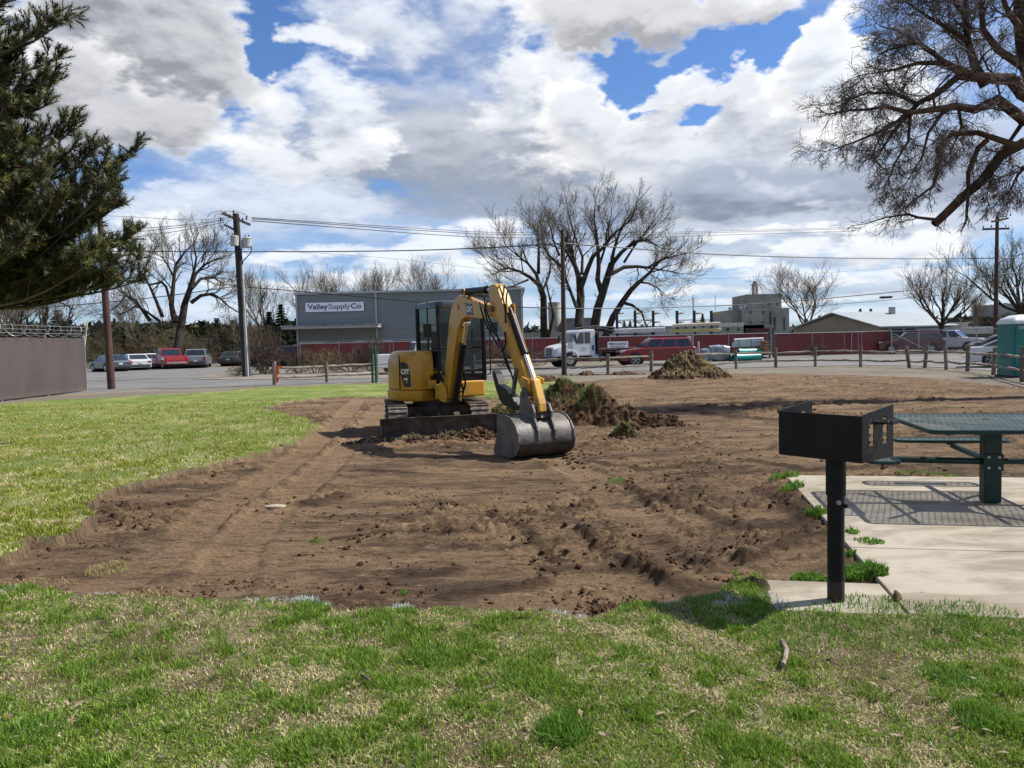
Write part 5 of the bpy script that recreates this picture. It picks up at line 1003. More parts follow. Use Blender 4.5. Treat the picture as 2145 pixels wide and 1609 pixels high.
# split rail fence
posts=[(575,807,.02),(685,802,.0),(790,797,.0),(890,793,0),(990,790,.0),(1090,787,0),(1181,785,.0),(1274,784,.0),(1364,779,.03),(1455,777,0),(1542,773,-.02),(1625,770,.0),(1708,768,.0),(1803,769,.0),(1905,771,-.16),(1937,771,.10),(1982,775,-.05),(2027,778,.02),(2081,786,.06),(2142,800,.02),(2225,822,0)]
pw=[G(x,y) for x,y,l in posts]
fr=empty('rail_fence',pw[0],0,'weathered grey wooden two-rail fence along the street','fence')
for i,p in enumerate(pw):
    mb=MB(off=pw[0]); h=R.uniform(.98,1.10)+(.08 if i>=14 else 0); l=posts[i][2]; w=R.uniform(.07,.085); pts=[]
    mb.loft([[Vector((p.x+l*z+w*1.1*math.cos(a)*(1+.08*math.sin(3*a+i)),p.y+w*math.sin(a),z)) for a in [2*math.pi*k/8+.4 for k in range(8)]] for z in(-.05,.3,.7,h-.02,h)]); mb.out('post',wood_,fr,bevel=.008)
for i in range(len(pw)-1):
    a,b=pw[i],pw[i+1]
    if i==8: continue
    for zz_ in(.36,.80):
        if i==9 and zz_<.5: pass
        mb=MB(off=pw[0]); n=9; rg=[]
        d=(b-a).normalized(); s=Vector((-d.y,d.x,0)); sag=R.uniform(-.03,.05); wob=[R.uniform(-.018,.018) for _ in range(n+1)]; za=R.uniform(-.03,.03); zb=R.uniform(-.03,.03)
        for k in range(n+1):
            t=k/n; q=a.lerp(b,t)+Vector((0,0,zz_+za*(1-t)+zb*t-sag*math.sin(math.pi*t)+wob[k])); r=.052*(1-.35*abs(2*t-1)**3)
            rg.append([q+s*r*.8*math.cos(w)+Vector((0,0,r*1.05*math.sin(w))) for w in [2*math.pi*m/6+.3 for m in range(6)]])
        mb.loft(rg); mb.out('rail',woodh,fr)
mb=MB(off=pw[0]); q=pw[0]+Vector((.12,-.08,0)); rib=[(0,.92),(.30,.86),(.28,.78),(.10,.80),(.16,.62),(.02,.38),(.14,.30),(.05,.12),(-.03,.12),(-.05,.50),(-.02,.80)]
mb.prism([(q.x+x,q.z+z) for x,z in rib],q.y,q.y+.01); mb.out('marking_tape',mat('tape_orange',(.75,.15,.03),.5,(.6,.1,.02)),fr)
# brown privacy fence at left
a,b=G(0,842),G(184,820); dv=(b-a).normalized(); a=b-dv*20; pf_=empty('privacy_fence',b,0,'brown mesh-screened chain fence topped with coiled barbed wire at left','fence')
pm,nt,bb=base_mat('brown_screen'); tc=nt.new('ShaderNodeTexCoord'); s=nt.new('ShaderNodeSeparateXYZ'); nt.l.new(tc.outputs['Object'],s.inputs[0]); w1=nt.m('SINE',nt.m('MULTIPLY',nt.m('ADD',s.outputs[1],s.outputs[2]),62)); w2=nt.m('SINE',nt.m('MULTIPLY',nt.m('SUBTRACT',s.outputs[1],s.outputs[2]),62)); dia=nt.sm(nt.m('MAXIMUM',w1,w2),.86,.97)
c=nt.mix(nt.sm(nt.noise(nt.scale(tc.outputs['Object'],(1,.9,.25)),.8,5,.6),.38,.62),(.045,.034,.033),(.068,.047,.042)); c=nt.mix(nt.m('MULTIPLY',dia,.6),c,(.12,.115,.115)); c=nt.mix(nt.sm(s.outputs[2],.35,.0,0,.5),c,(.12,.085,.06)); nt.put(bb.inputs['Base Color'],c); bb.inputs['Roughness'].default_value=.7
off=b; mb=MB(off=b); sd=Vector((dv.y,-dv.x,0)); 
n=44; vs=[]; 
for i in range(n+1):
    q=a.lerp(b,i/n)+sd*.03*math.sin(i*1.7)*(.5+.5*math.sin(i*.6)); vs+= [q+Vector((0,0,.06)),q+Vector((0,0,2.32-.02*abs(math.sin(i*math.pi/5))))]
mb.add(vs,[(2*i,2*i+2,2*i+3,2*i+1) for i in range(n)]); mb.out('screen',pm,pf_)
for i in range(8):
    q=a.lerp(b,i/7); mb=MB(off=b); mb.tube([q-sd*.06,q-sd*.06+Vector((0,0,2.42))],.035 if i<7 else .05,8); mb.tube([q-sd*.06+Vector((0,0,2.4)),q+sd*.18+Vector((0,0,2.75))],.018,6); mb.out('post',galv,pf_)
for z,o_ in((2.48,.0),(2.62,.06),(2.76,.16)):
    mb=MB(off=b); mb.tube([a+sd*o_+Vector((0,0,z)),b+sd*o_+Vector((0,0,z))],.008,5); mb.out('wire',galv,pf_)
mb=MB(off=b); pts=[]; L=(b-a).length; nt_=int(L/.75)
for i in range(nt_*14): t=i/(nt_*14); w=i*2*math.pi/14; pts.append(a.lerp(b,t)+sd*(.05+.22*math.cos(w))+Vector((0,0,2.60+.24*math.sin(w)))+dv*.1*math.sin(w*.5))
mb.tube(pts,.0085,4); mb.out('barbed_coil',galv,pf_)
p=G(167,816); q=A(183,672,p.y+.3); m_=p.lerp(q,.22); po=empty('leaning_pole',p,0,'thin leaning pale yellow pole propped against the end of the brown fence','pole')
mb=MB(off=p); mb.tube([m_,q],.035,8); mb.out('shaft',mat('cream_pole',(.55,.50,.30),.7,(.45,.38,.2)),po); mb=MB(off=p); mb.tube([p,m_],.02,7); mb.tube([m_-Vector((0,0,.12)),m_+Vector((0,0,.05))],.05,7); mb.out('ground_rod',mat('rod_grey',(.12,.11,.11),.6),po)
# wooden poles
pbr=mat('pole_brown',(.085,.042,.028),.9,(.045,.024,.018),3,bump=.5,bs=18,st=(1,1,.25)); pdk=mat('pole_dark',(.048,.034,.026),.9,(.025,.019,.016),3,bump=.5,bs=18,st=(1,1,.25)); pgr=mat('pole_grey_brown',(.075,.05,.038),.9,(.04,.03,.025),3,bump=.5,bs=18,st=(1,1,.25))
def pole(pxb,pyb,pxt,pyt,r,m,label,D=None):
    b=G(pxb,pyb) if D is None else Vector((A(pxb,pyb,D).x,D,0)); t=A(pxt,pyt,b.y); root=empty('utility_pole',b,0,label,'utility pole'); mb=MB(off=b); mb.tube([b+Vector((0,0,-.1)),b.lerp(t,.5),t],[r,r*.88,r*.72],14); mb.out('post',m,root,smooth=True); return root,b,t
poA,ab,atp=pole(234,816,208,441,.17,pbr,'reddish brown utility pole rising into the pine branches')
mb=MB(off=ab); mb.tube([atp,atp+Vector((0,0,.22))],[.13,.10],12); mb.out('cap',mat('pole_cap',(.25,.24,.2),.8),poA)
poB,bb_,bt=pole(517,790,494,448,.25,pdk,'tall dark utility pole carrying two grey transformers and a crossarm')
poC,cb,ct=pole(1182,786,1178,482,.135,pgr,'plain wooden utility pole without crossarms beside the flatbed truck')
poD,db,dt=pole(2085,706,2089,453,.16,pbr,'wooden utility pole with two crossarms behind the portable toilet',D=58)
def ax(p0,px,py): return A(px,py,p0.y)
Yb=bb_.y
def bt_(px,py,dy=0): 
    v=A(px,py,Yb); return Vector((v.x,Yb+dy,v.z))
mb=MB(off=bb_); mb.box(((bt_(478,452)+bt_(510,466))/2)-Vector((0,.25,0)),(.12,.10,.12)); 
def beam(mb,a,b,w,h):
    d=(b-a); M=d.normalized().to_track_quat('X','Z').to_matrix(); mb.box((a+b)/2,(d.length,w,h),M=M)
beam(mb,bt_(478,452,-.9),bt_(513,466,.9),.10,.14); mb.out('crossarm',pdk,poB,bevel=.01)
mb=MB(off=bb_); beam(mb,bt_(478,474,-.6),bt_(496,484,.1),.09,.12); mb.out('crossarm',pdk,poB,bevel=.01)
ins=mat('insulator',(.09,.06,.05),.3); tg=mat('transformer_grey',(.42,.43,.41),.45,(.33,.34,.32),4,bump=.1)
for px,py in((476,450),(484,455),(493,447),(505,462),(512,463),(466,462),(520,459)):
    mb=MB(off=bb_); q=bt_(px,py,-.3); mb.tube([q-Vector((0,0,.1)),q+Vector((0,0,.12))],[.05,.05],8); mb.out('insulator',ins,poB)
for k,(px,py,w,hh) in enumerate(((495,507,.24,.52),(517,509,.27,.52))):
    q=bt_(px,py,-.30 if k==0 else .05); mb=MB(off=bb_); mb.tube([q-Vector((0,0,hh/2)),q+Vector((0,0,hh/2))],w*1.0,20); mb.tube([q+Vector((0,0,hh/2)),q+Vector((0,0,hh/2+.05))],[w*1.08,w*.95],20); tt=mb.out('transformer',tg,poB,smooth=True)
    mb=MB(off=bb_)
    for s in(-.1,.1): mb.tube([q+Vector((s,0,hh/2)),q+Vector((s,0,hh/2+.22))],.03,8)
    mb.out('bushing',ins,tt)
mb=MB(off=bb_); q=bt_(507,512,-.1); mb.box(q,(.12,.12,.5)); mb.out('bracket',tg,poB)
for px,py in((472,482),(482,488)):
    mb=MB(off=bb_); q=bt_(px,py,-.5); mb.tube([q+Vector((-.08,0,.18)),q+Vector((.02,0,.16)),q+Vector((.12,0,-.14)),q+Vector((.02,0,-.18)),q+Vector((-.08,0,.16))],.022,6); mb.out('fuse_cutout',ins,poB)
mb=MB(off=bb_); mb.tube([bt_(527,515,-.05),bt_(527,530,-.1),bt_(512,548,-.25),bt_(511,560,-.3)],.03,7); mb.out('drop_cable',hose,poB,smooth=True)
mb=MB(off=bb_); e=G(524,790); e.y=Yb-.3; mb.tube([bt_(511,556,-.3),bt_(524,790,-.35)],.055,10); mb.out('conduit',mat('conduit_white',(.50,.50,.49),.5,(.40,.40,.39)),poB,smooth=True)
mb=MB(off=bb_); mb.tube([bt_(514,655,-.3),bt_(520,790,-.32)],.035,8); mb.out('conduit',galv,poB,smooth=True)
mb=MB(off=bb_)
pts=[bt_(443,458,-.6),bt_(448,449,-.5),bt_(462,445,-.4),bt_(480,444,-.3),bt_(505,446,-.2),bt_(515,450,-.2),bt_(522,455,-.2)]; mb.tube(pts,.014,5); mb.tube([bt_(455,462,-.5),bt_(457,451,-.4),bt_(478,449,-.3)],.014,5); mb.out('jumper',hose,poB)
def dta(px,py,dy=0): v=A(px,py,58); return Vector((v.x,58+dy,v.z))
mb=MB(off=db); beam(mb,dta(2067,467,-.6),dta(2117,456,.3),.10,.14); mb.out('crossarm',pbr,poD); mb=MB(off=db); beam(mb,dta(2055,481,-.2),dta(2117,478,.2),.10,.14); mb.out('crossarm',pbr,poD)
mb=MB(off=db); mb.tube([dta(2092,549),dta(2110,540,-1),dta(2130,529,-2),dta(2145,528,-2.5)],.045,8); mb.box(dta(2150,529,-2.8),(.7,.3,.12)); mb.out('street_lamp_arm',galv,poD)
for px,py in((2067,464),(2090,452),(2115,453),(2058,478),(2075,477),(2105,476)): 
    mb=MB(off=db); q=dta(px,py,-.1); mb.tube([q,q+Vector((0,0,.16))],.045,7); mb.out('insulator',ins,poD)
# overhead wires: (label, radius, colour, list of (px,py,D))
wm=mat('wire_black',(.012,.012,.014),.6)
def wire(label,pts,r):
    P=[A(*q) for q in pts]; Q=[]
    for i in range(len(P)-1):
        a=P[max(i-1,0)];b=P[i];c=P[i+1];d=P[min(i+2,len(P)-1)]
        for k in range(8): t=k/8; Q.append(.5*((2*b)+(c-a)*t+(2*a-5*b+4*c-d)*t*t+(3*b-a-3*c+d)*t**3))
    Q.append(P[-1]); c0=Q[0]; mb=MB(off=c0); mb.tube(Q,r,5); o=mb.out('overhead_wire',wm,smooth=True); o.location=c0; tag(o,label,'wire',None)
wire('thick black cable running level past the transformer pole to the plain pole',[(-200,524,44),(200,526,43),(500,527.5,42),(800,526,40),(1000,520,38),(1180,510,36.2)],.028)
wire('thick black cable from the plain pole sagging to the right hand pole',[(1180,510,36.2),(1300,519,40),(1500,533,46),(1700,539.5,52),(1900,542,56),(2087,541,58),(2400,538,62)],.032)
wire('cable sweeping down from the left edge and up to the transformer pole',[(-200,668,60),(0,652,55),(215,634,50),(350,620,48),(500,599,46)],.028)
wire('cable drooping from the transformer pole in front of the grey building',[(500,600,46),(620,610,46),(760,622,46),(895,634,46),(1000,640,46),(1180,646,46),(1350,645,50),(1500,641,54)],.028)
wire('cable with a splice box rising to the right hand pole',[(1500,641,54),(1650,632,55),(1880,611,56),(2000,596,57),(2087,575,58),(2300,560,60)],.032)
wire('thin lower cable under the splice cable at right',[(1500,660,60),(1700,642,60),(1880,627,59),(2087,607,58),(2300,585,60)],.018)
for lab,dy in(('upper',0),('middle',4.),('lower',11)):
    wire(lab+' power line running right from the transformer pole crossarm',[(528,456+dy*.6,46),(700,467+dy*.8,55),(900,480+dy,66),(1050,487+dy,75),(1300,488+dy*.9,90),(1500,484+dy*.8,100),(1800,476+dy*.7,110)],.03 if dy else .026)
    wire(lab+' power line running left from the transformer pole to the pine',[(470,462+dy*.5-2,46),(380,472+dy,44),(285,480+dy*1.5,42),(150,497+dy*2,40),(-100,520+dy*2,38)],.016)
wire('long thin line high at left crossing above the bare tree',[(-100,445,50),(220,452,48),(400,461,47),(490,455,46)],.012)
wire('upper of two service wires falling right from the brown pole',[(212,478,35.5),(280,516,38),(330,535,42),(420,560,50),(520,578,60)],.018)
wire('lower of two service wires falling right from the brown pole',[(212,481,35.5),(270,517,38),(325,541,42),(420,572,52),(540,600,64)],.018)
wire('faint thin line above the red fence in front of the large bare tree',[(520,522,46),(800,540,50),(1150,575,56),(1500,583,60),(1900,560,60)],.009)
mb=MB(); q=A(1856,623,56.); mb.tube([q-Vector((.5,0,0)),q-Vector((.35,0,0)),q+Vector((.35,0,.02)),q+Vector((.5,0,.02))],[.03,.09,.09,.03],8); o=mb.out('splice_box',wm,smooth=True); tag(o,'black splice canister hanging from the cable above the tan house','splice box')
# green posts
for i,(px,lab) in enumerate(((781,'left one of two green steel posts by the rail fence'),(788,'right one of two green steel posts by the rail fence'))):
    p=G(px,802); h=A(px,727+i*2,p.y).z; mb=MB(); mb.tube([(0,0,-.05),(0,0,h)],.055,12); mb.tube([(0,0,h),(0,0,h+.03)],[.06,.03],12); mb.box((0,-.06,h*.72),(.05,.03,.08)); mb.box((0,-.06,h*.3),(.05,.03,.08)); o=mb.out('green_post',mat('post_green',(.012,.07,.035),.5,(.01,.05,.03)),smooth=True); o.location=p; tag(o,lab,'post',group='green steel posts')
# ---- red slat fence
rm,nt,bb=base_mat('red_slats'); tc=nt.new('ShaderNodeTexCoord'); s=nt.new('ShaderNodeSeparateXYZ'); nt.l.new(tc.outputs['Object'],s.inputs[0]); fx=nt.m('FRACT',nt.m('DIVIDE',s.outputs[0],.095)); gap=nt.sm(nt.m('ABSOLUTE',nt.m('SUBTRACT',fx,.5)),.36,.46)
ci=nt.m('FLOOR',nt.m('DIVIDE',s.outputs[0],.095)); wn=nt.new('ShaderNodeTexWhiteNoise',noise_dimensions='1D'); nt.put(wn.inputs['W'],ci)
c=nt.mix(wn.outputs['Value'],(.18,.022,.020),(.26,.038,.032)); c=nt.mix(nt.sm(nt.noise(tc.outputs['Object'],.35,4,.6),.4,.65,0,.5),c,(.10,.020,.020)); c=nt.mix(nt.m('MULTIPLY',nt.m('GREATER_THAN',wn.outputs['Value'],.90),nt.sm(nt.noise(tc.outputs['Object'],.2,2,.5),.5,.6)),c,(.25,.17,.16)); c=nt.mix(gap,c,(.045,.012,.012)); nt.put(bb.inputs['Base Color'],c); bb.inputs['Roughness'].default_value=.55
def redfence(px0,px1,D,z,label,D1=None):
    D1=D1 or D; a=A(px0,700,D); b=A(px1,700,D1); a.z=b.z=0; L=(b-a).length; root=empty('slat_fence',a,math.atan2(b.y-a.y,b.x-a.x),label,'fence'); mb=MB(); mb.box((L/2,0,z/2+.03),(L,.03,z-.03)); mb.out('slats',rm,root)
    n=max(2,int(L/3)); 
    mb=MB(); mb.tube([(0,-.04,z+.03),(L,-.04,z+.03)],.028,6); mb.out('top_rail',galv,root)
    for i in range(n+1): mb=MB(); mb.tube([(L*i/n,-.05,0),(L*i/n,-.05,z+.12)],.035,7); mb.out('post',galv,root)
    return root
redfence(628,1440,61,1.93,'long dark red slatted fence in front of the grey building and behind the truck')
redfence(1440,1612,69,1.95,'dark red slatted fence behind the racks and stacked pipes')
redfence(1618,1866,63.5,1.86,'dark red slatted fence section right of the yard gate')
for px,D in((1612,58),(1620,60)):
    p=A(px,700,D); mb=MB(); h=A(px,686,D).z; mb.tube([(0,0,0),(0,0,h)],.085,10); mb.tube([(0,0,h),(-.3,0,h+.15)],.03,6); o=mb.out('gate_post',mat('gate_post_dark',(.06,.055,.055),.6),smooth=True); o.location=(p.x,p.y,0); tag(o,'%s dark steel gate post beside the stacked pipes'%('shorter' if px==1612 else 'taller'),'post')
# bollards and sign post
bo_=mat('bollard_grey',(.30,.30,.30),.7,(.22,.22,.21),5)
for px,yb_,yt,lab in((1453,747,714,'grey bollard directly behind the enter sign post'),(1463,748,715,'grey bollard just right of the enter sign post'),(1605,743,713,'grey bollard at the end of the stacked pipes'),(1617,744,713,'grey bollard at the start of the right red fence')):
    p=G(px,yb_); mb=MB(); h=A(px,yt,p.y).z; mb.tube([(0,0,0),(0,0,h-.06),(0,0,h)],[.10,.10,.05],12); o=mb.out('bollard',bo_,smooth=True); o.location=p; tag(o,lab,'bollard','bollards guarding the yard gate')
p=G(1452,752); sg=empty('enter_sign',p,0,'small white sign reading ENTER on a grey post by the yard gate','sign'); mb=MB(off=p); q=A(1452,696,p.y); mb.tube([p,Vector((p.x,p.y,q.z))],.045,8); mb.out('post',galv,sg)
sp2=A(1441.5,709.5,p.y-.1); mb=MB(off=p); mb.box(sp2,(.50,.02,.42)); fc=mb.out('panel',mat('sign_white',(.82,.83,.85),.5,(.76,.77,.80)),sg); navy=mat('sign_navy',(.02,.035,.16),.5)
text_obj('ENTER',.17,navy,fc,sp2-p+Vector((0,-.014,0)),(rb(90),0,0),'lettering',.002,.004,.80)
# ---- cars
tire=mat('tyre',(.018,.018,.018),.85,(.03,.03,.028),8); rimm=mat('rim',(.30,.31,.32),.35,(.33,.34,.35),5,metal=.8); dkg=mat('car_glass',(.018,.022,.025),.06,(.03,.036,.04),1.2,spec=.8); blp=mat('car_plastic',(.02,.02,.021),.6); chr_=mat('car_chrome',(.6,.6,.62),.2,(.5,.5,.52),4,metal=.9)
tlr=mat('tail_red',(.35,.012,.01),.25,(.25,.008,.008)); hlm=mat('head_lamp',(.60,.62,.64),.12,(.4,.42,.45),12); plt=mat('plate_white',(.6,.6,.58),.5)
def arch(x,z0,r,n=9): return [(x+r*math.cos(math.pi*k/n),z0+r*math.sin(math.pi*k/n)) for k in range(n+1)]
SPEC=dict(
 sedan=dict(L=4.6,W=1.80,wr=.33,wx=(-1.33,1.40),zb=.24,out=[(2.30,.36),(2.29,.56),(2.20,.68),(1.75,.80),(1.02,.91),(-1.55,.97),(-2.16,.95),(-2.27,.84),(-2.30,.52),(-2.26,.30)],g=(-1.86,1.08,.93),t=(-.92,.12,1.43),ins=.17,n=2),
 hatch=dict(L=4.3,W=1.80,wr=.33,wx=(-1.25,1.30),zb=.24,out=[(2.15,.36),(2.14,.60),(2.02,.74),(1.60,.85),(1.02,.95),(-1.9,1.0),(-2.10,.90),(-2.15,.52),(-2.10,.30)],g=(-2.0,1.0,.95),t=(-1.45,.2,1.50),ins=.16,n=2),
 suv=dict(L=4.8,W=1.93,wr=.39,wx=(-1.42,1.46),zb=.32,out=[(2.38,.46),(2.40,.72),(2.33,.92),(2.0,1.03),(1.12,1.12),(-2.2,1.16),(-2.36,1.08),(-2.42,.70),(-2.38,.45)],g=(-2.30,1.10,1.12),t=(-1.95,.42,1.74),ins=.17,n=3),
 pickup=dict(L=5.8,W=2.0,wr=.40,wx=(-1.75,1.75),zb=.40,out=[(2.86,.55),(2.88,.85),(2.80,1.04),(2.45,1.12),(1.45,1.18),(-2.78,1.17),(-2.84,.80),(-2.84,.55)],g=(-.75,1.42,1.16),t=(-.55,.72,1.86),ins=.17,n=2))
carid=[0]
def car(kind,px,D,deg,col,label,py=None,rimspk=False,rear=True,group=None,col2=None,name=None):
    S=SPEC[kind]; p=A(px,700,D); z0=.02; root=empty(name or {'pickup':'pickup_truck','suv':'parked_suv'}.get(kind,'parked_car'),(p.x,p.y,z0),rb(deg),label,{'pickup':'pickup truck','suv':'suv'}.get(kind,'car'),group)
    key='paint_%.3f_%.3f_%.3f'%col; m=mat(key,col,.28,col2 or tuple(c*.9 for c in col),2,coat=.7)
    W2=S['W']/2; wr=S['wr']; ar=wr+.055
    poly=[(S['out'][-1][0],S['zb'])]
    for x in S['wx']: poly+=[(x-ar,S['zb'])]+arch(x,wr,ar)[::-1][1:-1]+[(x+ar,S['zb'])]
    poly+=[(S['out'][0][0]-.02,S['zb'])]+S['out']
    mb=MB(); n=len(poly)
    if kind=='pickup':
        mb.prism(poly,-W2,W2); body=mb.out('body',m,root,bevel=.05,seg=3)
        mb=MB(); mb.box((-1.80,0,1.155),(1.86,W2*2-.26,.06)); mb.out('load_bed',blp,root)
    else:
        mb.prism(poly,-W2,W2); body=mb.out('body',m,root,bevel=.07,seg=3)
    # dark wheel wells
    for x in S['wx']:
        mb=MB(); mb.tube([(x,-W2+.02,wr),(x,W2-.02,wr)],ar+.004,20); mb.out('wheel_well',blp,body)
    (g0,g1,gz),(t0,t1,tz)=S['g'],S['t']; w0=W2-.045; w1=W2-S['ins']
    mb=MB(); rings=[[(g0,-w0,gz-.05),(g1,-w0,gz-.05),(g1,w0,gz-.05),(g0,w0,gz-.05)],[(g0+.02,-w0,gz),(g1-.02,-w0,gz),(g1-.02,w0,gz),(g0+.02,w0,gz)],[(t0,-w1,tz-.05),(t1,-w1,tz-.05),(t1,w1,tz-.05),(t0,w1,tz-.05)],[(t0+.12,-w1+.1,tz),(t1-.14,-w1+.1,tz),(t1-.14,w1-.1,tz),(t0+.12,w1-.1,tz)]]
    mb.loft(rings); cabn=mb.out('cabin',m,root,bevel=.035,seg=3)
    def L3(a,b,t): return tuple(a[i]+(b[i]-a[i])*t for i in range(3))
    zt=tz-.05
    for sgn in(-1,1):
        N=S['n']; e=.006*sgn
        for i in range(N):
            f0=(i/N)+.035; f1=((i+1)/N)-.02
            lo0=(g0+.10+(g1-g0-.22)*f0,sgn*w0,gz+.04); lo1=(g0+.10+(g1-g0-.22)*f1,sgn*w0,gz+.04)
            hi0=(t0+.03+(t1-t0-.06)*f0,sgn*w1,zt-.02); hi1=(t0+.03+(t1-t0-.06)*f1,sgn*w1,zt-.02)
            q=[L3(lo0,hi0,.05),L3(lo1,hi1,.05),L3(lo1,hi1,.93),L3(lo0,hi0,.93)]; q=[(a,b+e*1.5+(sgn*.0),c) for a,b,c in q]
            mb=MB(); mb.add(q+[(a,b-sgn*.03,c) for a,b,c in q],[(0,1,2,3),(7,6,5,4),(0,4,5,1),(1,5,6,2),(2,6,7,3),(3,7,4,0)]); mb.out('side_window',dkg,cabn)
    for nm,(xa,xb) in(('windscreen',(g1-.02,t1)),('rear_window',(g0+.02,t0))):
        s_=1 if nm=='windscreen' else -1; lo=.10; hi=.94; q=[]
        for (t,) in((lo,),(hi,)):
            x=xa+(xb-xa)*t+s_*.010; z=gz+(zt-gz)*t; w=(w0+(w1-w0)*t)-.09; q.append((x,w,z))
        (xa_,wa,za),(xb_,wb,zb)=q; v=[(xa_,-wa,za),(xa_,wa,za),(xb_,wb,zb),(xb_,-wb,zb)]; mb=MB(); mb.add(v+[(x-s_*.03,y,z) for x,y,z in v],[(0,1,2,3),(7,6,5,4),(0,4,5,1),(1,5,6,2),(2,6,7,3),(3,7,4,0)]); mb.out(nm,dkg,cabn)
    for x in S['wx']:
        for sgn in(-1,1):
            mb=MB(); mb.tube([(x,sgn*(W2-.22),wr),(x,sgn*(W2-.20),wr),(x,sgn*(W2-.02),wr),(x,sgn*(W2),wr)],[wr*.95,wr,wr,wr*.94],22); wl=mb.out('wheel',tire,root,smooth=True)
            mb=MB(); yy=sgn*(W2+.004)
            if rimspk:
                mb.tube([(x,sgn*(W2-.03),wr),(x,yy,wr)],wr*.20,12); 
                for k in range(5):
                    for dd in(-.13,.13):
                        a=2*math.pi*k/5+dd+.3; c_=Vector((x+math.cos(a)*wr*.40,yy-sgn*.004,wr+math.sin(a)*wr*.40)); M3=Matrix.Rotation(-a,3,'Y'); mb.box(c_,(wr*.58,.014,wr*.085),M=M3)
                for k in range(24):
                    a0,a1=2*math.pi*k/24,2*math.pi*(k+1)/24; mb.add([(x+math.cos(a)*r_2,yy-sgn*.002,wr+math.sin(a)*r_2) for a,r_2 in((a0,wr*.62),(a1,wr*.62),(a1,wr*.70),(a0,wr*.70))],[(0,1,2,3)])
            else: mb.tube([(x,sgn*(W2-.03),wr),(x,yy,wr)],[wr*.66,wr*.60],18)
            mb.out('rim',rimm,wl)
    xr_,xf=-S['L']/2,S['L']/2; zl=S['out'][-3][1]-.04 if kind!='pickup' else .98
    xr2=min(q[0] for q in poly); xf2=max(q[0] for q in poly); th=.42 if kind in('pickup','suv') else .16
    for sgn in(-1,1):
        mb=MB(); mb.box((xr2+.05,sgn*(W2-.16),zl-.05-(.1 if th>.3 else 0)),(.14,.26 if th<.3 else .16,th*.8)); mb.out('taillight',tlr,root,bevel=.02)
        mb=MB(); mb.box((xf2-.14,sgn*(W2-.22),.70 if th<.3 else .93),(.26,.38,.14)); mb.out('headlight',hlm,root,bevel=.03)
        mb=MB(); mb.box((g1-.35,sgn*(W2+.08),gz+.08),(.12,.18,.13)); mb.out('wing_mirror',m,root,bevel=.03)
    bm__=chr_ if kind=='pickup' else blp
    mb=MB(); mb.box((xr2+.0,0,S['zb']+.16),(.12,W2*1.7,.16)); mb.out('bumper',bm__,root,bevel=.03); mb=MB(); mb.box((xf2-.0,0,S['zb']+.12),(.10,W2*1.5,.16)); mb.out('bumper',blp,root,bevel=.03)
    mb=MB(); mb.box((xf2-.02,0,.60 if th<.3 else .82),(.06,.8,.16)); mb.out('grille',blp,root)
    mb=MB(); mb.box((xr2-.012,0,.66 if kind!='pickup' else .55),(.03,.32,.15)); mb.out('licence_plate',plt,root)
    return root
car('sedan',227,66,138,(.035,.055,.075),'dark teal sedan with red tail lamps, first of the row by the brown pole',rear=True)
car('sedan',279,69,128,(.50,.52,.54),'silver sedan between the dark teal sedan and the white sedan')
car('sedan',313,73,126,(.58,.60,.63),'pale silver-white sedan parked just left of the red pickup')
car('pickup',352,71,126,(.30,.012,.012),'bright red crew cab pickup in the car park under the bare tree')
car('suv',413,72,106,(.16,.17,.18),'dark grey suv with bright chrome rear between red pickup and dark sedan')
car('sedan',488,77,95,(.022,.028,.036),'dark blue-black sedan parked directly left of the transformer pole')
car('suv',548,77,85,(.14,.014,.018),'dark maroon suv half hidden behind the pole and leafless shrub')
car('pickup',603,73,75,(.16,.02,.02),'maroon pickup with pale cab roof at the left end of the red fence')
car('pickup',885,45,18,(.62,.63,.64),'white pickup partly hidden behind the yellow digger hood',rimspk=True)
car('suv',1372,48.8,183,(.20,.010,.016),'glossy dark red suv parked in front of the flatbed truck',rimspk=True)
car('suv',1908,63,156,(.09,.012,.02),'maroon van behind the chain fence right of the red fence end')
car('pickup',1985,66,-42,(.55,.56,.57),'white pickup behind the chain fence at the gnarled tree')
car('sedan',2148,35.5,-31,(.60,.61,.63),'white sedan with nine-spoke wheels parked behind the portable toilet',rimspk=True)
car('sedan',2118,50,-20,(.03,.032,.036),'black car showing only its roof above the white sedan')
# ---- flatbed truck
p=G(1150,772); p=Vector((2.35,48.7,.02)); tk=empty('flatbed_truck',(p.x,p.y,.02),math.pi+.36,'white medium flatbed truck with dark bed parked facing left by the red fence','truck')
wt=mat('truck_white',(.62,.63,.64),.3,(.55,.56,.57),3,coat=.4)
# local +x forward, nose at x=0
mb=MB(); mb.loft([[(-.05,s*w,z) for s,w,z in((-1,.72,.72),(1,.72,.72),(1,.72,1.18),(1,.60,1.30),(-1,.60,1.30),(-1,.72,1.18))],[(-.35,s*w,z) for s,w,z in((-1,.86,.72),(1,.86,.72),(1,.86,1.22),(1,.66,1.40),(-1,.66,1.40),(-1,.86,1.22))],[(-1.25,s*w,z) for s,w,z in((-1,.95,.72),(1,.95,.72),(1,.95,1.30),(1,.78,1.56),(-1,.78,1.56),(-1,.95,1.30))]]); mb.out('bonnet',wt,tk,smooth=True)
mb=MB(); cp=[(-1.2,.75),(-1.2,1.55),(-1.62,2.28),(-1.80,2.36),(-2.72,2.38),(-2.80,2.28),(-2.80,.75),(-2.42,.72),(-1.9,.72)]; mb.prism(cp,-1.02,1.02); cb_=mb.out('cab',wt,tk,bevel=.06,seg=3)
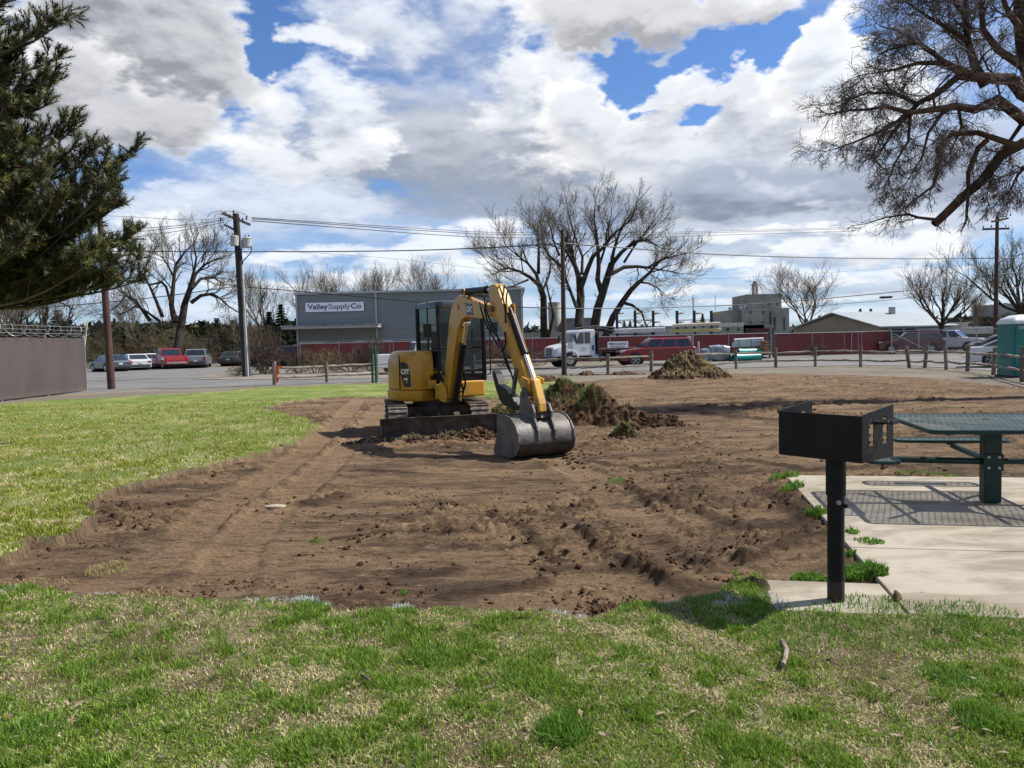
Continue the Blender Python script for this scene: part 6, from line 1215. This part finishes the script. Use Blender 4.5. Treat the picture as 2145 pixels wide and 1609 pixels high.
for s in(-1,1):
    mb=MB(); mb.prism([(-1.42,1.56),(-1.70,2.18),(-1.98,2.20),(-1.98,1.50),(-1.42,1.50)],s*1.0,s*1.03); mb.out('side_window',dkg,cb_); mb=MB(); mb.prism([(-2.05,1.50),(-2.05,2.20),(-2.45,2.20),(-2.45,1.50)],s*1.0,s*1.03); mb.out('side_window',dkg,cb_)
    mb=MB(); mb.tube([(-1.36,s*1.02,1.75),(-1.30,s*1.22,1.8)],.02,6); mb.box((-1.3,s*1.25,1.82),(.08,.18,.42)); mb.out('wing_mirror',blp,cb_,bevel=.02)
    mb=MB(); mb.prism([(-1.05+.60*math.cos(a),.52+.62*math.sin(a)) for a in [math.pi*k/12 for k in range(13)]]+[(-1.05+.50*math.cos(a),.52+.50*math.sin(a)) for a in [math.pi*(12-k)/12 for k in range(13)]],s*.80,s*1.06); mb.out('fender',wt,tk,bevel=.02)
    mb=MB(); mb.box((-.16,s*.66,1.0),(.16,.24,.18)); mb.out('headlight',hlm,tk,bevel=.03)
    for x in(-1.05,-5.9):
        mb=MB(); mb.tube([(x,s*.72,.48),(x,s*1.0,.48)],.48,26); wl=mb.out('wheel',tire,tk,smooth=True); mb=MB(); mb.tube([(x,s*.98,.48),(x,s*1.015,.48)],[.30,.26],18); mb.tube([(x,s*1.0,.48),(x,s*1.05,.48)],.09,10); mb.out('rim',rimm,wl)
    mb=MB(); mb.tube([(-2.55,s*.80,.62),(-3.25,s*.80,.62)],.26,18); mb.out('fuel_tank',mat('tank_alu',(.45,.45,.44),.35,(.35,.35,.34),3,metal=.6),tk,smooth=True)
mb=MB(); mb.add([(-1.21,-.88,1.60),(-1.21,.88,1.60),(-1.60,.86,2.24),(-1.60,-.86,2.24)],[(0,1,2,3)]); mb.add([(-1.25,-.88,1.60),(-1.25,.88,1.60),(-1.64,.86,2.24),(-1.64,-.86,2.24)],[(3,2,1,0)]); mb.out('windscreen',dkg,cb_)
mb=MB(); mb.box((-.02,0,1.0),(.06,.86,.46)); mb.out('grille',mat('grille_grey',(.20,.21,.22),.4,(.10,.1,.11),20,metal=.5),tk,bevel=.02)
mb=MB(); mb.loft([[(.10,-.95,z) for z in(.42,.72)]+[(-.2,-1.0,.72),(-.2,-1.0,.42)],[(.16,0,z) for z in(.42,.72)]+[(-.2,0,.72),(-.2,0,.42)],[(.10,.95,z) for z in(.42,.72)]+[(-.2,1.0,.72),(-.2,1.0,.42)]]); mb.out('bumper',mat('bumper_dark',(.06,.063,.07),.5),tk,bevel=.02)
mb=MB(); mb.box((-4.9,-.4,.75),(8.2,.12,.26)); mb.box((-4.9,.4,.75),(8.2,.12,.26)); mb.out('chassis',blp,tk)
mb=MB(); mb.box((-6.15,0,1.09),(6.4,2.3,.13)); mb.box((-6.15,-1.14,1.03),(6.4,.03,.20)); mb.out('flat_bed',mat('bed_dark',(.04,.035,.033),.7,(.12,.07,.05),2),tk)
mb=MB(); mb.box((-2.98,0,1.70),(.08,2.2,1.2)); mb.out('headboard',blp,tk); mb=MB(); mb.box((-3.1,1.14,.72),(.12,.05,.8)); mb.out('mud_flap',blp,tk)
mb=MB(); mb.box((-2.05,1.035,1.22),(.5,.004,.02)); mb.box((-2.0,1.035,1.14),(.3,.004,.015)); mb.box((-2.62,1.04,1.22),(.14,.01,.32)); mb.out('door_marking',navy,cb_)
R.seed(9)
mb=MB()
for k in range(16):
    a=A(1205+R.uniform(-3,6),693+R.uniform(-5,5),50.6+R.uniform(-.6,.6)); b=A(1285+R.uniform(-4,3),692+R.uniform(-6,7),51.4+R.uniform(-.6,.6)); c=a.lerp(b,.5)+Vector((0,0,.12)); mb.tube([a,c,b],.06,7)
for k in range(4):
    pass
o=mb.out('pipe_bundle',mat('poly_pipe_black',(.02,.02,.022),.45),smooth=True); tag(o,'bundle of black flexible pipe lying over the truck headboard','pipe bundle')
# sign on the fence behind the truck
q=A(1294,722.8,60.7); mb=MB(); mb.box((0,0,0),(1.62,.03,.52)); s_=mb.out('address_sign',mat('sign_white',(.8,.8,.8),.5),bevel=.02); s_.location=q; tag(s_,'white two-line address sign on the red fence above the truck bed','sign')
blu=mat('sign_purple',(.035,.02,.20),.5); gry=mat('sign_grey',(.20,.235,.25),.5)
SIGN2=s_
text_obj('404 N Railroad Ave',.17,mat('sign_navy',(.02,.035,.16),.5),s_,(0,-.02,-.15),(rb(90),0,0),'lettering',.002,.004,.80)
# ---- grey metal building
D=72; x0,x1=A(624,700,D).x,A(1096,700,D).x; zt=A(850,611,D).z; xs=A(790,700,D).x
bl_=empty('metal_building',((x0+x1)/2,D,0),0,'large blue-grey metal warehouse behind the red fence','building'); ob=Vector(((x0+x1)/2,D,0))
cm_,nt,bb=base_mat('grey_cladding'); tc=nt.new('ShaderNodeTexCoord'); s=nt.new('ShaderNodeSeparateXYZ'); nt.l.new(tc.outputs['Object'],s.inputs[0]); st_=nt.m('SINE',nt.m('MULTIPLY',s.outputs[2],2*math.pi/.20)); c=nt.mix(nt.sm(st_,-.2,.9,0,.35),(.165,.185,.188),(.24,.265,.268)); c=nt.mix(nt.sm(nt.noise(nt.scale(tc.outputs['Object'],(.25,1,2.2)),.9,4,.6),.4,.66,0,.4),c,(.215,.24,.245)); nt.put(bb.inputs['Base Color'],c); bb.inputs['Roughness'].default_value=.45; nt.put(bb.inputs['Normal'],nt.bump(st_,.6,.02))
wp_,nt,bb=base_mat('white_panels'); tc=nt.new('ShaderNodeTexCoord'); s=nt.new('ShaderNodeSeparateXYZ'); nt.l.new(tc.outputs['Object'],s.inputs[0]); fx=nt.m('FRACT',nt.m('DIVIDE',s.outputs[0],.55)); c=nt.mix(nt.m('LESS_THAN',fx,.08),(.42,.45,.47),(.22,.24,.25)); nt.put(bb.inputs['Base Color'],c); bb.inputs['Roughness'].default_value=.6
trm=mat('trim_white',(.42,.43,.43),.5,(.34,.35,.35),2)
zc_=A(800,706,D).z
mb=MB(off=ob); mb.box(((x0+x1)/2,D+8,(zt+2.25)/2),(x1-x0,16,zt-2.25)); mb.out('wall',cm_,bl_)
mb=MB(off=ob); mb.box(((x0+x1)/2,D+8,1.12),(x1-x0-.12,15.9,2.25)); mb.out('lower_wall',wp_,bl_)
mb=MB(off=ob); mb.box(((x0+x1)/2,D+8,zt+.03),(x1-x0+.5,16.5,.18)); mb.out('roof_edge',trm,bl_)
for x in(x0+.0,xs,x1-.05): mb=MB(off=ob); mb.box((x,D-.10,(zt)/2),(.16,.14,zt)); mb.out('downspout',trm,bl_)
cxa,cxb=A(590,700,69.5).x,A(792,700,69.5).x; zc2=A(690,685,69.5).z
mb=MB(off=ob); mb.box(((cxa+cxb)/2,70.8,zc2),(cxb-cxa,2.7,.22)); cn=mb.out('canopy',trm,bl_); mb=MB(off=ob); mb.box(((cxa+cxb)/2,70.6,zc2+.17),(cxb-cxa+.1,2.6,.10),M=None); mb.out('canopy_roof',mat('canopy_sheet',(.35,.36,.36),.5,(.10,.10,.10),1.2,st=(3,.3,.3)),cn)
for pa,pb,py in((681,695,716),(697.5,722,716),(724,739,716),(824.5,836,712),(839.5,862,712),(866,879,712),(1013,1019,709)):
    a=A(pa,py,D-.03); b=A(pb,py,D-.03); mb=MB(off=ob); mb.box(((a.x+b.x)/2,D+.02,1.88),(b.x-a.x+.12,.12,.62)); w_=mb.out('window',trm,bl_); mb=MB(off=ob); mb.box(((a.x+b.x)/2,D-.02,1.88),(b.x-a.x,.10,.50)); mb.out('pane',dkg,w_)
sc=A(701,643,D-.12); wS=A(762,643,D).x-A(640,643,D).x
mb=MB(); mb.box((0,0,0),(wS,.10,.86)); sb=mb.out('sign_board',mat('sign_white',(.68,.70,.73),.5),bl_,bevel=.03); sb.location=sc-ob
def run_text(parts,size,parent,x0,w,y,z,bold):
    """words set one after another, scaled to the width w"""
    os_=[text_obj(t,size,m,parent,(0,y,z),(rb(90),0,0),'lettering',.004,bold,1.,'LEFT') for t,m in parts]; ws=[max(v.co.x for v in o.data.vertices)+size*.03 for o in os_]; k=w/sum(ws); x=x0
    for o,q in zip(os_,ws): o.location.x=x; o.scale=(k,1,1); x+=q*k
run_text((('Valley',blu),('Supply',gry),('Co',blu)),.66,sb,-wS/2+.22,wS-.44,-.06,.02,.014)
run_text((('Valley ',blu),('Supply ',gry),('Co',blu)),.26,SIGN2,-.72,1.44,-.02,.10,.006)
# ---- silos, low blocks
conc=mat('mill_concrete',(.36,.345,.30),.9,(.24,.23,.20),.22,bump=.4,bs=3,lo=.38,hi=.62)
def block(name,px0,px1,yt,D,dep,m,label,cat='building',z0=0,kids=True):
    a=A(px0,yt,D); b=A(px1,yt,D); c=A((px0+px1)/2,yt,D); ob_=Vector(((a.x+b.x)/2,D,0)); r=empty(name,ob_,0,label,cat); mb=MB(off=ob_); mb.box((ob_.x,D+dep/2,c.z/2),(b.x-a.x,dep,c.z)); mb.out('wall',m,r); mb=MB(off=ob_); mb.box((ob_.x,D+dep/2,c.z+.08),(b.x-a.x+.3,dep+.3,.18)); mb.out('roof',mat('flat_roof',(.35,.35,.34),.7,(.28,.28,.27)),r); return r,c.z
for px0,px1,yt,D,lab in((1062,1094,604,110,'tall pale concrete silo behind the right end of the grey building'),(1148,1174,637,130,'shorter concrete silo between the two big bare trees')):
    a=A(px0,yt,D); b=A(px1,yt,D); r=(b.x-a.x)/2; mb=MB(); mb.tube([(0,0,0),(0,0,a.z)],r,24); mb.tube([(0,0,a.z),(0,0,a.z+.25)],r*1.04,24); 
    o=mb.out('silo',conc,smooth=True); o.location=((a.x+b.x)/2,D,0); tag(o,lab,'silo')
pale=mat('pale_wall',(.40,.41,.42),.8,(.30,.31,.31),.3)
block('storage_shed',1186,1245,668,125,14,mat('shed_grey',(.22,.23,.23),.8,(.17,.17,.17),.4),'small grey shed seen between the trunks of the largest bare tree')
block('warehouse',1262,1600,684,150,20,pale,'low pale warehouse behind the blue pipe racks')
block('warehouse',398,512,711,108,14,mat('shed_grey2',(.20,.21,.21),.8,(.15,.155,.16),.4),'long grey shed with white roof line behind the dark suv')
block('warehouse',1096,1200,699,90,6,pale,'low pale wall behind the red fence left of the plain pole')
# ---- pipe racks
dkb=mat('rack_blue',(.012,.022,.075),.5); ry=mat('rack_yellow',(.50,.36,.10),.6,(.4,.27,.08))
for gi,(cols,lab,D) in enumerate((((1292,1330,1368),'three-column blue cantilever rack with yellow arms, left one',76),((1418,1454,1490),'three-column blue cantilever rack loaded with long pipes, right one',76))):
    a=A(cols[0],700,D); root=empty('pipe_rack',(a.x,D,0),0,lab,'rack'); ob_=Vector((a.x,D,0)); prev=None
    for px in cols:
        t=A(px,651,D); mb=MB(off=ob_); mb.box((t.x,D,t.z/2),(.24,.24,t.z)); mb.out('column',dkb,root)
        for k in range(4):
            mb=MB(off=ob_); z=t.z-.3-k*.85; mb.box((t.x+.15,D-.6,z),(.12,1.2,.14)); mb.box((t.x+.35,D-.3,z+.02),(.6,.12,.10)); mb.out('arm',ry,root)
        if prev is not None:
            mb=MB(off=ob_)
            for z in(t.z-.9,t.z-2.3): beam(mb,Vector((prev,D,z)),Vector((t.x,D,z)),.06,.08)
            beam(mb,Vector((prev,D,t.z-.9)),Vector((t.x,D,t.z-2.3)),.05,.06); beam(mb,Vector((prev,D,t.z-2.3)),Vector((t.x,D,t.z-.9)),.05,.06); mb.out('brace',dkb,root)
        prev=t.x
pcw=mat('pvc_white',(.62,.63,.62),.4,(.52,.53,.52),1); pcy=mat('pvc_yellow',(.55,.50,.22),.5,(.45,.38,.15),1)
for (xa,xb,ya_,yb_2,n,r,m,lab) in((1408,1508,684,679.5,5,.09,mat('pvc_cream',(.62,.60,.48),.5,(.55,.5,.38),1),'cream pipes on the upper arms of the right rack'),(1405,1510,695,692,7,.10,pcy,'yellow pipes on the middle arms of the right rack'),(1452,1513,709.5,706,2,.14,pcw,'long white pipe on the lowest arms of the right rack'),(1286,1392,697,693,10,.08,pcw,'white pipes stacked above the red fence on the left rack')):
    mb=MB(); a=A(xa,ya_,74.6); b=A(xb,yb_2,74.6)
    for k in range(n): o_=Vector((0,-.2+.19*(k%4),.14*(k//4))); mb.tube([a+o_,b+o_],r,8)
    o=mb.out('pipes',m,smooth=True); tag(o,lab,'pipes'); o['kind']='thing'
teal=mat('teal_pipe',(.012,.24,.20),.35,(.02,.30,.25),1.5)
def pipe(a,b,r,m,lab,grp):
    mb=MB(); d=(b-a).normalized(); n=20; s=Vector((-d.y,d.x,0)); u=Vector((0,0,1)); rings=[]
    for p_,rr in((a,r*.88),(a,r),(a+d*.35,r*1.0),(a+d*.4,r*.93),(b,r*.93),(b,r*.82),(a+d*.05,r*.82)): rings.append([p_-a+s*rr*math.cos(2*math.pi*k/n)+u*rr*math.sin(2*math.pi*k/n) for k in range(n)])
    mb.loft(rings,False); o=mb.out('large_pipe',m,smooth=True); o.location=a; tag(o,lab,'pipe',grp)
Dp=54.5
def gp(px,D,z): v=A(px,700,D); return Vector((v.x,D,z))
pipe(gp(1527,Dp-.6,.30),gp(1594,Dp+.1,.30),.27,teal,'front teal drain pipe lying on the yard ground','stacked teal drain pipes')
pipe(gp(1536,Dp-1.2,.30),gp(1592,Dp-.75,.30),.25,teal,'shorter teal drain pipe nearest the street','stacked teal drain pipes')
pipe(gp(1545,Dp-.4,.62),gp(1594,Dp,.62),.27,teal,'topmost teal drain pipe under the white bundles','stacked teal drain pipes')
for k,(z,lab) in enumerate(((1.05,'lower'),(1.35,'upper'))):
    mb=MB()
    for j in range(7): a=gp(1534+k*4,Dp+.2+j*.17,z); b=gp(1597+k*2,Dp+.4+j*.17,z+.05); mb.tube([a,b],.085,8); mb.tube([a+Vector((0,.0,.15)),b+Vector((0,0,.15))],.08,8)
    o=mb.out('pipe_bundle',pcw,smooth=True); tag(o,lab+' strapped bundle of white pipes above the teal pipes','pipe bundle')
mb=MB(); 
for px in(1548,1574,1594): q=gp(px,Dp-.1,0); mb.box((q.x,q.y,.75),(.05,.06,1.5))
for k in range(6): q=gp(1597,Dp,0); mb.box((q.x+.15,Dp-.2+.3*(k%2),.2+.22*k),(.35,1.2,.12))
o=mb.out('timber_cradle',mat('raw_timber',(.35,.22,.11),.8,(.2,.12,.07),3)); tag(o,'timber cradle holding the stacked pipes upright','pallet')
wr_=mat('plastic_wrap',(.30,.33,.36),.25,(.16,.18,.20),1.6,bump=.8,bs=2.5,st=(2.5,1,.6))
for px0,px1,yt,lab in((1469,1484,730,'small grey plastic-wrapped bundle'),(1484,1524,722.5,'large grey plastic-wrapped bundle beside the teal pipes')):
    a=gp(px0,Dp,0); b=gp(px1,Dp,0); h=A(px0,yt,Dp).z; L=b.x-a.x; mb=MB(); rg=[]
    for i in range(9):
        t=i/8; k=math.sin(math.pi*min(max(t,.07),.93))**.4; sq=lambda v: math.copysign(abs(v)**.35,v); rg.append([(L*(t-.5),sq(math.cos(w))*.75*(.6+.4*k),max(.03,h*.5+sq(math.sin(w))*h*.48*(.72+.28*k)*(1+.05*math.sin(5*w+i*1.7)))) for w in [2*math.pi*m/16 for m in range(16)]])
    mb.loft(rg); o=mb.out('wrapped_bundle',wr_,smooth=True); o.location=(a.x+L/2,Dp,0); tag(o,lab if px0>1480 else lab+' left of the large one','bundle')
# ---- mill
D=150
def mb_box(px0,px1,yt,dd,dep,nm,par,ob_,m=conc,zlo=0):
    a=A(px0,yt,D+dd); b=A(px1,yt,D+dd); z=A((px0+px1)/2,yt,D+dd).z; mb=MB(off=ob_); mb.box(((a.x+b.x)/2,D+dd+dep/2,(z+zlo)/2),(b.x-a.x,dep,z-zlo)); return mb.out(nm,m,par),z
ob_=Vector((A(1585,700,D).x,D,0)); ml=empty('concrete_mill',ob_,0,'old grey concrete grain mill with stepped roof and faded painted lettering','building')
mb_box(1557,1653,646,0,16,'wall',ml,ob_)
mb_box(1564,1637,616,3.0,10,'roof_house',ml,ob_,mat('mill_concrete_dark',(.25,.24,.21),.9,(.17,.165,.145),.25),zlo=5)
mb_box(1521,1557,650,1.5,12,'wall',ml,ob_,mat('mill_concrete_dark',(.25,.24,.21),.9,(.17,.165,.145),.25))
mb_box(1509,1557,675,-1,4,'wall',ml,ob_)
for px,py,w,h in((1572,654,7,7),(1599,654,7,7),(1572,677,7,7),(1599,677,7,7),(1628,638,3,6),(1611,637,6,6),(1524,690,7,6),(1547,690,7,6)):
    dd=-1.0 if px<1556 else (3.0 if py<640 else 0); a=A(px-w/2,py,D+dd); b=A(px+w/2,py,D+dd); z0_=A(px,py+h/2,D+dd).z; z1_=A(px,py-h/2,D+dd).z; mb=MB(off=ob_); mb.box(((a.x+b.x)/2,D+dd,(z0_+z1_)/2),(b.x-a.x,.16,z1_-z0_)); mb.out('window',dkg,ml)
for px,pa,pb in((1623,664,692),(1643,664,692),(1614,652,680)):
    a=A(px,pa,D-.2); b=A(px,pb,D-.2); mb=MB(off=ob_); mb.tube([a,b],.12,6); mb.out('pipe',blp,ml)
tw=mat('rusty_white',(.45,.38,.35),.8,(.30,.17,.12),1.2)
mb=MB(off=ob_); 
for px in(1578,1585): mb.tube([A(px,618,D+5),A(px,594,D+5)],.28,8)
mb.tube([A(1581.5,600,D+5),A(1581.5,589,D+5)],.42,8); mb.box(A(1578,597,D+5),(1.2,.6,.15)); mb.tube([A(1588,594,D+5),A(1600,615,D+5)],.07,5); mb.tube([A(1576,598,D+5),A(1571,616,D+5)],.05,5); mb.tube([A(1588,597,D+5),A(1607,612,D+5)],.04,5); mb.out('elevator_leg',tw,ml,smooth=True)
mb=MB(off=ob_); mb.tube([A(1530,650,D+3),A(1530,644,D+3)],.4,8); mb.tube([A(1552,649,D+3),A(1552,640,D+3)],.35,8); mb.tube([A(1557,646,D+3),A(1562,639,D+3)],.3,8); mb.out('roof_vent',galv,ml,smooth=True)
mb=MB(off=ob_); mb.prism([(A(1560,692,D).x,A(1560,686,D).z-1.2),(A(1612,692,D).x,A(1612,686,D).z-1.2),(A(1612,692,D).x,A(1612,688,D).z),(A(1560,692,D).x,A(1560,688,D).z)],D-.6,D-.05); mb.out('loading_canopy',mat('canopy_red',(.14,.03,.03),.8,(.05,.03,.03),1),ml)
a=A(1532,681,D-1.1); text_obj('ARVIDSON CO',.95,mat('faded_paint',(.85,.84,.80),.9,(.7,.69,.65),2),ml,a-ob_,(rb(90),0,0),'lettering',.01,.045,.74)
# thin radio masts
for px,py in((1451,618),(1498,618),(1453,625)):
    p=A(px,py,240); mb=MB(); mb.tube([(0,0,0),(0,0,p.z)],.10,4); o=mb.out('radio_mast',galv); o.location=(p.x,240,0); tag(o,'thin radio mast far behind the pipe racks','mast',group='thin radio masts on the skyline')
# ---- tan house with metal roof
D=84; P0=A(1753,700,D+2); P1=A(1840,700,D-2); hx=empty('tan_house',(P1.x,P1.y,0),rb(9),'tan gabled house with pale metal roof behind the right red fence','house')
tan=mat('house_tan',(.27,.225,.16),.85,(.21,.175,.13),.6); mrf,nt,bb=base_mat('metal_roof'); tc=nt.new('ShaderNodeTexCoord'); s=nt.new('ShaderNodeSeparateXYZ'); nt.l.new(tc.outputs['Object'],s.inputs[0]); fx=nt.m('FRACT',nt.m('DIVIDE',s.outputs[0],.6)); c=nt.mix(nt.m('LESS_THAN',fx,.1),(.34,.37,.38),(.20,.22,.23)); c=nt.mix(nt.sm(nt.noise(tc.outputs['Object'],.4,4),.4,.7,0,.4),c,(.26,.28,.28)); nt.put(bb.inputs['Base Color'],c); bb.inputs['Roughness'].default_value=.45; bb.inputs['Metallic'].default_value=.2
Lh,Wd_=8.6,9.0; ze=A(1845,683,D-2).z; zr=A(1795,656,D+2).z
mb=MB(); mb.prism([(0,0),(0,ze),(Wd_/2,zr-.15),(Wd_,ze),(Wd_,0)],0,Lh,'x'); 
# gable leans away to the left: shear the end so both long and short sides show
for i,v in enumerate(mb.v): v.x-=v.y*.50
hw=mb.out('wall',tan,hx)
mb=MB()
def rv_(x,y,z): return (x-y*.50,y,z)
for ya2,za2,yb2,zb2 in((-.5,ze-.16,Wd_/2,zr+.03),(Wd_+.5,ze-.16,Wd_/2,zr+.03)):
    q=[rv_(-.4,ya2,za2),rv_(Lh+.3,ya2,za2),rv_(Lh+.3,yb2,zb2),rv_(-.4,yb2,zb2)]; mb.add(q+[(x,y,z+.12) for x,y,z in q],[(0,1,2,3),(7,6,5,4),(0,4,5,1),(1,5,6,2),(2,6,7,3),(3,7,4,0)])
rf=mb.out('roof',mrf,hx); mb=MB(); mb.box((4.2,Wd_/2-.8,zr+.2),(.5,.5,.8)); mb.out('vent',galv,rf)
mb=MB(); mb.box((2.9,-.03,1.9),(3.4,.12,1.2)); w_=mb.out('window',trm,hx); mb=MB(); mb.box((2.1,-.06,1.9),(1.3,.12,.95)); mb.box((3.7,-.06,1.9),(1.3,.12,.95)); mb.out('pane',dkg,w_)
mb=MB(); mb.box((Lh+1.0,3,1.3),(2.2,6,2.6)); mb.box((Lh+1,3,2.65),(2.5,6.3,.14)); mb.out('annex',mat('annex_white',(.36,.35,.32),.8),hx)
block('long_building',1892,2020,690,96,10,mat('block_brown',(.17,.155,.13),.85,(.12,.11,.095),.5),'long low brown building behind the gnarled tree')
r_b,zb_=block('long_building',2015,2330,685,74,12,mat('block_brown2',(.12,.105,.09),.85,(.09,.08,.07),.5),'dark low building with bright white fascia at the right edge')
a=A(2010,0,73.6); b=A(2330,0,73.6); mb=MB(off=(r_b.location.x,74,0)); mb.box(((a.x+b.x)/2,73.7,zb_-.25),(b.x-a.x,.5,.55)); mb.out('fascia',mat('fascia_white',(.62,.62,.60),.6),r_b)
block('far_house',2035,2135,664,135,14,mat('far_roof_brown',(.13,.11,.095),.9,(.10,.09,.08),.4),'far brown roofed house above the white fascia')
block('far_house',2122,2200,636,140,12,mat('far_house_grey',(.30,.30,.29),.9,(.2,.2,.2),.4),'far grey two-storey house at the right edge')
# chain link fence at right
fa,fb=A(1868,700,61),A(2110,700,56); fa.z=fb.z=0; cf_=empty('chain_link_fence',fa,math.atan2(fb.y-fa.y,fb.x-fa.x),'grey chain-link fence running right from the red fence','fence'); L=(fb-fa).length
lm=bpy.data.materials.new('chain_mesh'); lm.use_nodes=True; nt=NT(lm.node_tree); b=nt.n['Principled BSDF']; tc=nt.new('ShaderNodeTexCoord'); s=nt.new('ShaderNodeSeparateXYZ'); nt.l.new(tc.outputs['Object'],s.inputs[0]); k_=2*math.pi/.11; w1=nt.m('SINE',nt.m('MULTIPLY',nt.m('ADD',s.outputs[0],s.outputs[2]),k_)); w2=nt.m('SINE',nt.m('MULTIPLY',nt.m('SUBTRACT',s.outputs[0],s.outputs[2]),k_)); nt.put(b.inputs['Alpha'],nt.m('GREATER_THAN',nt.m('MAXIMUM',w1,w2),.93)); b.inputs['Base Color'].default_value=(.16,.16,.16,1)
mb=MB(); mb.quad((0,0,.05),(L,0,.05),(L,0,1.85),(0,0,1.85)); mb.out('mesh_panel',lm,cf_); mb=MB(); mb.tube([(0,0,1.87),(L,0,1.87)],.03,6); mb.out('top_rail',galv,cf_)
for i in range(5): mb=MB(); mb.tube([(L*i/4,0,0),(L*i/4,0,1.95)],.04,7); mb.out('post',galv,cf_)
mb=MB(); mb.tube([(.1,-.05,1.7),(3,-.05,.1)],.025,6); mb.out('brace',galv,cf_)
# ---- portable toilet
p=G(2139,792); Dq=28.2; p=Vector((A(2139,700,Dq).x,Dq,0)); pt=empty('portable_toilet',p,rb(-6),'teal portable toilet with white roof at the right edge','portable toilet')
tl=mat('teal_plastic',(.012,.19,.165),.42,(.008,.14,.125),1.2,bump=.15,bs=5); 
mb=MB(); mb.box((0,0,.98),(1.12,1.12,1.92)); bd=mb.out('cabin',tl,pt,bevel=.04,seg=3)
mb=MB(); mb.box((0,-.575,1.02),(.96,.03,1.66)); dr=mb.out('door',tl,pt,bevel=.012); mb=MB(); mb.box((-.08,-.595,1.42),(.62,.02,.42)); mb.box((0,-.595,.62),(.72,.02,.7)); mb.out('door_panel',tl,dr,bevel=.015)
mb=MB(); mb.box((.36,-.605,1.05),(.08,.03,.12)); mb.out('latch',galv,dr)
for x in(-.30,.12):
    mb=MB(); 
    for k in range(4): mb.box((x-.07+.062*k,-.575,1.80),(.045,.035,.12))
    mb.out('vent',mat('vent_pale',(.42,.40,.36),.6),pt)
mb=MB()
for k in range(5): mb.box((-.42+.2*k,-.60,.30),(.02,.02,.42),M=Matrix.Rotation(.25,3,'Y'))
mb.out('moulded_rib',tl,bd)
rr2=rrect(0,0,1.20,1.20,.10); mb=MB(); mb.loft([[(x,y,1.93) for x,y in rr2],[(x,y,2.0) for x,y in rr2],[(x*.86,y*.86,2.13) for x,y in rr2],[(x*.5,y*.5,2.24) for x,y in rr2],[(x*.1,y*.1,2.27) for x,y in rr2]]); mb.out('roof',mat('roof_translucent_white',(.62,.66,.66),.45,(.55,.60,.60)),pt,smooth=True)
mb=MB(); mb.box((0,0,.03),(1.2,1.2,.08)); mb.out('skid',blp,pt)
# street litter: a stick and leaves on the lawn
for pts,lab in(([(1638,1342),(1648,1360),(1645,1378),(1640,1392)],'curved peeling grey stick lying on the lawn below the grill pad'),([(757,1413),(775,1424)],'short pale stick lying in the left centre of the lawn'),([(1650,1358),(1700,1368)],'thin straw-coloured twig beside the curved stick')):
    mb=MB(); P=[G(x,y,LZ+.035) for x,y in pts]; c0=P[0].copy(); mb.tube([q-c0 for q in P],[.012]*len(P) if len(P)>2 else ([.009,.005] if 'twig' not in lab else [.003,.002]),7); o=mb.out('stick',mat('stick_bark',(.28,.22,.18),.9,(.08,.05,.04),14),smooth=True); o.location=c0; tag(o,lab,'stick')
n=500; y=2.5+3.4*NR.rand(n)**1.3; x=(NR.rand(n)*1.44-.72)*y; z,dm,lm_=vheight(x,y); k=lm_>.5; x,y,z=x[k],y[k],z[k]; m=len(x)
a_=NR.rand(m)*6.28; l_=.008+.022*NR.rand(m); w_=l_*.4; tl_=NR.randn(m)*.25; dx,dy=np.cos(a_)*l_,np.sin(a_)*l_; ex_,ey_=-np.sin(a_)*w_,np.cos(a_)*w_; zz_=z+.012+.02*NR.rand(m)
V=np.stack([np.stack([x-dx,y-dy,zz_-tl_*l_],1),np.stack([x+ex_,y+ey_,zz_+.004],1),np.stack([x+dx,y+dy,zz_+tl_*l_],1),np.stack([x-ex_,y-ey_,zz_+.004],1)],1).reshape(-1,3); C=np.repeat(np.array([.34,.27,.19])*(.4+.8*NR.rand(m,1)),4,0)
o=link('leaf_litter',np_mesh('leaf_litter',V,np.arange(4*m).reshape(-1,4),4,C),bm_); tag(o,'dead leaf scraps scattered through the near lawn',kind='stuff')
